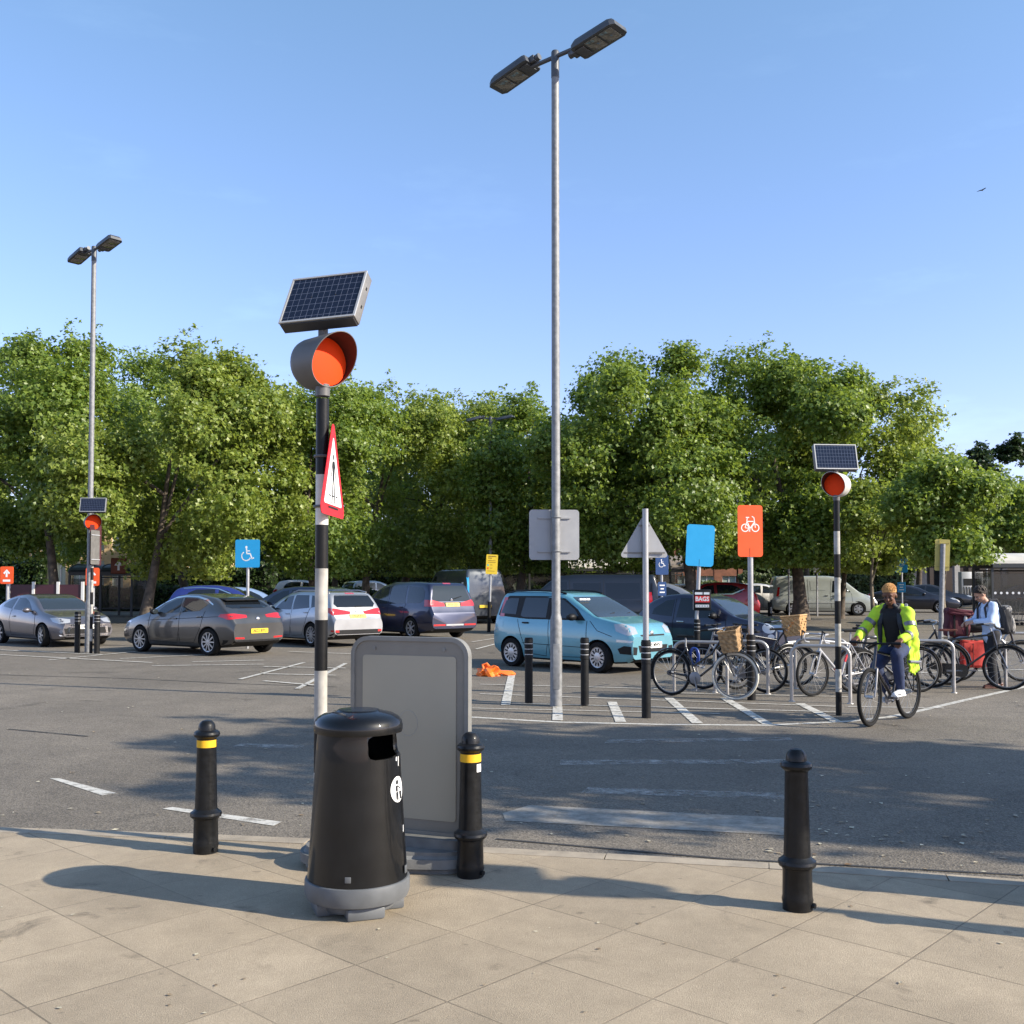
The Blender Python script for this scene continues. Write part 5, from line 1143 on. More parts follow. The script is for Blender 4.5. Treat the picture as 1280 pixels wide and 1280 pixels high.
def bicycle(label,loc,rz,frame=FRB,style='city',r=.345,yaw=0,tw=.019,ftyre=TYRE,saddle=BLACKP,wb=1.06,guard=True,basket=None,rack=False,chaincase=False,sh=.93,steerh=1.0,group='bicycles parked at the stands',fork=None,lean=0,crank=40,rim=pm('rim grey',(.16,.16,.16),.4,.5),accent=None,cat='bicycle'):
    t=thing('bicycle',label,cat,loc,rz,group); t.rotation_euler=(lean,0,rz)
    bb=(.44,0,.29); ht=(wb-.19,0,.90 if style!='road' else .86); hb=(wb-.145,0,.70); st=(.26,0,.80 if style!='city' else .74); ax=(0,0,r); fx=(wb,0,r)
    m=MB(); tr=.0165
    if style=='city':
        m.tube([hb,(wb-.32,0,.50),(.52,0,.33),bb],tr*1.1,8); m.tube([ht,(wb-.36,0,.66),(.40,0,.47)],tr,8)
    elif style=='dutch':
        m.cyl(hb,bb,tr*1.05,n=10); m.cyl((ht[0],0,ht[2]-.02),(st[0],0,st[2]-.02),tr,n=10)
    else:
        m.cyl(hb,bb,tr*1.3,n=10); m.cyl((ht[0],0,ht[2]-.03),(st[0],0,st[2]-.03),tr*1.1,n=10)
    m.cyl(st,bb,tr,n=10); m.cyl((ht[0]-.01,0,ht[2]+.03),(hb[0]+.01,0,hb[2]-.03),tr*1.25,n=10)
    for s in (-1,1): m.cyl((bb[0]-.03,s*.03,bb[2]),(0,s*.062,r),.009,n=8); m.cyl((st[0],s*.018,st[2]-.04),(0,s*.062,r),.008,n=8)
    m.build('frame',frame,t,40)
    if accent: m=MB(); m.cyl((bb[0]+.12*(hb[0]-bb[0]),0,bb[2]+.12*(hb[2]-bb[2])),(bb[0]+.3*(hb[0]-bb[0]),0,bb[2]+.3*(hb[2]-bb[2])),tr*1.42,n=10); m.cyl((st[0]+.05,0,.64),(st[0]+.11,0,.5),tr*1.2,n=10); m.build('colour_band',accent,t)
    piv=Vector((hb[0]+.01,0,hb[2])); Y=Matrix.Translation(piv)@Matrix.Rotation(yaw,4,'Z')@Matrix.Translation(-piv)
    m=MB(); 
    for s in (-1,1): m.tube([(hb[0]+.005,s*.035,hb[2]-.03),(wb-.06,s*.055,r+.16),(wb,s*.06,r)],[.015,.013,.009],8)
    m.cyl((hb[0]+.005,-.045,hb[2]-.035),(hb[0]+.005,.045,hb[2]-.035),.018,n=8); m._x(m.bm.verts[:],Y); m.build('fork',fork or frame,t,40)
    bike_wheel(t,0,r,TYRE,rim,tw=tw)
    fe=bike_wheel(t,wb,r,ftyre,rim,tw=tw); fe.matrix_local=Y@Matrix.Translation((wb,0,r))
    # handlebar
    hx=ht[0]-.03; m=MB(); m.cyl((ht[0]-.01,0,ht[2]),(hx-.01,0,steerh),.013,n=8)
    grips=[]
    if style=='road':
        m.cyl((hx-.01,0,steerh),(hx+.09,0,steerh+.005),.013,n=8)
        for s in (-1,1):
            m.tube([(hx+.09,0,steerh),(hx+.09,s*.19,steerh),(hx+.17,s*.2,steerh-.005),(hx+.20,s*.2,steerh-.06),(hx+.16,s*.2,steerh-.12),(hx+.08,s*.2,steerh-.13)],.013,8)
    elif style in('city','dutch'):
        m.cyl((hx-.01,0,steerh),(hx+.05,0,steerh+.03),.012,n=8)
        for s in (-1,1): m.tube([(hx+.05,0,steerh+.03),(hx+.06,s*.1,steerh+.06),(hx+.0,s*.24,steerh+.08),(hx-.12,s*.29,steerh+.06),(hx-.20,s*.30,steerh+.05)],.011,8); grips.append([(hx-.10,s*.283,steerh+.064),(hx-.21,s*.302,steerh+.05)])
    else:
        m.cyl((hx-.01,0,steerh),(hx+.07,0,steerh+.01),.013,n=8); m.tube([(hx+.04,-.30,steerh+.015),(hx+.07,-.08,steerh+.01),(hx+.07,.08,steerh+.01),(hx+.04,.30,steerh+.015)],.012,8)
        for s in (-1,1): grips.append([(hx+.05,s*.20,steerh+.014),(hx+.04,s*.31,steerh+.015)])
    m._x(m.bm.verts[:],Y); hbo=m.build('handlebar',SPOKE if style in('city','dutch') else (FRW if style=='road' else BLACKP),t,40)
    for a,b in grips:
        m=MB(); m.cyl(a,b,.017,n=8); m._x(m.bm.verts[:],Y); m.build('grip',BLACKP,hbo); m=MB(); m.cyl((a[0],a[1],a[2]-.01),(a[0]+.08,a[1]*.95,a[2]-.03),.006,n=6); m._x(m.bm.verts[:],Y); m.build('brake_lever',BLACKP,hbo)
    if style=='road':
        for s in (-1,1): m=MB(); m.tube([(hx+.17,s*.2,steerh+.02),(hx+.22,s*.2,steerh+.05),(hx+.23,s*.2,steerh-.02),(hx+.24,s*.2,steerh-.08)],[.018,.015,.01,.007],6); m._x(m.bm.verts[:],Y); m.build('brake_lever',BLACKP,hbo)
    # saddle
    sx=.26-.14*(sh-.8); m=MB(); m.prism([(-.13,-.075),(-.10,-.085),(-.02,-.06),(.05,-.024),(.15,-.016),(.16,0),(.15,.016),(.05,.024),(-.02,.06),(-.10,.085),(-.13,.075),(-.14,0)],.035,Matrix.Translation((sx,0,sh)))
    bmesh.ops.bevel(m.bm,geom=[e for e in m.bm.edges if e.calc_face_angle(0)>1],offset=.014,segments=2,affect='EDGES'); m.build('saddle',saddle,t,50)
    m=MB(); m.cyl((st[0]+.02*0,0,st[2]-.03),(sx+.01,0,sh),.0125,n=8); m.build('seat_post',ALU,t)
    # drive
    m=MB(); ca=R(crank)
    m.lathe([(.088,-.003),(.095,0),(.088,.003)],28,Matrix.Translation((bb[0],-.05,bb[2]))@Matrix.Rotation(R(90),4,'X'))
    for s,a in ((-1,ca),(1,ca+PI)):
        e=(bb[0]+.17*math.cos(a),s*.075,bb[2]+.17*math.sin(a)); m.cyl((bb[0],s*.065,bb[2]),e,.012,n=8); m.box((e[0],s*.125,e[2]),(.09,.09,.022))
    m.cyl((bb[0],-.07,bb[2]),(bb[0],.07,bb[2]),.022,n=10); m.build('crankset',FRG,t,30)
    m=MB(); m.tube([(bb[0],-.05,bb[2]+.09),(0,-.05,r+.035)],.006,5); m.tube([(bb[0],-.05,bb[2]-.09),(0,-.05,r-.035)],.006,5); m.lathe([(.04,-.008),(.04,.008)],14,Matrix.Translation((0,-.05,r))@Matrix.Rotation(R(90),4,'X')); m.build('chain',pm('chain steel',(.1,.09,.08),.5,.5),t,0)
    if chaincase:
        m=MB(); m.prism([(bb[0]+.11*math.cos(a),bb[2]+.11*math.sin(a)) for a in [R(q) for q in range(-80,90,20)]]+[(0,r+.055),(-.05,r),(0,r-.055)],.03,Matrix.Translation((0,-.04,0))@UP); m.build('chain_case',FRB,t,30)
    if guard:
        m=MB(); 
        def arc(cx,a0,a1): return [(cx+(r+.018)*math.cos(R(a)),0,r+(r+.018)*math.sin(R(a))) for a in range(a0,a1+1,12)]
        m.tube(arc(0,20,200),.016,6); m.build('mudguard',frame if frame in(FRB,) else BLACKP,t,60)
        m=MB(); m.tube(arc(wb,10,140),.016,6); m._x(m.bm.verts[:],Y); m.build('mudguard',frame if frame in(FRB,) else BLACKP,t,60)
    if rack:
        m=MB()
        for s in (-1,1): m.cyl((0,s*.07,r),(-.05,s*.06,r+.40),.007,n=6); m.tube([(.22,s*.05,r+.41),(-.25,s*.06,r+.40)],.007,6)
        for k in range(4): m.cyl((-.2+.12*k,-.06,r+.405),(-.2+.12*k,.06,r+.405),.006,n=6)
        m.build('rear_rack',BLACKP,t)
    t['yawM']=0
    return t,Y,(hx,steerh,wb)
def basket(label,M,loc,w,d_,h,mat,taper=.78,group='wicker bicycle baskets',weave=True):
    t=thing('wicker_basket',label,'basket',loc,0,group); t.matrix_world=M
    m=MB(); nx,ny,nz=10,7,7
    def pt(u,v,z): k=taper+(1-taper)*z; return (v*d_/2*k,u*w/2*k,z*h)
    per=[(u,-1) for u in np.linspace(-1,1,nx)]+[(1,v) for v in np.linspace(-1,1,ny)[1:]]+[(u,1) for u in np.linspace(1,-1,nx)[1:]]+[(-1,v) for v in np.linspace(1,-1,ny)[1:-1]]
    n=len(per); rows=[]
    for j in range(nz+1):
        z=j/nz; row=[]
        for i,(u,v) in enumerate(per):
            p=Vector(pt(u,v,z)); o=.006*(1 if (i+j)%2 else -1); q=Vector((v if abs(v)==1 else 0,u if abs(u)==1 else 0,0)); row.append(m.bm.verts.new(p+q*o))
        rows.append(row)
    for j in range(nz):
        for i in range(n):
            if weave and (i+j)%5==0 and 1<j<nz-1: continue
            m.bm.faces.new((rows[j][i],rows[j][(i+1)%n],rows[j+1][(i+1)%n],rows[j+1][i]))
    m.bm.faces.new(rows[0][::-1])
    m.build('weave',mat,t,0)
    m=MB(); m.tube([pt(u,v,1) for u,v in per],.014,6,True); m.build('rim',mat,t,50)
    m=MB()
    for k in range(1,nz,2): m.tube([pt(u*1.012,v*1.012,k/nz) for u,v in per],.0065,5,True)
    m.build('hoop',mat,t,50); return t
def bl(px,d): return (X(px,d),d,.0)
def wm(loc,rz): return Matrix.Translation(loc)@Matrix.Rotation(rz,4,'Z')
l=bl(838,15.55); rz=R(-40)
tA,YA,_=bicycle('black step-through town bicycle with cream front tyre and old brown front basket',l,rz,FRB,'city',ftyre=pm('tyre cream',(.55,.52,.45),.7),yaw=R(14),sh=.88,steerh=.96,crank=-75)
basket('old worn brown basket tilted on the handlebar of the cream tyred bicycle',wm(l,rz)@YA@Matrix.Translation((1.03,0,.72))@Matrix.Rotation(R(-8),4,'Y')@Matrix.Rotation(R(9),4,'X'),l,.36,.27,.31,WICKD,.88,weave=False)
m=MB(); 
for k in range(3): m.tube([(.36+.02*k+.07*math.cos(q*PI/8),.05-.01*k,.60+.13*math.sin(q*PI/8)) for q in range(16)],.012,6,True)
t=thing('bicycle_lock','blue coiled cable lock looped round the frame of the cream tyred bicycle','lock',l,rz); m.build('cable',pm('lock blue',(.02,.06,.28),.4),t,60)
bicycle('dark bicycle with upright bars half hidden behind the cream tyred bicycle and cycle sign',bl(957,15.9),R(146),FRG,'flat',sh=.92,steerh=1.02,guard=False,crank=-60)
l=bl(916,17.5); rz=R(-30)
tC,YC,_=bicycle('dark bicycle carrying a large honey coloured wicker basket',l,rz,FRB,'city',sh=.9,steerh=1.0)
basket('large honey coloured woven basket on the front of a bicycle beside the white road bicycle',wm(l,rz)@YC@Matrix.Translation((1.06,0,.83))@Matrix.Rotation(R(-6),4,'Y'),l,.46,.32,.33,WICK,.74)
bicycle('white road bicycle with drop bars and red bands beside the striped pole',bl(1078,15.8),R(204),FRW,'road',yaw=R(6),sh=.95,steerh=.93,guard=False,accent=FRR,rim=RIMB,wb=1.0,r=.34)
bicycle('grey bicycle with thin tyres behind the white road bicycle',bl(1062,16.5),R(30),FRG,'flat',sh=.95,steerh=1.0,guard=False,rim=RIMB)
bicycle('black bicycle wedged upright between the honey basket bicycle and the striped pole',bl(985,16.9),R(-155),FRB,'flat',sh=.93,steerh=1.02,guard=True,crank=-30)
bicycle('black bicycle in the second row directly behind the cyclist',bl(1100,17.4),R(-12),FRB,'city',sh=.92,steerh=1.0,crank=120)
bicycle('dark bicycle with rear rack just right of the cyclist',bl(1148,16.0),R(188),FRB,'flat',sh=.95,steerh=1.02,rack=True,crank=10)
bicycle('black upright dutch bicycle with chain case and brown leather saddle at the right',bl(1163,16.75),R(-25),FRB,'dutch',r=.355,saddle=SADB,chaincase=True,sh=.92,steerh=.99,rack=True,wb=1.1,crank=180)
l=bl(1196,17.9); rz=R(-6)
bicycle('dark bicycle loaded with maroon panniers in front of the person in a blue shirt',l,rz,FRB,'flat',sh=.95,steerh=1.05,rack=True)
MAR=pm('maroon canvas',(.085,.012,.022),.75,var=.2,bump=.3,bscale=40); REDB=pm('red bag',(.45,.03,.02),.6,var=.15)
def softbox(name,c,s,mat,par,rot=None,bev=.06):
    m=MB(); m.box((0,0,0),s,bev=bev); bmesh.ops.subdivide_edges(m.bm,edges=m.bm.edges[:],cuts=2,use_grid_fill=True); rr=random.Random(int(s[0]*1000))
    for v in m.bm.verts: v.co+=Vector((rr.uniform(-.012,.012),rr.uniform(-.012,.012),rr.uniform(-.012,.012)))
    m._x(m.bm.verts[:],Matrix.Translation(c)@(rot.to_matrix().to_4x4() if rot else Matrix())); return m.build(name,mat,par,60)
t=thing('pannier_bag','maroon canvas pannier bag sitting high on the loaded bicycle','bag',(l[0]-.06,l[1]-.1,0),rz)
softbox('bag_body',(0,0,1.0),(.40,.26,.46),MAR,t,Euler((0,R(4),0))); softbox('flap',(0.02,-.03,1.2),(.42,.28,.10),MAR,t,Euler((0,R(6),0)),.03); m=MB(); m.sph((.1,-.15,1.08),.05,(.6,.2,1.4)); m.build('label_patch',SIGNBACK,t); m=MB(); m.box((-.08,-.14,1.0),(.03,.012,.4)); m.box((.13,-.14,.98),(.03,.012,.36)); m.build('strap',BLACKP,t)
t=thing('black_bag','black shoulder bag on the handlebars of the loaded bicycle','bag',(l[0]+.34,l[1]-.05,0),rz); softbox('bag_body',(0,0,.98),(.46,.24,.26),pm('black cloth',(.012,.012,.013),.85,var=.3),t); m=MB(); m.tube([(-.18,0,1.08),(-.1,.02,1.16),(.1,.02,1.16),(.18,0,1.08)],.012,6); m.build('strap',BLACKP,t)
t=thing('red_bag','bright red pannier bag hanging low on the loaded bicycle','bag',(l[0]+.2,l[1]-.14,0),rz); softbox('bag_body',(0,0,.48),(.42,.14,.46),REDB,t,None,.04); m=MB(); m.box((-.02,-.078,.45),(.015,.01,.42)); m.build('seam',pm('dark red seam',(.2,.02,.015),.6),t)
# ------------------------------------------------------------------ hoop stands
def stand(px,d,rz,label,w=.80,h=.80):
    t=thing('cycle_stand',label,'cycle stand',(X(px,d),d,0),rz,'steel hoop cycle stands')
    P=[(0,0,0),(0,0,h-.14)]+[(.14-.14*math.cos(R(a)),0,h-.14+.14*math.sin(R(a))) for a in range(15,91,15)]+[(w-.14+.14*math.sin(R(a)),0,h-.14+.14*math.cos(R(a))) for a in range(0,91,15)]+[(w,0,0)]
    m=MB(); m.tube(P,.026,12); m.build('hoop',STEEL,t,60); m=MB(); m.lathe([(.05,0),(.045,.008),(.03,.012)],14); m.lathe([(.05,0),(.045,.008),(.03,.012)],14,Matrix.Translation((w,0,0))); m.build('base_plate',STEEL,t)
stand(842,15.75,R(-18),'steel hoop stand behind the cream tyred bicycle')
stand(893,16.0,R(-18),'steel hoop stand passing behind the cycle sign post')
stand(988,14.75,R(-22),'steel hoop stand in front of the white road bicycle nearest the striped pole')
stand(993,16.6,R(-18),'steel hoop stand in the second row behind the honey basket bicycle')
stand(1122,16.1,R(-14),'steel hoop stand just right of the cyclist')
stand(1189,16.9,R(-14),'steel hoop stand behind the dutch bicycle front wheel')
stand(1254,18.6,R(-10),'empty steel hoop stand at the right edge behind the person in a blue shirt')
# ------------------------------------------------------------------ people
def cap(m,a,b,r1,r2,n=16):
    m.cyl(a,b,r1,r2,n); m.sph(a,r1,u=n,v=10); m.sph(b,r2,u=n,v=10)
def limb(m,pts,rs):
    for i in range(len(pts)-1): cap(m,pts[i],pts[i+1],rs[i],rs[i+1])
def rot_head(c,pitch,yaw): return Matrix.Translation(c)@Matrix.Rotation(yaw,4,'Z')@Matrix.Rotation(pitch,4,'Y')
def head_geo(m,M):
    """face looks along +x of M"""
    n0=len(m.bm.verts)
    k=MB(); k.sph((-.005,0,.03),.09,(1.06,.84,1.08)); k.sph((.02,0,-.035),.072,(1.0,.82,1.15)); k.sph((.045,0,-.085),.035,(1.0,1.1,.8)); k.cyl((.082,0,.02),(.108,0,-.022),.010,.017,10); k.sph((.106,0,-.024),.017)
    for s in (-1,1): k.sph((-.005,s*.078,-.005),.026,(.7,.4,1.15)); k.sph((.072,s*.032,-.02),.026,(.7,1,.8)); k.sph((.078,s*.03,.032),.018,(.7,1.5,.6))
    k.sph((.086,0,-.062),.016,(.7,1.5,.6))
    me=bpy.data.meshes.new('k'); k.bm.to_mesh(me); k.bm.free(); me.transform(M); m.bm.from_mesh(me)
def hand_geo(m,wrist,dirv,palm_n,curl=.9,scale=1,side=1):
    """palm from the wrist along dirv, fingers curling towards palm_n"""
    d=Vector(dirv).normalized(); n=Vector(palm_n); n=(n-d*n.dot(d)).normalized(); s=d.cross(n)*side; w=Vector(wrist)
    for k in range(4):
        o=(k-1.5)*.021*scale; base=w+s*o*.7+d*.02; kn=w+d*.085*scale+s*o; cap(m,base,kn,.017*scale,.011*scale,10)
        L=(.036,.042,.04,.031)[k]*scale; a=0; p=kn; r=.0098*scale
        for j in range(3):
            a+=curl*(.75,.95,.8)[j]; q=p+(d*math.cos(a)+n*math.sin(a))*L*(1,.72,.55)[j]; cap(m,p,q,r,r*.9,8); p=q; r*=.9
    b=w+d*.025+s*(-.028)*scale; k1=b+(d*.5-s*.75+n*.45).normalized()*.042*scale; k2=k1+(d*.75-s*.15+n*.7).normalized()*.035*scale; cap(m,b,k1,.015*scale,.012*scale,8); cap(m,k1,k2,.0115*scale,.0095*scale,8)
SKIND=pm('skin dark brown',(.13,.055,.03),.55,var=.1); SKINL=pm('skin light',(.45,.25,.17),.55,var=.08)
HIVIS=pm('hi-vis yellow cloth',(.44,.66,.025),.7,var=.12,vscale=12,bump=.45,bscale=11); TAPE=pm('reflective tape',(.16,.16,.17),.4,.2); BLKC=pm('black cotton',(.010,.010,.011),.9,var=.3); NAVYC=pm('navy lining',(.02,.024,.032),.7); DENIM=pm('blue denim',(.022,.034,.085),.85,var=.25,vscale=14,bump=.2); SHOEW=pm('white trainers',(.72,.72,.72),.5)
l=bl(1133,12.85); rz=R(225)
bicycle('black hybrid bicycle ridden by the cyclist in the yellow jacket',l,rz,FRB,'flat',yaw=R(4),sh=.86,steerh=.96,guard=False,rack=True,crank=180+22,group=None,fork=FRG,rim=RIMB,tw=.025)
pt_=thing('person','cyclist in an open hi-vis yellow jacket, jeans and white trainers riding towards the camera','person',l,rz)
hipL,hipR=(.24,.09,.92),(.24,-.09,.92); knL,knR=(.64,.15,.83),(.60,-.13,.66); anL,anR=(.50,.13,.425),(.27,-.13,.32)
shL,shR=(.40,.185,1.335),(.40,-.185,1.335); elL,elR=(.50,.27,1.08),(.56,-.29,1.12); wrL,wrR=(.745,.255,1.015),(.76,-.29,1.02)
hc=(.485,0,1.535)
m=MB(); limb(m,[(.23,0,.95),(.31,0,1.12),(.37,0,1.27)],[.125,.12,.13]); cap(m,(.40,-.12,1.33),(.40,.12,1.33),.07,.07); cap(m,(.40,0,1.36),(.455,0,1.47),.058,.052)
for h_,k_,a_ in ((hipL,knL,anL),(hipR,knR,anR)): limb(m,[h_,k_,a_],[.082,.055,.036])
for s_,e_,w_ in ((shL,elL,wrL),(shR,elR,wrR)): limb(m,[s_,e_,w_],[.055,.042,.029])
HM=rot_head(hc,R(20),R(12)); head_geo(m,HM)
for w_,s_ in ((wrL,1),(wrR,-1)):
    hand_geo(m,w_,(.75,0,-.25),(.05,0,-1),1.0,1,s_)
me=remesh(m.bm,.006,3); mobj('body',me,SKIND,pt_,60)
m=MB(); k=MB(); k.sph((-.012,0,.055),.097,(1.04,.87,.92)); 
me=bpy.data.meshes.new('k'); k.bm.to_mesh(me); k.bm.free(); me.transform(HM); m.bm.from_mesh(me)
rr=random.Random(4)
for q in range(620):
    a=rr.uniform(0,6.28); e=rr.uniform(.25,1.5); p=HM@Vector((-.012+.1*math.cos(e)*math.cos(a),.084*math.cos(e)*math.sin(a),.055+.092*math.sin(e))); 
    if math.cos(e)*math.cos(a)>.75 and e<.5: continue
    m.sph(p,rr.uniform(.005,.009),u=5,v=4)
# keep the hair off the face
geom=m.bm.verts[:]+m.bm.edges[:]+m.bm.faces[:]; n_=HM.to_3x3()@Vector((-.35,0,1)); bmesh.ops.bisect_plane(m.bm,geom=geom,plane_co=HM@Vector((.05,0,.06)),plane_no=n_,clear_inner=True)
m.build('hair',pm('short ginger blond hair',(.46,.24,.08),.8,var=.2,vscale=60),pt_,40)
m=MB()
for s in (-1,1):
    p=HM@Vector((.087,s*.031,.008)); m.sph(p,.0105)
m.build('eye',INK,pt_); m=MB(); m.sph(HM@Vector((.096,0,-.062)),.012,(.5,2,.5)); m.build('lips',pm('lips',(.11,.035,.03),.5),pt_)
# dark jumper, visible through the open jacket
m=MB(); limb(m,[(.25,0,.93),(.325,0,1.10),(.385,0,1.25),(.40,0,1.33)],[.145,.145,.14,.09]); cap(m,(.41,-.08,1.33),(.41,.08,1.33),.075,.075); me=remesh(m.bm,.012,6); mobj('jumper',me,BLKC,pt_,60)
# jacket
m=MB()
limb(m,[(.19,0,.95),(.255,0,1.12),(.30,0,1.26)],[.165,.165,.15])
for s in (-1,1): limb(m,[(.235,s*.13,.92),(.325,s*.145,1.10),(.375,s*.145,1.25),(.385,s*.11,1.36)],[.115,.118,.105,.075])
for s,(s_,e_,w_) in ((1,(shL,elL,wrL)),(-1,(shR,elR,wrR))):
    limb(m,[(.37,s*.10,1.35),s_,e_,Vector(w_)-Vector((.03,0,-.005))],[.075,.078,.062,.05])
# coat tails hanging beside the saddle
for s,zz in ((1,.58),(-1,.66)):
    for q in range(5):
        x=.13+.065*q; limb(m,[(x*.8+.08,s*.16,1.12),(x,s*.178,.95),(x*.95+.02,s*.188,.78),(x*.85+.03,s*.188,zz+.02*abs(q-2))],[.036,.032,.024,.018])
me=remesh(m.bm,.011,5)
for v in me.vertices:
    c=v.co; v.co=c+Vector((.005*math.sin(c.z*55+c.y*30),.006*math.sin(c.z*38+c.x*20),.005*math.sin(c.x*45+c.y*31)))
mobj('jacket',me,HIVIS,pt_,60)
m=MB()
for s in (-1,1):
    cap(m,(.43,s*.075,1.385),(.475,s*.05,1.42),.03,.025); limb(m,[(.455,s*.085,1.34),(.485,s*.125,1.2),(.43,s*.15,1.05),(.36,s*.185,.86)],[.022,.03,.03,.02]); limb(m,[(.445,s*.105,1.34),(.475,s*.14,1.2),(.42,s*.165,1.05)],[.02,.025,.02])
me=remesh(m.bm,.009,4); mobj('lapel',me,NAVYC,pt_,60)
m=MB(); limb(m,[(.36,.05,1.42),(.41,.09,1.415),(.46,.085,1.38)],[.022,.026,.02]); limb(m,[(.36,-.05,1.42),(.41,-.09,1.415),(.46,-.085,1.38)],[.022,.026,.02]); limb(m,[(.36,-.05,1.42),(.345,0,1.425),(.36,.05,1.42)],[.024,.026,.024]); me=remesh(m.bm,.008,3); mobj('collar',me,NAVYC,pt_,60)
m=MB()
def ringat(a,b,f,r0,wd=.05):
    a=Vector(a);b=Vector(b); d=(b-a).normalized(); p=a.lerp(b,f); m.cyl(p-d*wd/2,p+d*wd/2,r0,r0*.98,24,caps=False)
for s_,e_,w_ in ((shL,elL,wrL),(shR,elR,wrR)): ringat(s_,e_,.6,.0725); ringat(e_,w_,.35,.0625)
m.build('reflective_tape',TAPE,pt_); 
m=MB(); m.tube([(.12+.06*q,.209,.72+.004*q) for q in range(6)],[.02]*6,6); m.tube([(.36,.15,1.425),(.40,.165,1.40),(.425,.165,1.37)],.022,6); m.build('reflective_tape',TAPE,pt_)
m=MB(); limb(m,[(.20,0,.93),(.28,0,.93)],[.13,.12])
for h_,k_,a_ in ((hipL,knL,anL),(hipR,knR,anR)): limb(m,[h_,k_,Vector(k_).lerp(Vector(a_),.5),a_],[.105,.075,.068,.05])
me=remesh(m.bm,.01,4); mobj('jeans',me,DENIM,pt_,60)
m=MB()
for a_,pz in ((anL,.0),(anR,0)):
    a=Vector(a_); cap(m,a+Vector((0,0,-.02)),a+Vector((.0,0,-.05)),.045,.042); limb(m,[a+Vector((-.05,0,-.06)),a+Vector((.06,0,-.062)),a+Vector((.16,0,-.07))],[.036,.04,.032]); m.box(a+Vector((.055,0,-.09)),(.25,.085,.02))
me=remesh(m.bm,.007,3); mobj('trainer',me,SHOEW,pt_,60)
# person with a backpack
SHIRT=pm('light blue shirt',(.46,.58,.78),.75,var=.1,vscale=10,bump=.25,bscale=14); TROU=pm('dark trousers',(.018,.018,.022),.85,var=.2); HAIRD=pm('dark brown hair',(.028,.018,.012),.6,var=.3,vscale=50); BPG=pm('grey backpack cloth',(.30,.29,.28),.8,var=.25,vscale=14,bump=.3); BPD=pm('dark backpack cloth',(.03,.03,.034),.8)
d=16.7; pp=(X(1238,d),d,0)
t=thing('person','standing person in a light blue shirt and dark trousers looking down at loaded bicycle bags','person',pp,R(182))
m=MB(); j=dict(hL=(0,.085,.86),hR=(0,-.085,.86),kL=(.06,.09,.47),kR=(-.03,-.09,.47),aL=(.02,.10,.085),aR=(-.14,-.10,.09),sL=(.05,.175,1.33),sR=(.05,-.175,1.33),eL=(.13,.23,1.08),eR=(.15,-.23,1.08),wL=(.35,.12,1.08),wR=(.34,-.13,1.06)); j={k:Vector(v) for k,v in j.items()}
hc=(.17,0,1.51); HM=rot_head(hc,R(32),R(0))
limb(m,[(0,0,.9),(.01,0,1.08),(.03,0,1.25)],[.115,.11,.12]); cap(m,(.05,-.1,1.33),(.05,.1,1.33),.065,.065); cap(m,(.06,0,1.36),(.135,0,1.455),.055,.05)
for s in 'LR': limb(m,[j['h'+s],j['k'+s],j['a'+s]],[.078,.052,.035]); limb(m,[j['s'+s],j['e'+s],j['w'+s]],[.05,.04,.027])
head_geo(m,HM)
for s,q in (('L',1),('R',-1)): hand_geo(m,j['w'+s],(1,-.3*q,-.25),(0,-q*.5,-.8),.6,.95,q)
me=remesh(m.bm,.006,3); mobj('body',me,SKINL,t,60)
m=MB(); k=MB(); k.sph((-.018,0,.045),.099,(1.05,.88,.98)); 
for q in range(200):
    a=rr.uniform(0,6.28); e=rr.uniform(-.2,1.5); k.sph((-.018+.104*math.cos(e)*math.cos(a),.087*math.cos(e)*math.sin(a),.045+.097*math.sin(e)),rr.uniform(.01,.018),u=6,v=5)
me=bpy.data.meshes.new('k'); k.bm.to_mesh(me); k.bm.free(); me.transform(HM); m.bm.from_mesh(me)
geom=m.bm.verts[:]+m.bm.edges[:]+m.bm.faces[:]; bmesh.ops.bisect_plane(m.bm,geom=geom,plane_co=HM@Vector((.04,0,.05)),plane_no=HM.to_3x3()@Vector((-.8,0,1)),clear_inner=True); m.build('hair',HAIRD,t,40)
m=MB()
for s in (-1,1): m.sph(HM@Vector((.087,s*.031,.008)),.010)
m.build('eye',INK,t)
m=MB(); limb(m,[(-.005,0,.84),(.0,0,1.06),(.02,0,1.24),(.05,0,1.34)],[.145,.14,.145,.085]); cap(m,(.045,-.11,1.33),(.045,.11,1.33),.075,.075)
for s in 'LR': limb(m,[j['s'+s],j['e'+s],j['w'+s].lerp(j['e'+s],.12)],[.072,.064,.045])
me=remesh(m.bm,.01,4)
for v in me.vertices: v.co.x+=.006*math.sin(v.co.z*40+v.co.y*22)
mobj('shirt',me,SHIRT,t,60)
m=MB(); limb(m,[(0,-.05,.86),(0,.05,.86)],[.118,.118])
for s in 'LR': limb(m,[j['h'+s],j['k'+s],j['a'+s]],[.1,.08,.066])
me=remesh(m.bm,.01,4); mobj('trousers',me,TROU,t,60)
m=MB()
for s in 'LR': a=j['a'+s]; limb(m,[a+Vector((-.05,0,-.04)),a+Vector((.06,0,-.045)),a+Vector((.15,0,-.055))],[.042,.042,.032]); m.box(a+Vector((.05,0,-.075)),(.26,.085,.02))
me=remesh(m.bm,.007,3); mobj('shoe',me,pm('brown leather shoes',(.09,.03,.018),.45),t,60)
t=thing('backpack','grey and black backpack worn by the person in the blue shirt','backpack',pp,R(182))
softbox('main_body',(-.20,0,1.10),(.17,.30,.46),BPD,t,Euler((0,R(6),0)),.06); softbox('front_pocket',(-.29,0,1.03),(.10,.25,.30),BPG,t,Euler((0,R(6),0)),.045); softbox('top_panel',(-.21,0,1.27),(.15,.28,.12),BPG,t,Euler((0,R(10),0)),.04)
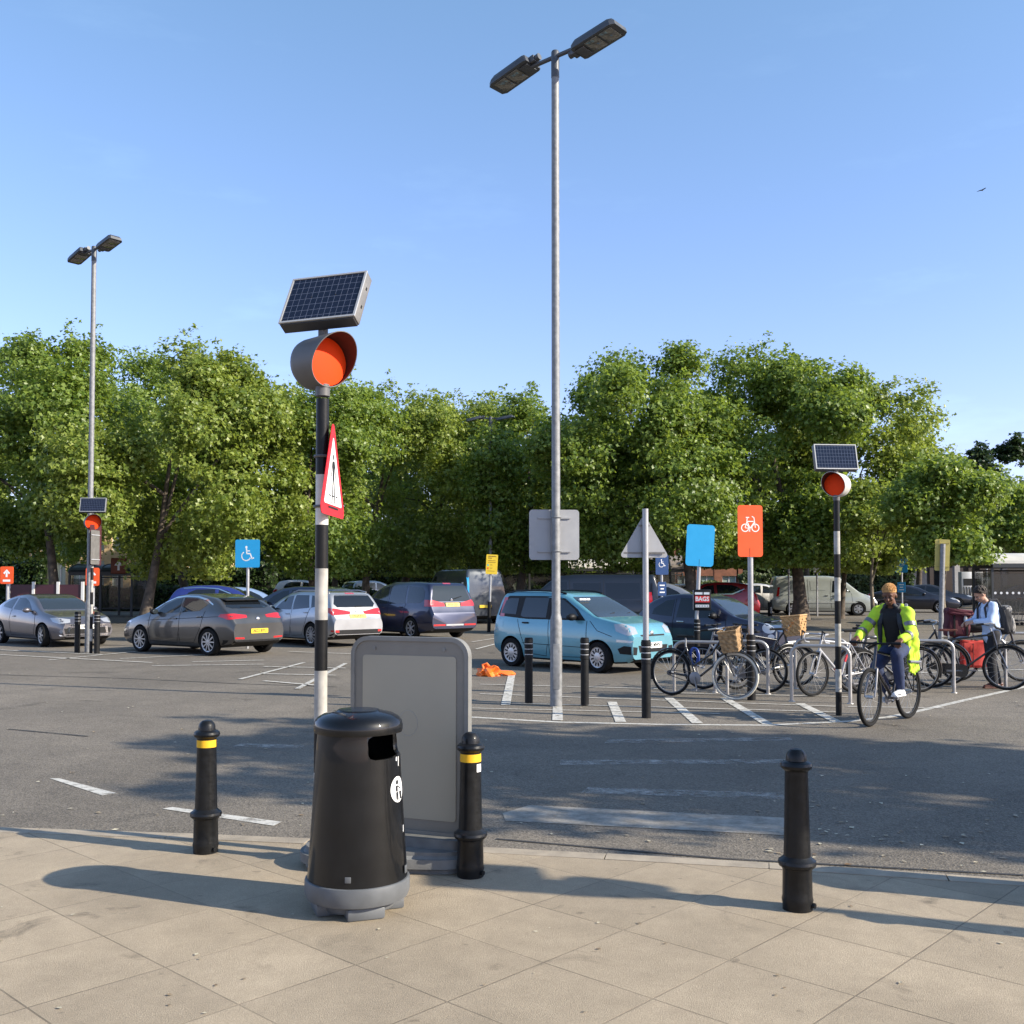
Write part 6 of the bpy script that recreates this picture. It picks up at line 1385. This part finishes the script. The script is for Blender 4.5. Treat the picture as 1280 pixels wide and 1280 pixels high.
m=MB()
for s in (-1,1): m.tube([(-.13,s*.09,1.30),(-.04,s*.10,1.435),(.07,s*.11,1.425),(.165,s*.12,1.30),(.15,s*.15,1.12),(.0,s*.17,.98),(-.13,s*.13,.95)],.018,8)
m.build('strap',BPD,t)
# ------------------------------------------------------------------ foliage
def leafmat(name,c0,c1,tr,rough=.42):
    m=bpy.data.materials.new(name); m.use_nodes=True; nt=m.node_tree; N=nt.nodes; L=nt.links; b=N['Principled BSDF']
    g=N.new('ShaderNodeNewGeometry'); r=N.new('ShaderNodeValToRGB'); r.color_ramp.elements[0].color=(*c0,1); r.color_ramp.elements[1].color=(*c1,1)
    L.new(g.outputs['Random Per Island'],r.inputs[0]); L.new(r.outputs[0],b.inputs['Base Color']); b.inputs['Roughness'].default_value=rough; b.inputs['Specular IOR Level'].default_value=.4
    t=N.new('ShaderNodeBsdfTranslucent'); t.inputs[0].default_value=(*tr,1); mx=N.new('ShaderNodeMixShader'); mx.inputs[0].default_value=.38
    L.new(b.outputs[0],mx.inputs[1]); L.new(t.outputs[0],mx.inputs[2]); L.new(mx.outputs[0],N['Material Output'].inputs['Surface']); return m
LEAF1=leafmat('plane leaf',(.05,.10,.012),(.225,.295,.06),(.31,.41,.05))
LEAF2=leafmat('plane leaf yellow green',(.075,.125,.016),(.28,.33,.07),(.36,.44,.06))
LEAF3=leafmat('dark evergreen leaf',(.02,.04,.012),(.05,.08,.025),(.05,.09,.02))
HEDGE=leafmat('hedge leaf',(.02,.04,.01),(.05,.085,.02),(.05,.09,.02)); BUSH=leafmat('pale bush leaf',(.06,.09,.03),(.13,.16,.06),(.1,.14,.04))
BARK=pm('bark grey brown',(.085,.066,.05),.9,var=.5,vscale=5,bump=.6,bscale=14); BARKP=pm('bark pale patched',(.13,.105,.075),.9,var=.55,vscale=4,bump=.5,bscale=14)
def leaf_mesh(name,P,Nn,size,rng,lobed=True):
    n=len(P); Nn=Nn/np.linalg.norm(Nn,axis=1,keepdims=True)
    a=rng.normal(size=(n,3)); a[:,2]-=.5; a-=Nn*(a*Nn).sum(1,keepdims=True); a/=np.linalg.norm(a,axis=1,keepdims=True); b=np.cross(Nn,a)
    s=(size*rng.uniform(.6,1.3,n))[:,None]
    V=np.stack([P-a*s*.5, P-b*s*.52+Nn*s*.14-a*s*.02, P+a*s*.12-b*s*.16+Nn*s*.03, P+a*s*.56-Nn*s*.05, P+a*s*.12+b*s*.16+Nn*s*.03, P+b*s*.52+Nn*s*.14-a*s*.02],1).reshape(-1,3)
    base=np.arange(n)*6
    T=np.concatenate([np.stack([base,base+1,base+2],1),np.stack([base,base+2,base+4],1),np.stack([base+2,base+3,base+4],1),np.stack([base,base+4,base+5],1)])
    me=bpy.data.meshes.new(name); me.vertices.add(len(V)); me.vertices.foreach_set('co',V.astype(np.float32).ravel())
    me.loops.add(len(T)*3); me.loops.foreach_set('vertex_index',T.astype(np.int32).ravel()); me.polygons.add(len(T))
    me.polygons.foreach_set('loop_start',np.arange(len(T),dtype=np.int32)*3); me.update(calc_edges=True); return me
def unit(rng,n): v=rng.normal(size=(n,3)); return v/np.linalg.norm(v,axis=1,keepdims=True)
def crown_pts(rng,c,rad,nleaf,nl=20,lr=(.20,.44),sprigs=10,clump=.42,boxy=0):
    c=np.array(c);rad=np.array(rad); u=unit(rng,nl); u[:,2]=np.clip(u[:,2]+.1,-.8,1); 
    lob=c+u*rad*rng.uniform(.5,.9,(nl,1)); r=rng.uniform(*lr,nl)*min(rad[0],rad[1],rad[2]*1.1)
    ncl=max(30,nleaf//42); li=rng.integers(0,nl,ncl); d=unit(rng,ncl)+.55*u[li]; d/=np.linalg.norm(d,axis=1,keepdims=True)
    cp=lob[li]+d*(r[li]*rng.uniform(.45,1.1,ncl))[:,None]
    # shoots standing out of the outline
    if sprigs:
        us=unit(rng,sprigs*3); us[:,2]=np.abs(us[:,2])*1.2+.15; us/=np.linalg.norm(us,axis=1,keepdims=True); sp=[]; k0=rng.integers(0,nl,sprigs*3)
        for q in range(sprigs*3):
            b=lob[k0[q]]+us[q]*r[k0[q]]*1.0
            for t in range(3): sp.append(b+us[q]*.38*t+rng.normal(size=3)*.1)
        cp=np.concatenate([cp,np.array(sp)]); d=np.concatenate([d,np.repeat(us,3,0)]); kk=np.concatenate([np.full(ncl,clump),np.tile([.34,.26,.18],sprigs*3)])
    else: kk=np.full(ncl,clump)
    w=kk**1.3; w/=w.sum(); ci=rng.choice(len(cp),nleaf,p=w)
    P=cp[ci]+rng.normal(size=(nleaf,3))*(kk[ci]*.62)[:,None]*np.array([1,1,.62])
    N=d[ci]*.7+rng.normal(size=(nleaf,3))*.62+np.array([0,0,.55]); return P,N,lob,r
def tree(label,px,d,top,bot,wpx,tpx=None,tr=.2,nleaf=20000,leaf=.24,mat=None,seed=1,group='plane trees behind the car park',sprigs=16,nl=26,deep=None,bark=None,zbase=None,lean=0,loc=None,cat='tree',name='plane_tree'):
    nleaf=int(nleaf*2.8); leaf*=.74; wpx*=1.08; rng=np.random.default_rng(seed); z0=zg(d); x=X(px,d)
    tx=X(tpx,d) if tpx else x; rx=wpx/2*d/1280; zt=Z(top,d)-z0; zb=Z(bot,d)-z0
    if loc: tx,d=loc; x=tx
    t=thing(name,label,cat,(tx,d,z0),0,group)
    c=(x-tx,0,(zt+zb)/2); rad=(rx,deep or min(rx,4.6),(zt-zb)/2)
    P,N,lob,r=crown_pts(rng,c,rad,nleaf,nl,sprigs=sprigs)
    lo=zb-.1; P[:,2]-=np.where(P[:,2]<zb+(zt-zb)*.4,rng.uniform(0,.9,len(P)),0); P[:,2]=np.where(P[:,2]<lo,lo+(lo-P[:,2])*.4,P[:,2])
    mobj('crown',leaf_mesh('crown',P,N,leaf,rng),mat or LEAF1,t,0)
    m=MB(); cx=c[0]; top_t=Vector((cx*.75+.1,0,zb+(zt-zb)*.55)); pts=[]; rs=[]
    for k in range(9):
        f=k/8; pts.append(Vector((top_t.x*f**1.4+.10*math.sin(5*f+seed)+lean*f,.08*math.sin(4*f+seed*2),top_t.z*f))); rs.append(tr*(1-.72*f)*(1.45 if k==0 else 1.08 if k==1 else 1))
    m.tube(pts,rs,12)
    for i in rng.choice(len(lob),min(5,len(lob)),replace=False):
        e=Vector(lob[i]); s=pts[int(rng.integers(3,7))]; mid=s.lerp(e,.5)+Vector((0,0,.35)); m.tube([s,mid,e],[tr*.42,tr*.26,tr*.07],7)
    m.build('trunk',bark or BARK,t,60); return t
tree('broad plane tree filling the left edge of the tree row',15,44,430,725,300,75,.24,24000,seed=11)
tree('bright plane tree with a stepped top behind the dark grey hatchback',222,42,440,721,270,184,.22,26000,seed=12,mat=LEAF2)
tree('plane tree filling the gap between the two left crowns',122,54,446,718,240,235,.24,18000,seed=13)
tree('plane tree right of the near beacon lamp behind the silver estate',372,47,480,721,270,392,.24,22000,seed=14)
tree('plane tree in the middle behind the people carrier',480,52,490,718,270,456,.22,20000,seed=15,mat=LEAF2,bark=BARKP)
tree('plane tree behind the yellow notice and grey van',582,55,512,715,260,500,.24,18000,seed=16,mat=LEAF2)
tree('plane tree just left of the tall lamp post',668,50,518,713,230,650,.24,19000,seed=17)
tree('tall dark plane tree right of the tall lamp post',802,44,446,709,250,868,.27,26000,seed=18)
tree('largest plane tree with thick leaning trunk in front of the pale van',955,45.2,452,707,300,1000,.30,30000,seed=19,lean=-.0)
tree('plane tree above the right hand beacon',1085,47,500,713,200,1048,.14,17000,seed=20,mat=LEAF2)
tree('slender young tree leaning behind the cyclist',1100,41,590,714,120,1088,.09,6500,.22,seed=21,group='young trees on the right',sprigs=5,nl=10,deep=1.6,bark=BARKP,mat=LEAF2)
tree('slim young tree with pale trunk right of the yellow notice back',1186,36.5,585,702,108,1181,.11,8500,.22,seed=22,group='young trees on the right',sprigs=7,nl=12,deep=1.9,bark=BARKP)
tree('dark evergreen tree at the right edge behind the petrol station',1286,90,556,716,170,None,.3,16000,.46,LEAF3,23,'far trees')
tree('green tree at the right edge above the trolley shelter',1284,66,600,700,160,None,.25,9000,.34,LEAF1,24,'far trees')
far=[(60,72,500),(300,70,510),(420,76,530),(540,78,545),(620,74,540),(725,70,530),(840,72,520),(1010,74,540),(1150,78,560)]
for i,(px,d,tp) in enumerate(far):
    tree(f"further plane tree in the back row, {['far left behind the maroon panels','behind the wheelchair sign','behind the near striped pole','behind the distant lamp post','behind the yellow notice','behind the square sign','behind the blue sign','behind the pale van','behind the cyclist head'][i]}",px,d,tp,728,250,None,.25,14000,.34,LEAF1 if i%2 else LEAF2,40+i,'back row of trees',nl=14,deep=4)
# street trees beyond the right edge whose shade falls across the road
def off_tree(label,x,y,rx,ry,zb,zt,seed,n):
    rng=np.random.default_rng(seed); t=thing('plane_tree',label,'tree',(x,y,0),0,'plane trees beyond the right edge')
    P,N,lob,r=crown_pts(rng,(0,0,(zt+zb)/2),(rx,ry,(zt-zb)/2),n,22,sprigs=10); mobj('crown',leaf_mesh('crown',P,N,.27,rng),LEAF1,t,0)
    m=MB(); pts=[Vector((.05*math.sin(k),0,k*.8*(zt*.7)/7)) for k in range(9)]; m.tube(pts,[.26*(1-.08*k) for k in range(9)],12)
    for i in range(10): e=Vector(lob[i]); s=pts[4+i%3]; m.tube([s,s.lerp(e,.5)+Vector((0,0,.3)),e],[.1,.06,.02],7)
    m.build('trunk',BARK,t,60)
off_tree('leafy plane tree beyond the right edge, nearest the pavement, shading the road',12.6,5.7,3.9,2.3,3.6,8.6,61,4500)
off_tree('leafy plane tree beyond the right edge, further from the pavement, shading the road',16.6,4.2,3.6,2.2,5.0,11.0,62,4500)
# hedges
def hedge(label,x0,x1,d,h,dep,mat,n,seed,leaf=.16):
    rng=np.random.default_rng(seed); z0=zg(d); t=thing('hedge',label,'hedge',((x0+x1)/2,d,z0),0,'hedges behind the car park'); w=x1-x0
    P=np.stack([rng.uniform(-w/2,w/2,n),rng.uniform(-dep/2,dep/2,n),h*rng.uniform(0,1,n)**.7],1); top=h*(.85+.1*np.sin(P[:,0]*1.7+seed)+.06*np.sin(P[:,0]*5.1)); P[:,2]=np.minimum(P[:,2],top+rng.normal(size=n)*.05)
    N=rng.normal(size=(n,3))*.6+np.array([0,-.6,.6]); mobj('leaves',leaf_mesh('leaves',P,N,leaf,rng),mat,t,0)
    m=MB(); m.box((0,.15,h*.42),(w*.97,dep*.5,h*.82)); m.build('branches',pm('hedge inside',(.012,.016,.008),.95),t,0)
hedge('dark clipped hedge under the left trees',X(118,58),X(262,58),58,1.55,1.4,HEDGE,5000,1)
hedge('dark hedge behind the silver estate under the middle trees',X(262,60),X(480,60),60,1.35,1.3,HEDGE,6000,2)
hedge('rounded pale green bushes between the red car and the pale van',X(925,66),X(985,66),66,2.3,1.8,BUSH,4200,3,.2)
hedge('long hedge in the shade behind the black van and red car',X(760,70),X(920,70),70,1.7,1.4,BUSH,5000,4,.2)
hedge('olive shrub row right of the pale van',X(1040,68),X(1120,68),68,2.6,1.6,BUSH,4200,5,.2)
hedge('dark hedge at the far left edge behind the maroon panels',X(-30,47),X(14,47),47,1.9,1.2,HEDGE,2500,6)
hedge('bushy evergreen shrub between the maroon panels and the yellow brick building',X(22,62),X(62,62),62,3.3,1.6,HEDGE,3200,7,.2)
rng=np.random.default_rng(77); n=80000; P=np.stack([rng.uniform(-75,95,n),rng.uniform(-2.5,2.5,n)+104,rng.uniform(0,1,n)**.8*9],1); tp=7.5+1.5*np.sin(P[:,0]*.21)+.9*np.sin(P[:,0]*.63+1); P[:,2]=np.minimum(P[:,2],tp+rng.normal(size=n)*.4)+.3
N=rng.normal(size=(n,3))*.7+np.array([.2,-.5,.5]); tag(mobj('distant_wood',leaf_mesh('distant_wood',P,N,.85,rng),LEAF3,None,0),'far-off mass of dark woodland closing the view behind the trees','woodland',kind='stuff')
hedge('dense dark laurel hedge behind the blue hatchback and wheelchair sign',X(196,66),X(345,66),66,3.0,1.6,HEDGE,6500,8,.22)
hedge('tall dark hedge behind the people carrier and grey van',X(455,72),X(640,72),72,3.1,1.6,HEDGE,7500,9,.24)
hedge('tall dark hedge behind the pale van and cyclist',X(985,76),X(1140,76),76,3.4,1.6,HEDGE,6500,10,.24)
# ------------------------------------------------------------------ buildings
YB=pm('yellow brick',(.52,.37,.19),.85,var=.15,vscale=3); RB=pm('red brick',(.22,.09,.05),.85,var=.2,vscale=3); ROOFT=pm('roof slate',(.06,.06,.065),.7,var=.2); WGR=pm('window pale green',(.28,.36,.31),.2,coat=.3); WFR=pm('white frame',(.6,.6,.58),.5)
def building(name,label,x0,x1,y,dep,h,wall,floors,bays,wm_,group=None,roof=None):
    z0=zg(y); t=thing(name,label,'building',((x0+x1)/2,y,z0-.02),0,group); w=x1-x0
    m=MB(); bw=w/bays; fh=h/floors
    # facade built as piers and spandrels round real openings
    for b in range(bays+1): m.box((-w/2+b*bw,0,h/2),(bw*.36 if 0<b<bays else bw*.2,.4,h))
    for f in range(floors+1): 
        for b in range(bays): m.box((-w/2+(b+.5)*bw,.02,min(max(f*fh,.2),h-.2)),(bw*.66,.36,.6 if f in(0,floors) else .8))
    m.box((0,dep/2+.2,h/2),(w-.1,dep,h-.02)); m.build('wall',wall,t,0)
    for f in range(floors):
        for b in range(bays):
            cx=-w/2+(b+.5)*bw; zl=f*fh+.35; zh=(f+1)*fh-.38; m=MB(); m.box((cx,.1,(zl+zh)/2),(bw*.63,.04,zh-zl)); wn=m.build('window',wm_,t,0)
            m=MB(); m.box((cx,.06,(zl+zh)/2),(.09,.05,zh-zl)); m.box((cx-bw*.3,.06,(zl+zh)/2),(.08,.05,zh-zl)); m.box((cx+bw*.3,.06,(zl+zh)/2),(.08,.05,zh-zl)); m.build('frame',WFR,wn,0)
    if roof=='pitch':
        m=MB(); m.prism([(-.5,h),(dep+.5,h),(dep/2,h+2.4)],w+.6,Matrix.Translation((-w/2-.3,0,0))@Matrix.Rotation(R(90),4,'Z')@Matrix.Rotation(R(90),4,'X')); m.build('roof',ROOFT,t,0)
    else: m=MB(); m.box((0,dep/2,h+.12),(w+.4,dep+.8,.24)); m.build('roof',ROOFT,t,0)
    return t
building('brick_building','long yellow brick building with pale windows behind the left trees',X(40,80),X(255,80),80,9,7.2,YB,2,9,WGR)
building('brick_house','red brick house behind the white hatchback and red car',X(842,98),X(925,98),98,8,5.2,RB,2,3,WGR,None,'pitch')
# ------------------------------------------------------------------ trolley shelters
ROOFP=pm('shelter roof translucent',(.55,.52,.46),.4,var=.08,vscale=1.5); SHGL=bpy.data.materials.new('shelter glass'); SHGL.use_nodes=True
def glassmat(m,fac,col):
    nt=m.node_tree; b=nt.nodes['Principled BSDF']; b.inputs['Base Color'].default_value=(*col,1); b.inputs['Roughness'].default_value=.06; b.inputs['Alpha'].default_value=fac
glassmat(SHGL,.42,(.05,.055,.055)); SHFR=pm('shelter frame dark',(.04,.042,.045),.5); DOT=pm('glass dots white',(.75,.75,.75),.5)
def shelter(label,loc,rz,L,dep,h,rise,roof=ROOFP,bays=4,dots=False,sign=False,col=SHFR):
    t=thing('trolley_shelter',label,'shelter',loc,rz,'trolley shelters'); n=10
    def arc(i,o=0): a=PI*i/n; return (-dep/2*math.cos(a)*1.05,h+rise*math.sin(a)+o)
    m=MB()
    for x0 in np.linspace(0,L,bays+1)[:-1]:
        g=.03; w_=L/bays
        for i in range(n):
            p,q=arc(i),arc(i+1); p2,q2=arc(i,.03),arc(i+1,.03)
            A=[m.bm.verts.new((x0+g,*p)),m.bm.verts.new((x0+w_-g,*p)),m.bm.verts.new((x0+w_-g,*q)),m.bm.verts.new((x0+g,*q))]; B=[m.bm.verts.new((x0+g,*p2)),m.bm.verts.new((x0+w_-g,*p2)),m.bm.verts.new((x0+w_-g,*q2)),m.bm.verts.new((x0+g,*q2))]
            m.bm.faces.new(A[::-1]); m.bm.faces.new(B)
            for k in range(4): m.bm.faces.new((A[k],A[(k+1)%4],B[(k+1)%4],B[k]))
    m.build('roof',roof,t,0)
    m=MB()
    for x in np.linspace(0,L,bays+1): m.tube([(x,*arc(i,.02)) for i in range(n+1)],.05,6)
    m.build('roof_rib',ALU if roof is ROOFP else col,t,50)
    m=MB(); 
    for s in (-1,1): m.box((L/2,s*dep/2*1.04,h-.02),(L,.08,.16))
    m.build('gutter',col,t)
    for x in np.linspace(0,L,bays+1):
        for s in (-1,1): m=MB(); m.box((x,s*dep/2*.97,h/2-.05),(.09,.09,h-.1)); m.build('post',col,t)
    for x0 in np.linspace(0,L,bays+1)[:-1]:
        w_=L/bays; m=MB(); m.box((x0+w_/2,dep/2*.97,h*.55),(w_-.12,.012,h*.72)); gp=m.build('glass_panel',SHGL,t,0)
        m=MB(); m.box((x0+w_/2,dep/2*.97,h*.17),(w_-.1,.05,.07)); m.box((x0+w_/2,dep/2*.97,h*.92),(w_-.1,.05,.07)); m.build('rail',col,gp,0)
    for xx in (.05,L-.05):
        m=MB(); m.box((xx,0,h*.52),(.012,dep*.9,h*.72)); m.build('glass_panel',SHGL,t,0)
    if dots:
        m=MB()
        for k in range(int(L/.22)):
            m.lathe([(.05,0),(.05,.006)],10,Matrix.Translation((.1+.22*k,-dep/2*.97-.02,dots))@UP)
        m.build('glass_dots',DOT,t,0); m=MB(); m.box((L/2,-dep/2*.97,h*.55),(L-.1,.012,h*.62)); m.build('glass_panel',SHGL,t,0)
    if sign: m=MB(); m.box((sign[0],-dep/2-.12,sign[1]),(.75,.06,.75),bev=.05); p=m.build('orange_sign',pm('shaded brown orange',(.16,.035,.012),.5) if roof is not ROOFP and bays==2 and rise<.5 else ORANGE,t); m=MB(); m.box((sign[0],-dep/2-.155,sign[1]-.02),(.1,.012,.38)); m.prism([(-.2,.02),(.2,.02),(0,.26)],.008,Matrix.Translation((sign[0],-dep/2-.151,sign[1]))@UP); m.build('arrow',DOT,p,0)  # dimmed orange on the left shelter: tree shade painted into the sign
    return t
d=58; shelter('long trolley shelter with pale curved roof behind the black van',(X(628,d),d,zg(d)),0,X(795,d)-X(628,d),2.6,Z(712,d)-zg(d),.55,bays=5)
d=54; shelter('trolley shelter with rounded gable end and orange sign right of the long one',(X(800,d),d,zg(d)),R(4),2.6,2.8,Z(713,d)-zg(d),.75,bays=2,sign=(-.55,Z(703,d)-zg(d)),roof=pm('shelter roof brownish',(.20,.17,.145),.5))
d=41; shelter('glass trolley shelter with cream curved roof and white dot row at the right edge',(X(1228,d),d,zg(d)),R(-6),6.2,2.2,Z(707,d)-zg(d),.46,bays=3,dots=Z(741,d)-zg(d))
d=50; shelter('dark trolley shelter in the shade of the left trees',(X(100,d),d,zg(d)),0,X(176,d)-X(100,d),2.4,Z(717,d)-zg(d),.42,bays=2,roof=pm('shelter roof shade painted',(.03,.032,.035),.3),sign=(2.4,Z(708,d)-zg(d)))  # dark roof colour carries the shade of the trees
# nested trolleys inside the right shelter
def trolley(x,y,rz,label):
    t=thing('shopping_trolley',label,'trolley',(x,y,zg(y)),rz,'shopping trolleys in the right shelter'); m=MB()
    P=lambda X_,Y_,Z_:(X_,Y_,Z_)
    for s in (-1,1):
        m.tube([(.45,s*.2,.55),(.45,s*.2,.95),(-.4,s*.25,1.0),(-.35,s*.24,.55),(.45,s*.2,.55)],.012,5)
        m.tube([(-.45,s*.26,1.04),(-.3,s*.24,.2),(.4,s*.2,.16)],.014,5)
        for k in range(6): f=k/6; m.cyl((-.38+.83*f,s*(.25-.05*f),.55),(-.4+.85*f,s*(.25-.05*f),.99),.006,n=4)
    for k in range(5): f=k/4; m.cyl((-.38+.83*f,-.24+.04*f,.55),(-.38+.83*f,.24-.04*f,.55),.006,n=4)
    m.build('basket',STEEL,t,40); m=MB(); m.cyl((-.46,-.27,1.05),(-.46,.27,1.05),.02,n=8); m.build('handle',ORANGE,t)
    for a,b in ((-.3,.22),(-.3,-.22),(.38,.18),(.38,-.18)): m=MB(); m.lathe([(.06,-.015),(.06,.015)],14,Matrix.Translation((a,b,.06))@UP); m.build('caster',BLACKP,t)
for k,lb in enumerate(('leftmost shopping trolley in the right shelter','shopping trolley nested second from the left in the right shelter','shopping trolley nested third from the left in the right shelter')): trolley(X(1252,41)+.32*k+.0,40.6,R(170),lb)
# maroon panels with white posts
d=40; t=thing('panel_fence','maroon panel fence with white posts behind the grey coupe','fence',(X(12,d),d,zg(d))); MARP=pm('maroon panel',(.045,.012,.018),.45)
w_=X(104,d)-X(12,d)
for k in range(3): m=MB(); m.box((w_*(k+.5)/3,0,.86),(w_/3-.1,.03,1.5)); m.build('panel',MARP,t,0)
for k in range(4): m=MB(); m.box((w_*k/3,-.02,.86),(.10,.08,1.72)); m.build('post',WFR,t,0)
# ------------------------------------------------------------------ petrol station
FAS=pm('canopy fascia',(.10,.09,.078),.6,var=.1); d=80
t=thing('fuel_canopy','dark flat petrol station canopy on pale pillars at the right','canopy',(X(1180,d),d,zg(d)))
m=MB(); m.box((7,5,5.6),(19,10,.9)); m.build('roof',FAS,t)
for x,y in ((1.6,1.5),(8.5,1.5),(1.6,8),(8.5,8),(-1.2,3)): m=MB(); m.box((x,y,2.55),(.42,.42,5.1)); m.build('pillar',SIGNBACK,t)
t=thing('petrol_shop','dark glazed petrol station kiosk under the canopy','building',(X(1215,95),95,zg(95))); m=MB(); m.box((3,3,2),(22,6,4)); m.build('wall',pm('kiosk wall',(.03,.03,.032),.6),t,0); 
for k in range(5): m=MB(); m.box((-6+3.6*k,-.03,1.7),(3.1,.05,2.4)); m.build('window',GLASS2,t,0)
def pump(px,d,label):
    t=thing('fuel_pump',label,'fuel pump',(X(px,d),d,zg(d)),0,'fuel pumps under the canopy'); m=MB(); m.box((0,0,1.15),(.9,.6,2.3),bev=.05); m.build('cabinet',PFL,t)
    m=MB(); m.box((0,-.31,1.55),(.6,.03,.5)); m.build('display',BLACKP,t)
    for s in (-.3,-.1,.1,.3): m=MB(); m.tube([(s,-.33,1.2),(s+.02,-.42,.5),(s,-.33,.35)],.03,6); m.build('hose',BLACKP,t)
pump(1207,75,'pale fuel pump left of the young tree trunk behind the canopy pillar'); pump(1219,75,'pale fuel pump just left of the trolley shelter')
pump(1115,82,'pale fuel pump glimpsed behind the cyclist blue sign')
